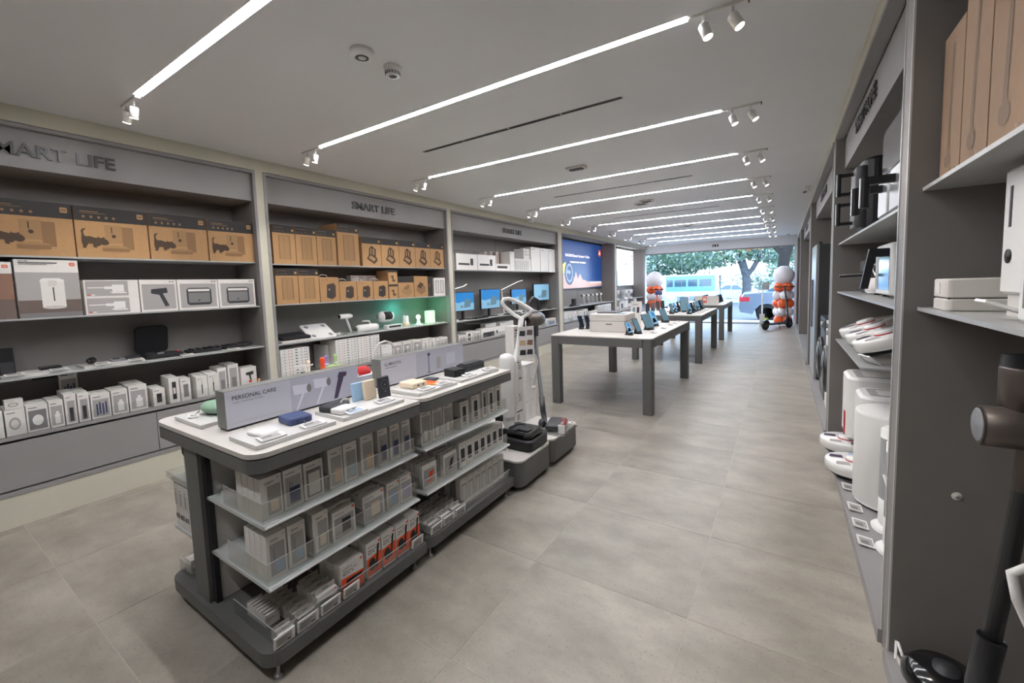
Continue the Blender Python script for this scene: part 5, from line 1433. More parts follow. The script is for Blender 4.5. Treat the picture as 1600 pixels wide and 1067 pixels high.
# second gondola
power_bank(-1.57, 1.49, 'cream_item', 'thick cream power bank on the far gondola board', .0, .10, .105, .028)
t = thing('cream_cable', 'cream tag cable trailing behind the cream power bank', 'cable', (-1.655, 1.50, ZR + .0145))
MB().tube([(.03, 0, .02), (.0, -.005, .012), (-.005, -.03, .0035)], .0035, 'cream_item', 6).obj('cable', t)
t = thing('magnetic_card', 'orange flat card holder on the far gondola board', 'card holder', (-1.54, 1.575, ZT), .1)
MB().rbox(-.045, .045, -.032, .032, 0, .008, .008, 'amber', 4, .002).obj('body', t)
MB().rbox(-.035, .035, -.024, .024, .008, .0086, .006, 'orange').obj('stitch_panel', t)
t = thing('magnetic_card', 'charcoal flat card holder behind the orange one', 'card holder', (-1.59, 1.64, ZT), .2)
MB().rbox(-.035, .035, -.03, .03, 0, .01, .008, 'charcoal', 4, .002).obj('body', t)
MB().rbox(-.026, .026, -.022, .022, .01, .0106, .006, 'dark_metal').obj('stitch_panel', t)
card(-1.465, 1.475, ZT, 'white price card before the cream power bank', 0, .085, .045)
card(-1.46, 1.60, ZT, 'white price card beside the orange card holder', 0, .085, .045)
t = thing('travel_charger', 'black boxy charger brick on the far gondola board', 'charger', (-1.54, 1.785, ZT), -.1)
MB().rbox(-.05, .04, -.04, .04, 0, .04, .004, 'black', 3).obj('body', t)
MB().box(.0403, .041, .0, .02, .015, .025, 'charcoal').obj('port', t)
t = thing('jump_starter', 'long dark jump starter bar behind the black charger brick', 'device', (-1.58, 1.975, ZT))
MB().rbox(-.04, .04, -.09, .09, 0, .035, .008, 'charcoal', 4).obj('body', t)
MB().rbox(-.03, .03, -.08, .08, .035, .043, .008, 'dark_metal', 4).obj('top_plate', t)
MB().box(.0403, .041, -.06, .07, .012, .024, 'black').obj('label_strip', t)
card(-1.465, 1.815, ZT, 'white price card before the black charger brick', 0, .085, .045)
card(-1.46, 2.0, ZT, 'white price card at far end of the far gondola', 0, .085, .045)
# items on the window side of the gondola tops
t = thing('portable_speaker', 'red cylindrical portable speaker between the two signs', 'speaker', (-1.95, 1.44, GT + .001))
MB().lathe([(.001, -.075), (.028, -.073), (.034, -.06), (.034, .06), (.028, .073), (.001, .075)], 'red', (0, 0, .058), 26, 'y').obj('body', t)
MB().lathe([(.0001, -.0765), (.024, -.0755)], 'black', (0, 0, .058), 20, 'y').obj('end_cap', t)
MB().box(-.02, .02, -.05, .05, 0, .026, 'red').obj('stand', t)
MB().poly([(.0345, a, b) for a, b in ((-.03, .05), (-.012, .05), (-.012, .064), (-.03, .064))], 'white').obj('logo_patch', t)
t = thing('desk_lamp', 'white arched lamp rising behind the illumination sign', 'lamp', (-2.05, 1.66, GT + .001))
MB().lathe([(.05, 0), (.05, .012), (.0001, .014)], 'white', n=24).obj('base', t)
q = [(0, -.02, .01), (0, -.025, .1), (0, -.01, .15), (0, .025, .185), (0, .07, .195), (0, .115, .18), (0, .14, .145)]
MB().tube(q, [.007, .007, .008, .009, .009, .009, .008], 'offwhite', 10, .7).obj('arm', t)
# toothbrush display
t = thing('toothbrush_block', 'black block display carrying toothbrush handles behind the care sign', 'stand', (-2.05, 1.25, GT + .001))
MB().box(-.03, .03, -.05, .055, 0, .10, 'black').obj('block', t)
t = thing('toothbrush_block', 'pale green block display beside the black one behind the care sign', 'stand', (-2.05, 1.36, GT + .001))
MB().box(-.03, .03, -.05, .045, 0, .11, 'green_pale').obj('block', t)
for (y, m, h, z0, lab) in ((1.225, 'cream_item', .05, .102, 'cream toothbrush handle standing on the black block'), (1.33, 'lilac', .05, .112, 'lilac toothbrush handle beside the pale green block edge'), (1.385, 'green_pale', .05, .112, 'pale green toothbrush handle on the green block')):
    t = thing('electric_toothbrush', lab, 'toothbrush', (-2.05, y, GT + z0 ), 0, 'toothbrush handles behind the care sign')
    MB().lathe([(.009, 0), (.01, h * .8), (.012, h), (.006, h + .008)], m, n=12).obj('handle', t)
    MB().lathe([(.0102, h * .2), (.0102, h * .3)], 'white', n=12).obj('ring', t)
t = thing('electric_toothbrush', 'bright orange toothbrush standing before the black block', 'toothbrush', (-2.0, 1.275, GT + .001), 0, 'toothbrush handles behind the care sign')
MB().box(-.01, .01, -.012, .012, 0, .09, 'offwhite').obj('stand', t)
MB().lathe([(.010, .09), (.011, .14), (.014, .16), (.008, .17)], 'orange', n=12).obj('handle', t)
t = thing('wire_ring', 'white wire shelf ring beside the toothbrush block', 'ring', (-2.03, 1.20, GT + .001))
MB().tube([(0, .0, 0), (0, 0, .135)], .003, 'white', 6).obj('post', t)
MB().tube([(0, -.06, .14), (.015, -.03, .142), (.02, 0, .14), (.015, .03, .14)], .004, 'white', 6).obj('ring', t)

# ------------------------------------------------------------------ vacuum platforms
def platform(y0, y1, lab):
    t = thing('display_plinth', lab, 'plinth', (0, 0, 0), 0, 'low plinths for floor cleaners')
    rslab(GX0 - .04, -1.346, y0, y1, .035, .185, .055, 'grey_dark').obj('body', t)
    rslab(GX0 - .036, -1.350, y0 + .004, y1 - .004, .185, .190, .052, 'slot_dark').obj('shadow_gap', t)
    rslab(GX0 - .04, -1.346, y0, y1, .19, .202, .055, 'top_white').obj('top', t)
    rslab(GX0, -1.40, y0 + .04, y1 - .04, 0, .035, .03, 'slot_dark').obj('recessed_base', t)
platform(2.135, 2.555, 'low grey plinth with white top under the black based floor washer')
platform(2.562, 3.01, 'low grey plinth with white top under the stick vacuum')
ZP = .2025
t = thing('floor_washer', 'white upright floor washer with loop handle standing in black tray', 'floor washer', (-1.50, 2.42, ZP), 0)
# black base tray
MB().rbox(-.14, .14, -.13, .13, 0, .075, .04, 'black', 6, .01).obj('dock_base', t)
MB().rbox(-.12, .12, -.11, .10, .075, .115, .035, 'black_gloss', 6, .012).obj('roller_head', t)
q = MB()
q.rbox(-.0, .08, -.06, .0, .114, .122, .01, 'charcoal', 4)
q.rbox(-.06, -.0, -.10, .02, .114, .124, .02, 'dark_metal', 4)
q.obj('head_cover', t)
MB().tube([(-.05, -.09, .13), (0, -.06, .155), (.03, -.02, .15)], .012, 'black_soft', 8, .6).obj('hose', t)
MB().tube([(-.08, -.04, .12), (-.085, -.045, .16), (-.09, -.05, .22)], [.035, .04, .028], 'white', 16).obj('neck', t)
q = [(-.08, -.05, .2), (-.08, -.055, .3), (-.08, -.055, .45), (-.08, -.05, .55), (-.08, -.045, .6), (-.08, -.045, .625), (-.08, -.045, .635)]
MB().tube(q, [.045, .052, .057, .06, .058, .045, .02], 'white', 20, .75).obj('body', t)
MB().tube([(-.06, -.03, .16), (-.045, -.02, .3), (-.045, -.01, .45), (-.045, -.0, .57)], [.02, .033, .034, .02], 'offwhite', 14, .7).obj('water_tank', t)
MB().rbox(-.14, -.10, -.13, -.08, .17, .21, .01, 'black_soft').obj('tank_latch', t)
MB().tube([(-.045, .0, .58), (-.02, .02, .72), (-.0, .03, .88)], [.015, .017, .019], 'white', 14).obj('pole', t)
q = [(0, .03, .87), (-.03, -.01, .90), (-.075, -.055, .955), (-.088, -.068, .985), (-.082, -.062, 1.008), (-.055, -.03, 1.012), (.0, .03, .975), (.045, .075, .935), (.04, .07, .905), (0, .03, .875)]
MB().tube(q, .0135, 'white_gloss', 14).obj('loop_handle', t)
MB().lathe([(.02, -.012), (.024, -.006), (.024, .008), (.018, .012)], 'white', (0, 0, 0), 20).xform(Matrix.Translation((.045, .078, .92)) @ Matrix.Rotation(.9, 4, Vector((1, -1, 0)))).obj('control_pod', t)
MB().lathe([(.0001, .0135), (.017, .013)], 'charcoal', (0, 0, 0), 20).xform(Matrix.Translation((.045, .078, .92)) @ Matrix.Rotation(.9, 4, Vector((1, -1, 0)))).obj('display', t)
MB().tube([(-.04, .0, .60), (.04, .05, .63), (.075, .08, .615), (.085, .085, .57), (.06, .07, .40)], .0065, 'white', 8).obj('cord_hook', t)
MB().ball((.06, .07, .39), .014, 'white', 10).obj('hook_knob', t)
# sign card clipped to handle
t = thing('product_card', 'white card with six small product photos hung on the washer handle', 'card', (-1.455, 2.43, ZP + .60))
M = Matrix.Rotation(-.55, 4, 'Z') @ Matrix.Scale(1.1, 4, Vector((0, 1, 0)))
MB().box(-.001, .001, -.055, .055, 0, .22, 'white').xform(M).obj('sheet', t)
for i, (a, b) in enumerate([(-.027, .175), (.024, .178), (-.026, .11), (.025, .11), (-.026, .045), (.023, .045)]):
    MB().poly([(.0016, a - .021, b - .016), (.0016, a + .02, b - .02), (.0016, a + .022, b + .016), (.0016, a - .015, b + .018)], ['charcoal', 'desk_print', 'print_beige', 'brown_print', 'charcoal', 'charcoal'][i]).xform(M).obj('photo', t)
MB().tube([(0, 0, .22), (.0, .0, .26)], .003, 'white', 6).obj('tie', t)
card(-1.385, 2.515, ZP, 'white price card at plinth edge beside the black washer tray', .0, .09, .03)
# stick vacuum
t = thing('stick_vacuum', 'dark grey cordless stick vacuum leaning upright, roller head with red stripes', 'vacuum cleaner', (-1.45, 2.80, ZP), 0)
MB().rbox(-.05, .065, -.10, .10, .004, .06, .025, 'dark_metal', 5, .012).xform(Matrix.Rotation(.25, 4, 'Z')).obj('floor_head', t)
q = MB().lathe([(.0001, -.098), (.026, -.096), (.026, .096), (.0001, .098)], 'titanium', (.065, 0, .032), 18, 'y')
q.xform(Matrix.Rotation(.25, 4, 'Z')).obj('roller', t)
q = MB()
for k in range(3):
    q.tube([(.065 + .0265 * math.cos(a), -.09, .032 + .0265 * math.sin(a)) for a in [0]] + [(.065 + .0268 * math.cos(.3 + k * .7), .0, .032 + .0268 * math.sin(.3 + k * .7)), (.065 + .0268 * math.cos(.6 + k * .7), .09, .032 + .0268 * math.sin(.6 + k * .7))], .003, 'red', 5)
q.xform(Matrix.Rotation(.25, 4, 'Z'))
q.obj('bristle_strip', t)
MB().lathe([(.03, -.02), (.034, -.012), (.034, .012), (.03, .02)], 'dark_metal', (-.075, -.045, .042), 18, 'x').obj('joint', t)
MB().tube([(-.06, -.03, .05), (-.085, -.015, .13), (-.095, -.01, .24)], [.02, .022, .022], 'dark_metal', 14).obj('lower_tube', t)
MB().tube([(-.095, -.01, .23), (-.155, -.0, .80)], [.0155, .0155], 'dark_metal', 14).obj('tube', t)
MB().lathe([(.035, -.1), (.052, -.095), (.055, -.05), (.055, .05), (.05, .09), (.001, .095)], 'titanium', (-.16, .0, .83), 22, 'y').obj('dust_bin', t)
MB().lathe([(.001, .096), (.048, .097), (.052, .11), (.04, .125), (.001, .127)], 'print_blue', (-.16, .0, .83), 22, 'y').obj('filter', t)
MB().rbox(-.18, -.13, -.02, .04, .70, .80, .015, 'dark_metal', 4, .006).obj('battery', t)
MB().tube([(-.165, .0, .87), (-.175, -.03, .96), (-.165, .02, 1.0), (-.155, .07, .98), (-.15, .08, .90)], .014, 'dark_metal', 12).obj('handle', t)
t = thing('vacuum_stand', 'clear low tray holding the roller head on the plinth', 'stand', (-1.43, 2.80, ZP - .0003))
MB().rbox(-.1, .12, -.15, .15, 0, .003, .02, 'acrylic').obj('tray', t)
t = thing('ribbon_tie', 'white ribbon tied round the roller head', 'ribbon', (-1.37, 2.80, ZP + .005))
MB().box(-.02, .028, -.098, -.088, .0, .062, 'white').xform(Matrix.Rotation(.25, 4, 'Z')).obj('band', t)
card(-1.372, 2.965, ZP, 'small framed price card at far corner of the vacuum plinth', .0, .05, .03, face='brown_print')
G = 'pale cartons piled behind the floor cleaners'
for k in range(2):
    y = 2.835 + .085 * k
    zz = ZP
    for j, h in enumerate((.17, .17, .12)):
        pkg('cleaner_box', 'plain_white', -1.72, y, y + .083, zz, h, .16, f'tall pale carton behind the stick vacuum, {ORD[k + 1]} pile, {["bottom", "middle", "top"][j]} one', G)
        zz += h + .0006
zz = ZP
for j, h in enumerate((.26, .26, .26)):
    pkg('cleaner_box', 'label_box', -1.745, 2.73, 2.832, zz, h, .08, f'white label carton seen between washer handle and gondola, {["bottom", "middle", "top"][j]} one', G)
    zz += h + .0006
#PART4
# ------------------------------------------------------------------ long display tables
TX0, TX1, TZ = -2.115, -1.03, .755
def long_table(y0, y1, lab):
    t = thing('display_table', lab, 'table', (0, 0, 0), 0, 'long grey display tables')
    MB().rbox(TX0, TX1, y0, y1, TZ - .012, TZ, .03, 'top_white').obj('tabletop', t)
    MB().rbox(TX0 + .004, TX1 - .004, y0 + .004, y1 - .004, TZ - .016, TZ - .012, .028, 'slot_dark').obj('shadow_gap', t)
    zb = TZ - .095
    for a, b in ((y0 + .001, y0 + .05), (y1 - .05, y1 - .001)):
        MB().box(TX0 + .099, TX1 - .099, a, b, zb, TZ - .0165, 'grey_dark').obj('apron', t)
    for a, b in ((TX0 + .001, TX0 + .05), (TX1 - .05, TX1 - .001)):
        MB().box(a, b, y0 + .099, y1 - .099, zb, TZ - .0165, 'grey_dark').obj('apron', t)
    for x0, x1, cx in ((TX0, TX0 + .10, 0), (TX1 - .10, TX1, 1)):
        for a, b in ((y0, y0 + .10), (y1 - .10, y1)):
            MB().rbox(x0, x1, a, b, 0, TZ - .016, .022, 'grey_dark', 4).obj('leg', t)
    MB().box(-1.9, -1.78, y0 + .5, y0 + .8, zb - .02, zb, 'charcoal').obj('cable_box', t)
    MB().box(-1.4, -1.24, y0 + .4, y0 + .7, zb - .02, zb, 'charcoal').obj('cable_box', t)
long_table(4.05, 5.95, 'long grey display table with the white printer, nearest of three')
long_table(6.98, 8.82, 'long grey display table in the middle of three')
long_table(9.88, 11.72, 'long grey display table closest to the shop window')
TT = TZ + .0005
t = thing('printer', 'boxy cream white printer with dark paper slot on nearest table', 'printer', (-1.625, 4.65, TT), .02)
MB().rbox(-.215, .215, -.19, .19, 0, .115, .03, 'offwhite', 5, .006).obj('lower_body', t)
MB().rbox(-.213, .213, -.188, .188, .118, .20, .03, 'offwhite', 5, .008).obj('upper_body', t)
MB().box(-.20, .2, -.18, .18, .114, .119, 'print_mid').obj('parting_line', t)
MB().rbox(-.015, .055, -.193, -.188, .083, .092, .002, 'black').obj('logo_plate', t)
MB().rbox(-.15, .08, -.10, .15, .2, .212, .01, 'charcoal', 4).obj('scanner_glass', t)
MB().rbox(.10, .19, -.16, -.04, .2, .206, .01, 'screen_shape', 4).obj('control_panel', t)
MB().box(-.15, .05, -.1885, -.1878, .165, .168, 'print_mid').obj('paper_slot', t)
t = thing('small_box', 'tiny orange and black phone box standing right of the printer', 'box', (-1.375, 4.44, TT))
MB().box(-.02, .02, -.012, .012, 0, .095, 'orange').obj('carton', t)
MB().box(-.016, .016, -.0125, -.012, .015, .08, 'brown_print').box(-.012, .012, -.0128, -.0125, .05, .072, 'charcoal').obj('photo_print', t)
def phone_on_stand(x, y, z, lab, w=.075, h=.16, scr='screen_dark', rz=0, tilt=-.45, grp='phones standing on the display tables', name='display_phone'):
    t = thing(name, lab, 'phone' if 'phone' in name else 'tablet', (x, y, z), rz, grp)
    M = Matrix.Translation((0, 0, .022)) @ Matrix.Rotation(tilt, 4, 'Y')
    MB().rbox(-.004, .004, -w / 2, w / 2, 0, h, .003, 'charcoal', 3).xform(M).obj('body', t)
    q = MB().box(.0042, .0048, -w / 2 + .004, w / 2 - .004, .005, h - .005, scr)
    if scr == 'screen_pale':
        q.poly([(.005, a * w, b * h) for a, b in ((-.4, .1), (.3, .2), (.1, .5), (-.3, .4))], 'screen_dark')
        q.poly([(.005, a * w, b * h) for a, b in ((-.1, .6), (.35, .55), (.3, .85), (-.2, .9))], 'screen_blue')
    q.xform(M).obj('screen', t)
    MB().prism([(-.07, 0), (.02, 0), (.02, .004), (-.025, .06), (-.035, .06), (-.055, .004), (-.07, .004)], 'y', -w * .3, w * .3, 'black').obj('stand', t)
    return t
# nearest table, aisle edge
phone_on_stand(-1.25, 4.40, TT, 'small tablet leaning by the near corner of nearest table', .085, .15, 'screen_shape', -.35, name='display_tablet')
phone_on_stand(-1.24, 4.80, TT, 'dark folding tablet with black stand, second along nearest table', .16, .17, 'screen_shape', -.35, name='display_tablet')
phone_on_stand(-1.28, 5.22, TT, 'tablet with white patterned screen, third along nearest table', .12, .18, 'screen_pale', -.35, name='display_tablet')
phone_on_stand(-1.27, 5.72, TT, 'blue tablet at far end of nearest table', .14, .17, 'screen_shape', -.35, name='display_tablet')
for i, (x, y) in enumerate([(-2.0, 4.66), (-1.93, 4.70)]):
    phone_on_stand(x, y, TT, f'slim phone on a stand left of the printer, {"left" if i == 0 else "right"} of the pair', .06, .15, 'screen_dark', -.6)
t = thing('phone_cables', 'white coiled cable on table top left of the printer', 'cable', (-1.93, 4.62, TT))
MB().tube([(-.03, 0, .004), (.03, .03, .004), (.06, .0, .004), (.03, -.04, .004), (-.04, -.03, .004), (-.02, .02, .005)], .003, 'white', 6).obj('cable', t)
t = thing('info_stand', 'tall pale beige info panel with two phone photos on nearest table', 'sign', (-1.50, 5.10, TT), -.25)
M = Matrix.Rotation(-.12, 4, 'X')
MB().box(-.075, .075, -.002, .002, 0, .31, 'offwhite').xform(M).obj('panel', t)
MB().poly([(-.045, -.0026, .16), (-.012, -.0026, .15), (-.01, -.0026, .23), (-.04, -.0026, .235)], 'screen_shape').xform(M).obj('phone_photo', t)
MB().poly([(.012, -.0026, .17), (.045, -.0026, .17), (.045, -.0026, .24), (.012, -.0026, .24)], 'purple_dark').xform(M).obj('phone_photo', t)
MB().box(-.05, .03, -.0027, -.0023, .27, .276, 'print_mid').box(-.05, .01, -.0027, -.0023, .258, .262, 'print_mid').xform(M).obj('caption_bars', t)
MB().box(-.06, .06, -.03, .05, 0, .004, 'acrylic').obj('foot_plate', t)
for i, (y, lab) in enumerate([(4.53, 'beside the small corner tablet'), (4.98, 'beside the dark folding tablet'), (5.36, 'before the patterned tablet'), (5.62, 'between the third and fourth tablet'), (5.85, 'at the far end')]):
    card(-1.14, y, TT, f'flat price card on nearest table {lab}', .1, .1, .055)
for i, (x, y) in enumerate([(-1.45, 4.75), (-1.42, 5.0), (-1.40, 5.45), (-1.55, 5.65)]):
    card(x, y, TT, f'red and white leaflet flat on nearest table, {ORD[i + 1]} behind the tablets', .2, .08, .06, 'leaflet', 'leaflets on the nearest table', 'orange' if i % 2 else 'print_grey', .03, 'leaflet')
for i, (x, y) in enumerate([(-1.80, 5.25), (-1.72, 5.7), (-1.95, 5.5), (-1.30, 4.26)]):
    phone_on_stand(x, y, TT, ['white phone on stand behind the printer', 'phone on stand at back of nearest table', 'phone at window side of nearest table', 'small folded phone beside the orange box'][i], .07, .12, 'screen_pale', -.5)
# cable loop by first tablet
t = thing('tether_cable', 'thin white looped tether behind the corner tablet', 'cable', (-1.33, 4.42, TT))
MB().tube([(.04, 0, .004), (0, -.02, .01), (-.03, 0, .05), (-.02, .02, .09), (.01, .02, .07)], .003, 'white', 6).obj('cable', t)
# middle and far table phones
n = 0
for i in range(6):
    for j in range(2):
        n += 1
        x, y = (-1.23 if j == 0 else -1.50), 7.2 + .27 * i
        phone_on_stand(x, y, TT, f'small phone on stand on middle table, {ORD[i + 1]} along the {"aisle" if j == 0 else "central"} row', .075, .155, ['screen_dark', 'screen_pale', 'screen_shape'][n % 3], -.4 + .1 * (i % 3), -.3)
    card(-1.12, 7.27 + .27 * i, TT, f'flat price card on middle table, {ORD[i + 1]} along the aisle edge', .1, .09, .06)
for i in range(4):
    phone_on_stand(-1.93, 7.3 + .36 * i, TT, f'dark phone on stand on middle table, {ORD[i + 1]} along the wall side', .07, .15, 'screen_dark', -1.2, -.3)
phone_on_stand(-1.40, 7.62, TT, 'tall tablet standing in the middle of the middle table', .13, .24, 'screen_shape', -1.3, -.25, name='display_tablet')
for i, (x, y) in enumerate([(-1.66, 7.66), (-1.72, 8.1)]):
    t = thing('earbud_stand', f'small white and blue gadget stand, {["nearer", "farther"][i]} one on middle table', 'stand', (x, y, TT))
    MB().rbox(-.03, .03, -.03, .03, 0, .012, .01, 'black').obj('base', t)
    MB().tube([(0, 0, .012), (0, 0, .1)], [.008, .02], 'white', 10).obj('post', t)
    MB().ball((0, 0, .11), .022, 'print_blue', 12).obj('head', t)
for i in range(6):
    for j in range(2):
        x, y = (-1.22 if j == 0 else -1.52), 10.1 + .26 * i
        phone_on_stand(x, y, TT, f'small phone on stand on window table, {ORD[i + 1]} along the {"aisle" if j == 0 else "central"} row', .075, .16, 'screen_dark', -.4, -.35)
t = thing('promo_sign', 'pale promotional panel with orange square on the window table', 'sign', (-1.38, 10.0, TT))
MB().box(-.24, .24, -.003, .003, 0, .19, 'offwhite').obj('panel', t)
MB().box(-.085, .0, -.0036, -.003, .04, .175, 'orange').box(-.07, -.045, -.004, -.0036, .08, .15, 'white').box(-.04, -.015, -.004, -.0036, .08, .15, 'white').obj('print', t)
MB().box(-.2, .2, -.03, .03, 0, .003, 'acrylic').obj('foot_plate', t)
t = thing('menu_stand', 'small white leaflet stand on the window table by the wall side', 'sign', (-1.83, 10.3, TT), -.3)
MB().box(-.05, .05, -.002, .002, 0, .17, 'white').obj('panel', t)
MB().box(-.03, .03, -.0026, -.002, .04, .13, 'print_grey').obj('print', t)

# ------------------------------------------------------------------ right bay contents
GRB = 'appliances in the right hand bays'
Z1, Z2, Z4 = 1.5355, 1.1785, .8205
def air_fryer(y, lab, col='charcoal'):
    t = thing('air_fryer', lab, 'air fryer', (.52, y, Z1), 0)
    MB().rbox(-.16, .2, -.13, .13, .012, .40, .06, 'black', 6, .015).obj('body', t)
    for z0, z1 in ((.03, .20), (.205, .36)):
        MB().rbox(-.19, -.12, -.115, .115, z0, z1, .03, col, 5, .006).obj('drawer', t)
        h = MB()
        zc = (z0 + z1) / 2
        h.rbox(-.255, -.18, -.012, .012, zc + .045, zc + .062, .006, 'black', 3)
        h.rbox(-.255, -.18, -.012, .012, zc - .062, zc - .045, .006, 'black', 3)
        h.rbox(-.262, -.245, -.014, .014, zc - .064, zc + .064, .006, 'black', 3)
        h.obj('handle', t)
        MB().box(-.266, -.262, -.013, .013, zc - .062, zc + .062, 'silver').obj('handle_trim', t)
    q = MB()
    for k in range(5):
        q.box(-.1605, -.1585, -.05 + .022 * k, -.042 + .022 * k, .365, .39, 'silver')
    q.obj('vent', t)
    MB().rbox(-.14, .17, -.11, .11, 0, .012, .04, 'white').obj('base', t)
air_fryer(3.15, 'black two drawer air fryer on right top shelf, farther one')
t = thing('air_fryer', 'dark glass and steel double air fryer on right top shelf beside the near pier', 'air fryer', (.52, 2.35, Z1))
MB().rbox(-.15, .2, -.25, .25, .19, .40, .04, 'black_gloss', 5, .01).obj('control_head', t)
for y in (-.125, .125):
    MB().rbox(-.16, .15, y - .118, y + .118, .015, .185, .03, 'silver', 5, .006).obj('drawer', t)
    MB().rbox(-.245, -.155, y - .015, y + .015, .12, .15, .008, 'black', 3).rbox(-.262, -.235, y - .016, y + .016, .03, .15, .008, 'black', 3).obj('handle', t)
    MB().box(-.266, -.262, y - .014, y + .014, .032, .148, 'silver').obj('handle_trim', t)
MB().rbox(-.13, .18, -.23, .23, 0, .015, .04, 'charcoal').obj('base', t)
t = thing('coffee_maker', 'black coffee machine with side handle on right second shelf, farthest', 'coffee machine', (.56, 3.62, Z2))
MB().rbox(-.11, .16, -.12, .12, 0, .02, .03, 'black').obj('base', t)
MB().rbox(.02, .16, -.11, .11, .02, .25, .02, 'black').obj('body', t)
MB().rbox(-.12, .1, -.10, .10, .14, .21, .02, 'charcoal', 4, .006).obj('brew_head', t)
MB().rbox(-.09, .1, -.08, .08, .21, .26, .02, 'black_gloss', 4, .01).obj('bean_lid', t)
MB().tube([(-.10, -.03, .12), (-.24, -.05, .115)], .011, 'black', 10).obj('portafilter', t)
t = thing('rice_cooker', 'white and dark round canister cooker on right second shelf', 'cooker', (.50, 3.28, Z2))
MB().lathe([(.075, .01), (.085, .02), (.085, .10), (.0845, .10)], 'white', n=28).obj('base', t)
MB().lathe([(.084, .101), (.084, .17), (.078, .185), (.0001, .19)], 'black_gloss', n=28).obj('jar', t)
for k in range(3):
    MB().lathe([(.012, 0), (.012, .012)], 'black', (.05 * math.cos(2.1 * k), .05 * math.sin(2.1 * k), 0), 8).obj('foot', t)
t = thing('oven', 'white steam oven with glass front and dark handle on right second shelf', 'oven', (.59, 2.86, Z2))
MB().rbox(-.16, .16, -.19, .19, .015, .27, .02, 'white', 5, .006).obj('body', t)
MB().box(-.1615, -.16, -.16, .10, .04, .24, 'car_glass').obj('door', t)
MB().box(-.163, -.161, .11, .18, .04, .24, 'print_grey').obj('control_panel', t)
MB().prism([(-.155, .245), (-.235, .245), (-.265, .05), (-.235, .05), (-.21, .205), (-.155, .205)], 'y', -.15, -.12, 'black').obj('handle', t)
for y in (-.15, .15):
    MB().lathe([(.015, 0), (.015, .015)], 'black', (-.12, y, 0), 10).obj('foot', t)
    MB().lathe([(.015, 0), (.015, .015)], 'black', (.12, y, 0), 10).obj('foot', t)
t = thing('water_dispenser', 'tall clear blue tinted jug machine beside the near pier', 'water dispenser', (.50, 2.30, Z2))
MB().rbox(-.09, .1, -.08, .08, 0, .03, .03, 'white').obj('base', t)
MB().rbox(-.085, .09, -.075, .075, .03, .30, .03, 'print_blue', 5, .004).obj('tank', t)
MB().rbox(-.08, .08, -.07, .07, .3, .32, .03, 'print_mid', 5).obj('lid', t)
def robot(x, y, z, lab, r=.175, tilt=0.0, tiltx=0.0):
    t = thing('robot_vacuum', lab, 'robot vacuum', (x, y, z), 0, 'white robot vacuums in the right bay')
    M = Matrix.Translation((0, 0, .0)) @ Matrix.Rotation(tilt, 4, 'Y') @ Matrix.Rotation(tiltx, 4, 'X')
    MB().lathe([(r * .8, .008), (r * .84, .025), (r * .84, .03)], 'black_soft', n=36).xform(M).obj('underbody', t)
    MB().lathe([(r * .95, .03), (r, .038), (r, .082), (r * .97, .09), (.0001, .092)], 'white_gloss', n=40).xform(M).obj('shell', t)
    q = MB().lathe([(.048, .09), (.05, .108), (.045, .113), (.0001, .114)], 'white_gloss', n=28)
    q.xform(M).obj('laser_turret', t)
    MB().lathe([(.0485, .0935), (.0515, .0935), (.0515, .099), (.0485, .099)], 'red', n=28).xform(M).obj('turret_ring', t)
    q = MB()
    for k, m in enumerate(('brown_print', 'print_sky', 'purple_dark', 'print_grey', 'desk_print')):
        a = .3 + 1.22 * k
        c = Vector((math.cos(a) * r * .66, math.sin(a) * r * .66, .0935))
        q.poly([tuple(c + Vector((dx * .036, dy * .026, 0))) for dx, dy in ((-1, -1), (1, -.8), (.9, 1), (-.8, .9))], m)
    tag(q.xform(M).obj('photo_stickers', t), kind='stuff')
    return t
# tilted robots on the short third shelf
for i, y in enumerate((2.99, 3.31, 3.63)):
    robot(.505, y, Z4 + .0735, f'white robot vacuum tilted on right third shelf, {ORD[i + 1]} from its open end', .155, -.36)
    MB2 = thing('robot_stand', f'pale wedge stand under the tilted robot, {ORD[i + 1]} from open end', 'stand', (.505, y, Z4), 0, 'wedge stands under the robot vacuums')
    MB().prism([(-.1, 0), (.12, 0), (.12, .115), (-.1, .035)], 'y', -.05, .05, 'offwhite').obj('wedge', MB2)
    MB().box(-.11, -.101, -.05, .05, 0, .03, 'acrylic').obj('front_plate', MB2)
t = card(.395, 2.90, Z4, 'white gadget card leaning at the open end of right third shelf', .4, .10, .07, tilt=.7)
# floor of right bay two (platform top .052)
ZF = .0525
def purifier_box(x, y, w, d, h, lab):
    t = thing('air_purifier', lab, 'air purifier', (x, y, ZF))
    MB().rbox(-d / 2, d / 2, -w / 2, w / 2, .14, h, .07, 'white', 8, .015).obj('body', t)
    MB().rbox(-d / 2 + .02, d / 2 - .02, -w / 2 + .02, w / 2 - .02, 0, .003, .05, 'grey_mid').obj('base', t)
    for a in (-w / 2, w / 2 - .012):
        MB().box(-d / 2 + .08, d / 2 - .03, a, a + .012, .003, .15, 'white').obj('side_wall', t)
    MB().box(d / 2 - .04, d / 2 - .01, -w / 2 + .05, w / 2 - .05, .003, .15, 'white').obj('rear_wall', t)
    MB().rbox(-d / 2 + .05, d / 2 - .05, -w / 2 + .06, w / 2 - .05, h, h + .002, .02, 'print_grey').obj('top_vent', t)
    MB().rbox(-d / 2 + .09, d / 2 - .1, -w / 2 + .08, w / 2 - .08, h + .002, h + .004, .02, 'offwhite').obj('lid', t)
    return t
purifier_box(.56, 3.70, .36, .36, .565, 'rounded white robot dock with red strip, tallest at the back of right floor shelf')
tag(MB().rbox(.3735, .3795, 3.63, 3.67, .20, .36, .002, 'red').obj('strip_sticker'), 'red strip sticker on the rounded white dock front', 'sticker')
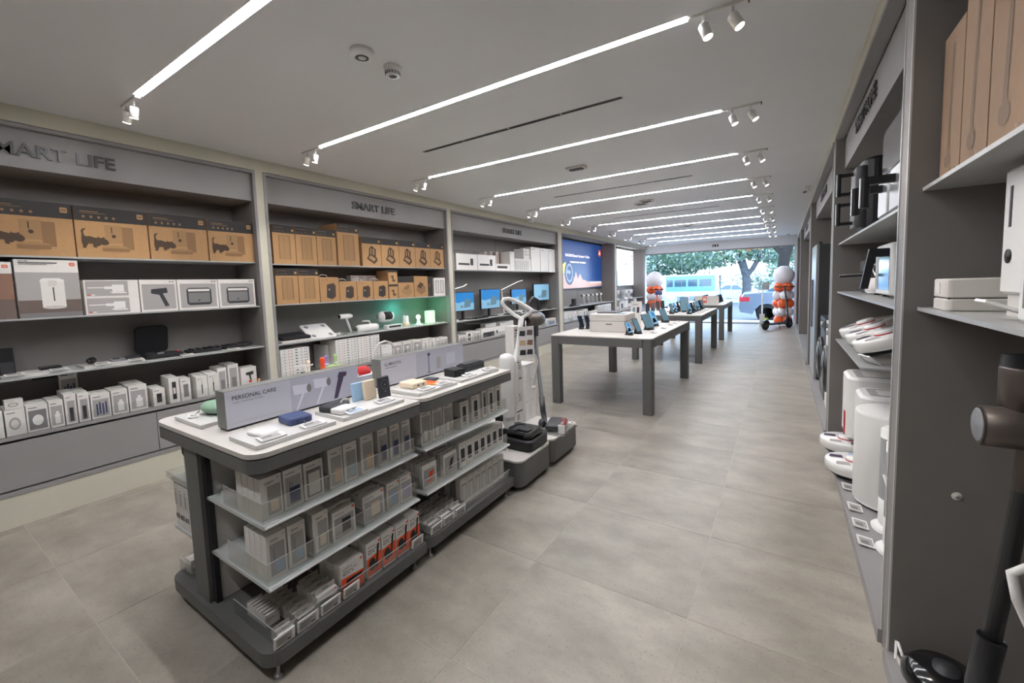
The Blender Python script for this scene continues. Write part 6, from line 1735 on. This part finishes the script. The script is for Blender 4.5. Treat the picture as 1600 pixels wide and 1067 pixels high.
purifier_box(.565, 3.295, .31, .33, .53, 'squarer white dock between the tall dock and white round purifier')
t = thing('air_purifier', 'large smooth white oval purifier with dot grille on right floor shelf', 'air purifier', (.51, 2.93, ZF))
MB().lathe([(.155, .012), (.163, .03), (.163, .50), (.157, .515), (.15, .518)], 'white', n=44).obj('body', t)
MB().lathe([(.148, .516), (.14, .512), (.0001, .512)], 'offwhite', n=40).obj('top_recess', t)
q = MB()
for k in range(24):
    a = 2 * PI * k / 24
    for r in (.09, .11):
        q.box(r * math.cos(a) - .0035, r * math.cos(a) + .0035, r * math.sin(a) - .0035, r * math.sin(a) + .0035, .512, .5135, 'print_mid')
tag(q.obj('dot_grille', t), kind='stuff')
MB().lathe([(.145, 0), (.145, .012)], 'black', n=30).obj('base', t)
for i, (x, y) in enumerate([(.475, 2.635), (.462, 2.42)]):
    t = thing('tower_purifier', f'slim white and grey tower purifier, {["behind the other one", "closest to the near pier"][i]}', 'tower fan', (x, y, ZF))
    MB().lathe([(.085, 0), (.088, .012), (.075, .02), (.05, .024)], 'white', n=30).obj('base', t)
    MB().lathe([(.055, .02), (.062, .04), (.062, .16)], 'white', n=28).obj('lower_body', t)
    MB().lathe([(.0618, .16), (.0618, .46)], 'print_mid', n=28).obj('mesh_panel', t)
    MB().lathe([(.062, .46), (.062, .50), (.05, .51), (.0001, .512)], 'white', n=28).obj('head', t)
t = thing('rod_card', 'thin white tilted rod card before the slim tower purifiers', 'tag', (.385, 2.27, ZF))
MB().tube([(.06, 0, .12), (.02, .0, .28), (-.01, .02, .40)], .006, 'white', 8).obj('rod', t)
MB().box(.03, .09, -.03, .03, 0, .12, 'white').obj('card_foot', t)
# robots parked at the platform edge, on docks
def dock_robot(x, y, lab):
    robot(x, y, ZF + .0035, lab, .155)
dock_robot(.40, 3.70, 'white robot vacuum parked overhanging the right floor shelf, beside tall dock')
dock_robot(.40, 3.27, 'white robot vacuum with red ring parked before the squarer dock')
for i, y in enumerate((3.06, 2.80, 2.62, 2.45)):
    card(.345, y, ZF, f'framed price card flat on right floor shelf, {ORD[i + 1]} from the robots', 0, .085, .06)
# bay R1 : kraft cartons, dispenser, vacuum
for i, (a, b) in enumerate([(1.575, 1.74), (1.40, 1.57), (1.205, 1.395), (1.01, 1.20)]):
    pkg('vacuum_carton', 'vac_tall', .378, a, b, 1.552, .50 if i > 1 else (.40 if i == 0 else .46), .32, f'tall kraft carton with faint vacuum print, {ORD[i + 1]} from the pier', 'tall kraft cartons on the right top shelf', face=-1)
for i, y in enumerate((1.572, 1.398, 1.20)):
    t = thing('clear_clip', f'tiny clear acrylic clip at foot of tall kraft cartons, {ORD[i + 1]} from the pier', 'clip', (.365, y, 1.5525))
    MB().box(-.004, .004, -.004, .004, 0, .02, 'acrylic').obj('post', t)
    MB().rbox(-.008, .008, -.008, .008, 0, .003, .002, 'white').obj('foot_plate', t)
ZS = 1.1955
t = thing('kitchen_scale', 'low flat two tier white scale with square button beside the pier', 'scale', (.52, 1.625, ZS))
MB().rbox(-.155, .16, -.06, .06, 0, .032, .012, 'offwhite', 4, .003).obj('lower_body', t)
MB().rbox(-.155, .16, -.06, .06, .035, .085, .012, 'offwhite', 4, .003).obj('upper_body', t)
MB().box(-.15, .155, -.056, .056, .031, .036, 'print_dark').obj('parting_line', t)
MB().rbox(-.1565, -.155, -.005, .035, .045, .075, .0005, 'white', 1).obj('button', t)
t = thing('water_dispenser', 'tall white dispenser tower with slot and round dark spout at frame edge', 'water dispenser', (.605, 1.36, ZS))
MB().rbox(-.18, .15, -.10, .10, .05, .33, .02, 'white', 5, .006).obj('body', t)
MB().rbox(-.17, .14, -.09, .09, 0, .05, .02, 'offwhite').obj('base', t)
MB().box(-.1815, -.18, .045, .055, .20, .29, 'print_dark').obj('slot', t)
MB().lathe([(.0001, -.1825), (.016, -.182), (.016, -.18)], 'black', (0, .05, .135), 18, 'x').obj('spout', t)
t = thing('water_flosser', 'small white rounded appliance with vertical slot at frame edge', 'appliance', (.50, 1.19, ZS))
MB().rbox(-.11, .10, -.07, .07, 0, .13, .03, 'white', 6, .008).obj('body', t)
MB().box(-.1112, -.11, .02, .027, .03, .085, 'print_mid').obj('slot', t)
MB().rbox(-.105, .095, -.065, .065, .13, .145, .03, 'acrylic', 6).obj('lid', t)
card(.40, 1.30, ZS, 'white sloped price card between the flat scale and the dispenser', 0, .06, .1, tilt=.4)
# vacuum at right
t = thing('stick_vacuum', 'titanium grey stick vacuum with black capped bin hanging in right near bay', 'vacuum cleaner', (0, 0, 0))
MB().lathe([(.030, -.02), (.046, -.015), (.047, .075), (.045, .08)], 'titanium', (.472, 1.42, 1.0), 24).obj('dust_bin', t)
MB().lathe([(.046, .08), (.044, .105), (.0001, .11)], 'black', (.472, 1.42, 1.0), 24).obj('bin_cap', t)
MB().lathe([(.042, -.055), (.047, -.05), (.047, .12), (.001, .12)], 'titanium', (.445, 1.40, .94), 26, 'x').obj('motor_housing', t)
MB().lathe([(.0001, -.058), (.036, -.057), (.040, -.055)], 'grey_mid', (.445, 1.40, .94), 26, 'x').obj('filter_cap', t)
q = MB()
for k in range(7):
    q.box(.475, .505, 1.3515, 1.354, .92 + .006 * k, .923 + .006 * k, 'black')
q.obj('vent', t)
MB().tube([(.48, 1.42, .90), (.475, 1.42, .79)], .020, 'titanium', 14).obj('neck', t)
MB().tube([(.475, 1.42, .80), (.438, 1.42, .39)], .0175, 'dark_metal', 14).obj('tube', t)
MB().tube([(.44, 1.42, .41), (.425, 1.42, .28), (.425, 1.42, .12)], .026, 'charcoal', 14).obj('lower_tube', t)
MB().rbox(.39, .62, 1.30, 1.53, .053, .12, .03, 'charcoal', 4, .01).obj('floor_head', t)
t = thing('vacuum_stand', 'white bent wire frame stand at the right frame edge', 'stand', (.50, 1.22, ZF))
MB().tube([(.10, 0, .655), (-.08, 0, .655), (-.10, 0, .635), (-.09, 0, .58), (-.06, 0, .5), (-.02, 0, .3), (-.02, 0, .0)], .009, 'white', 10).obj('frame', t)
MB().rbox(-.03, .12, .0, .04, 0, .45, .015, 'offwhite').obj('holder', t)
t = thing('floor_robot', 'black floor cleaner dome on the right near floor shelf behind a white card', 'robot vacuum', (.425, 1.65, ZF))
MB().lathe([(.085, 0), (.098, .02), (.098, .045), (.075, .07), (.0001, .075)], 'black_gloss', n=32).obj('dome', t)
MB().lathe([(.03, .07), (.03, .085), (.0001, .088)], 'charcoal', n=24).obj('turret', t)
t = thing('framed_card', 'white outlined upright card at the base of the near pier', 'card', (.335, 1.70, ZF), .2)
MB().tube([(0, .03, .0), (0, .03, .06), (0, .02, .065), (0, -.05, .02), (0, -.05, .0)], .004, 'white', 6).obj('outline', t)
MB().box(-.001, .001, -.04, .02, .0, .02, 'offwhite').obj('sheet', t)
t = thing('round_sticker', 'small white round sticker on grey pier panel beside the vacuum tube', 'sticker', (.455, 1.7555, .62))
MB().lathe([(.0001, -.004), (.012, -.003), (.013, -.0002)], 'offwhite', (0, 0, 0), 14, 'y').obj('disc', t)
MB().lathe([(.0001, -.0045), (.004, -.0042)], 'print_grey', (0, 0, 0), 10, 'y').obj('centre', t)
# appliances in R3
t = thing('refrigerator', 'tall silver fridge with reflective doors in right middle bay', 'fridge', (.555, 6.62, ZF))
MB().box(-.19, .21, -.42, .42, .02, 1.62, 'dark_metal').obj('body', t)
for a, b in ((-.42, -.003), (.003, .42)):
    d = MB().rbox(-.225, -.191, a, b, .03, 1.62, .008, 'silver', 3).obj('door', t)
    MB().tube([(-.235, (a + b) / 2 + (.18 if a < 0 else -.18), .6), (-.235, (a + b) / 2 + (.18 if a < 0 else -.18), 1.2)], .007, 'charcoal', 8).obj('handle', d)
MB().box(-.2, -.17, -.42, -.36, 1.62, 1.65, 'charcoal').obj('hinge_cover', t)
for i, y in enumerate((4.75, 5.42)):
    t = thing('washing_machine', f'{["white washer with dark round door beside the pier", "dark steel washer beside the tall fridge"][i]}', 'washing machine', (.56, y, ZF))
    MB().rbox(-.20, .20, -.29, .29, .01, .82, .015, 'white' if i == 0 else 'dark_metal', 3).obj('body', t)
    MB().lathe([(.19, -.235), (.215, -.225), (.215, -.2)], 'dark_metal', (0, 0, .40), 36, 'x').obj('door_ring', t)
    MB().lathe([(.0001, -.25), (.12, -.245), (.188, -.232)], 'black_gloss', (0, 0, .40), 36, 'x').obj('door', t)
    MB().box(-.204, -.2, -.27, .27, .70, .80, 'charcoal').obj('control_panel', t)
    MB().lathe([(.0001, -.225), (.03, -.225), (.032, -.204)], 'silver', (0, -.1, .75), 18, 'x').obj('dial', t)
t = thing('television', 'dark upright screen leaning in the right bay past the fridge', 'television', (.50, 8.4, ZF))
MB().rbox(-.02, .02, -.55, .55, .06, 1.5, .01, 'charcoal').obj('housing', t)
MB().box(-.021, -.02, -.53, .53, .08, 1.48, 'screen_dark').obj('screen', t)
MB().rbox(-.1, .1, -.3, .3, 0, .06, .02, 'black').obj('foot', t)

# ------------------------------------------------------------------ window display
def escooter(x, y, rz, lab, accent):
    t = thing('electric_scooter', lab, 'scooter', (x, y, 0.0), rz, 'electric scooters by the shop window')
    for xx in (-.42, .45):
        w = MB().lathe([(.06, -.022), (.105, -.024), (.118, -.012), (.118, .012), (.105, .024), (.06, .022)], 'tyre', (xx, 0, .118), 28, 'y').obj('wheel', t)
        MB().lathe([(.0001, -.026), (.055, -.026), (.062, -.018), (.062, .018), (.055, .026), (.0001, .026)], 'dark_metal', (xx, 0, .118), 20, 'y').obj('hub', w)
    MB().rbox(-.30, .28, -.075, .075, .12, .155, .03, 'charcoal', 5, .008).obj('deck', t)
    MB().rbox(-.28, .24, -.065, .065, .155, .159, .025, 'black_soft', 5).obj('grip_mat', t)
    MB().tube([(.24, 0, .14), (.33, 0, .19), (.39, 0, .30)], [.035, .034, .028], 'charcoal', 12).obj('neck', t)
    MB().tube([(.45, 0, .118), (.43, 0, .25), (.39, 0, .32)], .02, accent, 10).obj('fork', t)
    MB().tube([(.40, 0, .27), (.26, 0, 1.03)], .021, 'charcoal' if accent != 'orange' else 'orange', 14).obj('stem', t)
    MB().tube([(.26, -.24, 1.06), (.26, -.1, 1.05), (.26, .1, 1.05), (.26, .24, 1.06)], .013, 'black', 10).obj('handlebar', t)
    for s in (-1, 1):
        MB().tube([(.26, s * .15, 1.056), (.26, s * .245, 1.061)], .018, 'black_soft', 10).obj('grip', t)
    MB().rbox(.235, .285, -.04, .04, 1.04, 1.08, .01, 'black', 3).obj('display', t)
    MB().lathe([(.0001, .03), (.018, .03), (.02, 0)], 'silver', (0, 0, 0), 12, 'x').xform(Matrix.Translation((.28, 0, 1.0))).obj('headlight', t)
    MB().prism([(-.56, .16), (-.5, .235), (-.42, .26), (-.34, .23), (-.30, .16), (-.34, .21), (-.42, .243), (-.5, .22), (-.55, .155)], 'y', -.035, .035, accent).obj('rear_fender', t)
    MB().tube([(.0, -.06, .12), (-.05, -.11, .01)], .006, 'dark_metal', 6).obj('kickstand', t)
    return t
escooter(-.10, 12.50, math.radians(55), 'black electric scooter standing by the right balloon column', 'dark_metal')
escooter(-3.25, 12.60, math.radians(65), 'orange stemmed electric scooter by the left balloon column', 'orange')
t = thing('helmet', 'dark bicycle helmet hanging from the left scooter handlebar', 'helmet', (-3.02, 12.62, .93))
MB().lathe([(.09, -.03), (.105, .0), (.1, .05), (.07, .09), (.0001, .105)], 'navy', n=22).obj('shell', t)
MB().tube([(-.05, 0, -.03), (0, 0, -.09), (.05, 0, -.03)], .006, 'black', 6).obj('strap', t)
def balloon(x, y, z, r, m, lab, grp):
    t = thing('balloon', lab, 'balloon', (x, y, z), 0, grp)
    MB().ball((0, 0, 0), r, m, 20, 1.06).obj('envelope', t)
    MB().lathe([(.0001, -r * 1.05), (.012, -r * 1.13), (.0001, -r * 1.12)], m, n=8).obj('knot', t)
for side, cx, cy in (('right', .02, 13.22), ('left', -3.28, 13.22)):
    grp = f'orange and white balloons in the {side} column'
    n = 0
    for tier in range(5):
        z = .17 + .218 * tier
        col = 'balloon_orange' if tier % 2 == 0 else 'balloon_white'
        for k in range(4):
            n += 1
            a = PI / 4 + k * PI / 2 + tier * .35
            balloon(cx + .13 * math.cos(a), cy + .13 * math.sin(a), z, .12, col, f'{"orange" if tier % 2 == 0 else "white"} balloon in {ORD[tier + 1]} tier of {side} balloon column, {["street side by wall", "street side by shop centre", "room side by shop centre", "room side by wall"][k] if side == "right" else ["street side by shop centre", "street side by wall", "room side by wall", "room side by shop centre"][k]}', grp)
    balloon(cx, cy, 1.335, .245, 'balloon_white', f'big round white balloon topping the {side} balloon column', grp)
    # fix the weight under the column
    t = thing('balloon_weight', f'round weight under the {side} balloon column', 'stand', (cx, cy, 0))
    MB().lathe([(.12, 0), (.12, .01), (.02, .02)], 'offwhite', n=24).obj('plate', t)
    MB().lathe([(.02, .02), (.02, .026), (.0001, .027)], 'white', n=12).obj('cap', t)
t = thing('poster_stand', 'slim white pole stand with grey poster near the glass door', 'stand', (-.44, 12.95, 0))
MB().rbox(-.07, .07, -.08, .08, 0, .03, .02, 'white').obj('foot', t)
MB().rbox(-.06, .06, -.05, .05, .03, .34, .01, 'offwhite').obj('leaflet_box', t)
MB().tube([(0, 0, .03), (0, 0, 1.0)], .016, 'white', 12).obj('pole', t)
MB().box(.0, .15, -.004, .004, .98, 1.18, 'print_grey').obj('poster', t)
MB().ball((.10, -.06, .20), .05, 'yellow_green', 12).obj('balloon_print', t)

# ------------------------------------------------------------------ street
def gz(y):
    return -.12 - .018 * (y - 15) if y > 15 else -.02
g = MB()
g.box(-30, 25, 14.9, 15.05, -.2, -.005, 'paving')
struct(g, 'kerb')
g = MB()
g.add([(-70, 15.05, -.12), (60, 15.05, -.12), (60, 52, gz(52)), (-70, 52, gz(52)), (60, 120, gz(52)), (-70, 120, gz(52))], [(0, 1, 2, 3), (3, 2, 4, 5)], 'asphalt')
struct(g, 'road')
g = MB()
g.box(-30, -4.25, YF + .1, 14.9, -.2, -.003, 'paving')
g.box(.95, 25, YF + .1, 14.9, -.2, -.003, 'paving')
struct(g, 'pavement')
g = MB()
g.box(-40, 40, 33.5, 40, gz(37) - .1, gz(37) + .12, 'leaf_grey')
struct(g, 'verge_ground')

def wheel(t, x, y, z, r, w=.2):
    o = MB().lathe([(r * .6, -w / 2), (r * .95, -w / 2), (r, -w * .35), (r, w * .35), (r * .95, w / 2), (r * .6, w / 2)], 'tyre', (x, y, z), 28, 'y').obj('wheel', t)
    q = MB().lathe([(.0001, -w * .42), (r * .2, -w * .46), (r * .6, -w * .4), (r * .62, -w * .3)], 'silver', (x, y, z), 24, 'y')
    for k in range(5):
        a = 2 * PI * k / 5
        c, s_ = math.cos(a), math.sin(a)
        q.poly([(x + r * .58 * c - .04 * s_, y - w * .47, z + r * .58 * s_ + .04 * c), (x + r * .58 * c + .04 * s_, y - w * .47, z + r * .58 * s_ - .04 * c), (x + .03 * s_, y - w * .5, z - .03 * c), (x - .03 * s_, y - w * .5, z + .03 * c)], 'silver')
    q.obj('rim', o)
def carbody(t, prof, gh, wd, paint, L):
    """prof: lower body side outline (x,z); gh: greenhouse outline lower/upper"""
    k = len(prof)
    V, Fc = [], []
    cols = [(-wd / 2, .0), (-wd / 2 + .05, .035), (wd / 2 - .05, .035), (wd / 2, .0)]
    for yy, ins in ((-wd / 2, .0), (-wd / 2 + .07, .03), (wd / 2 - .07, .03), (wd / 2, .0)):
        zc = .5
        for x, z in prof:
            V.append((x * (1 + ins * .15), yy, z + (ins if z > zc else 0)))
    for q in range(3):
        for i in range(k):
            j = (i + 1) % k
            Fc.append((q * k + i, q * k + j, (q + 1) * k + j, (q + 1) * k + i))
    Fc.append(tuple(range(k)))
    Fc.append(tuple(range(3 * k, 4 * k)))
    MB().add(V, Fc, paint, False).obj('body', t)
    (a0, b0, z0), (a1, b1, z1) = gh
    w0, w1 = wd / 2 - .06, wd / 2 - .24
    V = [(a0, -w0, z0), (b0, -w0, z0), (b0, w0, z0), (a0, w0, z0), (a1, -w1, z1), (b1, -w1, z1), (b1, w1, z1), (a1, w1, z1)]
    MB().add(V, [(0, 1, 5, 4), (1, 2, 6, 5), (2, 3, 7, 6), (3, 0, 4, 7)], 'car_glass').obj('window_glass', t)
    MB().rbox(a1 - .02, b1 + .02, -w1 - .02, w1 + .02, z1 - .01, z1 + .035, .12, paint, 5, .012).obj('roof', t)
    f = MB()
    for s_ in (-1, 1):
        for (xa, za, xb, zb_) in ((a0, z0, a1, z1), (b0, z0, b1, z1), ((a0 + b0) / 2, z0, (a1 + b1) / 2, z1)):
            f.tube([(xa, s_ * (w0 + .005), za), (xb, s_ * (w1 + .005), zb_)], .035, paint, 6)
    tag(f.obj('pillars', t), kind='stuff')
# silver saloon, rear towards the left
t = thing('car', 'silver grey saloon parked outside the window, red tail lamp showing', 'car', (1.05, 16.6, gz(16.6)), .06)
P = [(-2.25, .35), (-2.3, .5), (-2.27, .72), (-2.15, .93), (-1.6, .98), (-1.0, .96), (.9, .94), (1.9, .78), (2.2, .62), (2.25, .35), (1.85, .25), (1.8, .40), (1.62, .58), (1.42, .62), (1.22, .58), (1.05, .4), (1.0, .22), (-1.1, .22), (-1.15, .4), (-1.32, .58), (-1.5, .62), (-1.7, .58), (-1.86, .4), (-1.9, .28)]
carbody(t, P, ((-1.65, 1.1, .95), (-1.0, .45, 1.38)), 1.75, 'car_silver', 4.5)
for x in (-1.5, 1.42):
    for y in (-.76, .76):
        wheel(t, x, y, .31, .31)
MB().rbox(-2.29, -1.98, -.885, -.80, .70, .84, .03, 'tail_red', 4).obj('tail_lamp', t)
MB().rbox(-2.29, -1.98, .80, .885, .70, .84, .03, 'tail_red', 4).obj('tail_lamp', t)
MB().box(-1.0, -.98, -.885, -.876, .3, .93, 'print_mid').obj('door_seam', t)
# white/blue minibus
t = thing('minibus', 'pale blue and white minibus parked across the road', 'van', (-6.4, 31.2, gz(31)), .0)
L2 = 2.75
P = [(-2.9, .35), (-2.95, .8), (-2.75, 1.15), (-2.3, 1.25), (-1.75, 1.95), (-1.4, 2.08), (2.55, 2.08), (2.7, 1.95), (2.8, .9), (2.8, .35)]
V = []
MB().prism([(x, z if z < 1.0 else z) for x, z in P], 'y', -.95, .95, 'van_white').obj('body', t)
MB().box(-.35, 2.72, -.958, -.95, .95, 1.98, 'van_blue').obj('blue_panel', t)
MB().box(-2.5, 2.78, -.957, -.95, .3, .62, 'car_silver').obj('lower_panel', t)
for x0, x1 in ((-.3, .1), (.22, .95), (1.08, 1.65), (1.78, 2.5)):
    MB().rbox(x0, x1, -.966, -.958, 1.28, 1.74, .003, 'car_glass', 1).obj('window_glass', t)
MB().prism([(-2.2, 1.28), (-1.72, 1.86), (-1.0, 1.86), (-1.0, 1.28)], 'y', -.958, -.951, 'car_glass').obj('cab_window', t)
for x in (-2.0, 1.75):
    wheel(t, x, -.85, .33, .33, .22)
    wheel(t, x, .85, .33, .33, .22)
MB().rbox(-2.05, -1.9, -1.1, -.96, 1.25, 1.5, .02, 'charcoal').obj('mirror', t)
MB().box(-2.97, -2.93, -.8, -.5, .7, .85, 'offwhite').obj('head_lamp', t)
# white coupe
t = thing('car', 'white saloon seen at an angle beyond the minibus', 'car', (-3.2, 42.0, gz(42)), math.radians(150) + PI)
P = [(-2.2, .35), (-2.25, .6), (-2.1, .85), (-1.4, .92), (.9, .9), (1.9, .74), (2.2, .6), (2.25, .3), (1.85, .25), (1.8, .40), (1.62, .58), (1.42, .62), (1.22, .58), (1.05, .4), (1.0, .2), (-1.1, .2), (-1.15, .4), (-1.32, .58), (-1.5, .62), (-1.7, .58), (-1.86, .4), (-1.9, .28)]
carbody(t, P, ((-1.5, 1.1, .9), (-.8, .35, 1.34)), 1.78, 'car_white', 4.4)
for x in (-1.5, 1.42):
    for y in (-.76, .76):
        wheel(t, x, y, .31, .31)
MB().rbox(2.17, 2.25, -.55, .55, .42, .62, .02, 'charcoal').obj('grille', t)
for y in (-.75, .75):
    MB().rbox(1.95, 2.2, y - .12, y + .12, .62, .70, .03, 'car_glass').obj('head_lamp', t)
# blue car front hidden behind the near tables
t = thing('car', 'pale blue grey hatchback mostly hidden behind the tables and left balloons', 'car', (-6.6, 23.0, gz(23)), .0)
P = [(-1.9, .3), (-1.95, .6), (-1.85, .95), (-1.4, 1.0), (.8, .98), (1.6, .82), (1.85, .6), (1.85, .3), (1.6, .25), (1.5, .5), (1.2, .6), (.92, .5), (.85, .2), (-.95, .2), (-1.0, .48), (-1.25, .6), (-1.52, .48), (-1.6, .25)]
carbody(t, P, ((-1.7, 1.0, .99), (-1.3, .4, 1.42)), 1.65, 'print_blue', 3.8)
for x in (-1.25, 1.2):
    for y in (-.7, .7):
        wheel(t, x, y, .29, .29)
# bollards/poles and thin tree
for i, (x, y) in enumerate([(-4.55, 36), (-4.1, 36.5), (-8.2, 30)]):
    t = thing('street_pole', ['slim dark pole beside the minibus rear', 'second slim pole right of the minibus', 'grey pole by hedge left of the minibus'][i], 'pole', (x, y, gz(y)))
    MB().tube([(0, 0, 0), (0, 0, 2.0)], .05, 'bark_pale', 8).obj('shaft', t)
    MB().ball((0, 0, 2.03), .09, 'bark_pale', 8).obj('cap', t)

def leafcloud(n, cx, cy, cz, rx, ry, rz, s, mats, seed, shell=.6):
    rnd = random.Random(seed)
    mb = MB()
    V = {m: ([], []) for m in mats}
    for i in range(n):
        while True:
            a, b, c = rnd.uniform(-1, 1), rnd.uniform(-1, 1), rnd.uniform(-1, 1)
            d = a * a + b * b + c * c
            if d < 1 and (d > shell * shell or rnd.random() < .25):
                break
        p = Vector((cx + a * rx, cy + b * ry, cz + c * rz))
        u = Vector((rnd.gauss(0, 1), rnd.gauss(0, 1), rnd.gauss(0, 1))).normalized()
        v = u.cross(Vector((rnd.gauss(0, 1), rnd.gauss(0, 1), rnd.gauss(0, 1)))).normalized()
        k = s * rnd.uniform(.6, 1.4)
        vs, fs = V[rnd.choice(mats)]
        o = len(vs)
        vs += [tuple(p - u * k), tuple(p + v * k * .55), tuple(p + u * k), tuple(p - v * k * .55)]
        fs.append((o, o + 1, o + 2, o + 3))
    for m, (vs, fs) in V.items():
        mb.add(vs, fs, m)
    return mb
def tree(x, y, lab, trunk, crowns, mats, seed, bark='bark', limbs=()):
    t = thing('tree', lab, 'tree', (x, y, gz(y)), 0, 'trees along the street')
    MB().tube([p[:3] for p in trunk], [p[3] for p in trunk], bark, 12).obj('trunk', t)
    for l in limbs:
        MB().tube([p[:3] for p in l], [p[3] for p in l], bark, 8).obj('branch', t)
    for i, (a, b, c, rx, ry, rz, n, s) in enumerate(crowns):
        tag(leafcloud(n, a, b, c, rx, ry, rz, s, mats, seed + i).obj('foliage', t), kind='stuff')
tree(-.02, 17.9, 'thick dark trunk right by the window, rust and yellow leaves', [(0, 0, 0, .24), (-.02, 0, 1.2, .19), (.06, 0, 2.2, .18), (.3, 0, 3.2, .2), (.6, 0, 4.4, .18)],
     [(-.9, .6, 2.95, 1.5, 1.2, .42, 1500, .07), (1.3, .3, 2.9, 1.0, .9, .6, 900, .07)], ['leaf_rust', 'leaf_yellow', 'leaf_green'], 11, 'bark', [[(.06, 0, 2.2, .1), (-.5, .2, 2.9, .07), (-1.5, .4, 3.3, .04)]])
tree(-2.0, 31.5, 'grey forked trunk in middle of window view, leafy crown', [(0, 0, 0, .3), (.05, 0, 1.2, .26), (0.0, 0, 1.9, .25), (-.25, 0, 2.8, .24), (-.5, 0, 4.2, .2)],
     [(-2.6, 0, 3.9, 3.4, 2.5, 1.5, 5200, .13), (1.6, .5, 4.3, 2.6, 2.0, 1.7, 3200, .13)], ['leaf_green', 'leaf_grey'], 23, 'bark_pale', [[(.0, 0, 1.9, .18), (.35, 0, 2.3, .15), (.7, 0, 3.0, .14), (.9, 0, 4, .1)]])
tree(-8.6, 36.0, 'broad green tree behind the minibus on the left', [(0, 0, 0, .25), (0, 0, 2.5, .2)], [(.6, 0, 3.6, 3.4, 2.5, 1.7, 5200, .14), (-3.6, -2, 2.8, 2.2, 2, 2.2, 3000, .13)], ['leaf_green', 'leaf_grey', 'leaf_deep'], 37)
tree(-9.9, 29.0, 'dark leafy tree at left edge of the window', [(0, 0, 0, .22), (0, 0, 2.0, .18)], [(1.2, 0, 2.9, 1.6, 1.5, 1.6, 2400, .11)], ['leaf_deep', 'leaf_grey'], 41)
tree(-4.9, 36.4, 'slender bare young tree right of the minibus', [(0, 0, 0, .06), (0, 0, 1.9, .05)], [(0, 0, 2.6, .5, .5, .5, 120, .06)], ['leaf_grey'], 43, 'bark_pale', [[(0, 0, 1.6, .04), (.35, 0, 2.3, .03)], [(0, 0, 1.6, .04), (-.35, 0, 2.4, .03)], [(0, 0, 1.8, .04), (.1, 0, 2.7, .03)]])
tree(1.2, 40.0, 'far pale green tree behind the forked trunk', [(0, 0, 0, .25), (0, 0, 2.5, .2)], [(0, 0, 3.6, 2.6, 2.0, 2.6, 3200, .14)], ['leaf_grey', 'leaf_green'], 53)
for i, (x, y, rx, rz, m) in enumerate([(-7.5, 34.5, 2.4, .9, 'leaf_green'), (-11.8, 33.5, 1.8, 1.2, 'leaf_green'), (-2.9, 50, 3.5, 1.6, 'leaf_grey'), (1.2, 44, 2.5, 1.5, 'leaf_green'), (-.4, 48, 3.0, 1.4, 'leaf_deep')]):
    t = thing('hedge', ['green hedge behind the minibus roof', 'green hedge at left of the window view', 'grey green shrub mass beyond the white car', 'green shrubs right of the forked trunk', 'darker shrubs between the two trunks'][i], 'hedge', (x, y, gz(y)), 0, 'hedges across the road')
    tag(leafcloud(1800, 0, 0, rz * .9, rx, 1.0, rz, .11, [m, 'leaf_grey'], 60 + i, .3).obj('foliage', t), kind='stuff')
    MB().tube([(0, 0, 0), (0, 0, rz * .8)], .08, 'bark', 6).obj('stem', t)
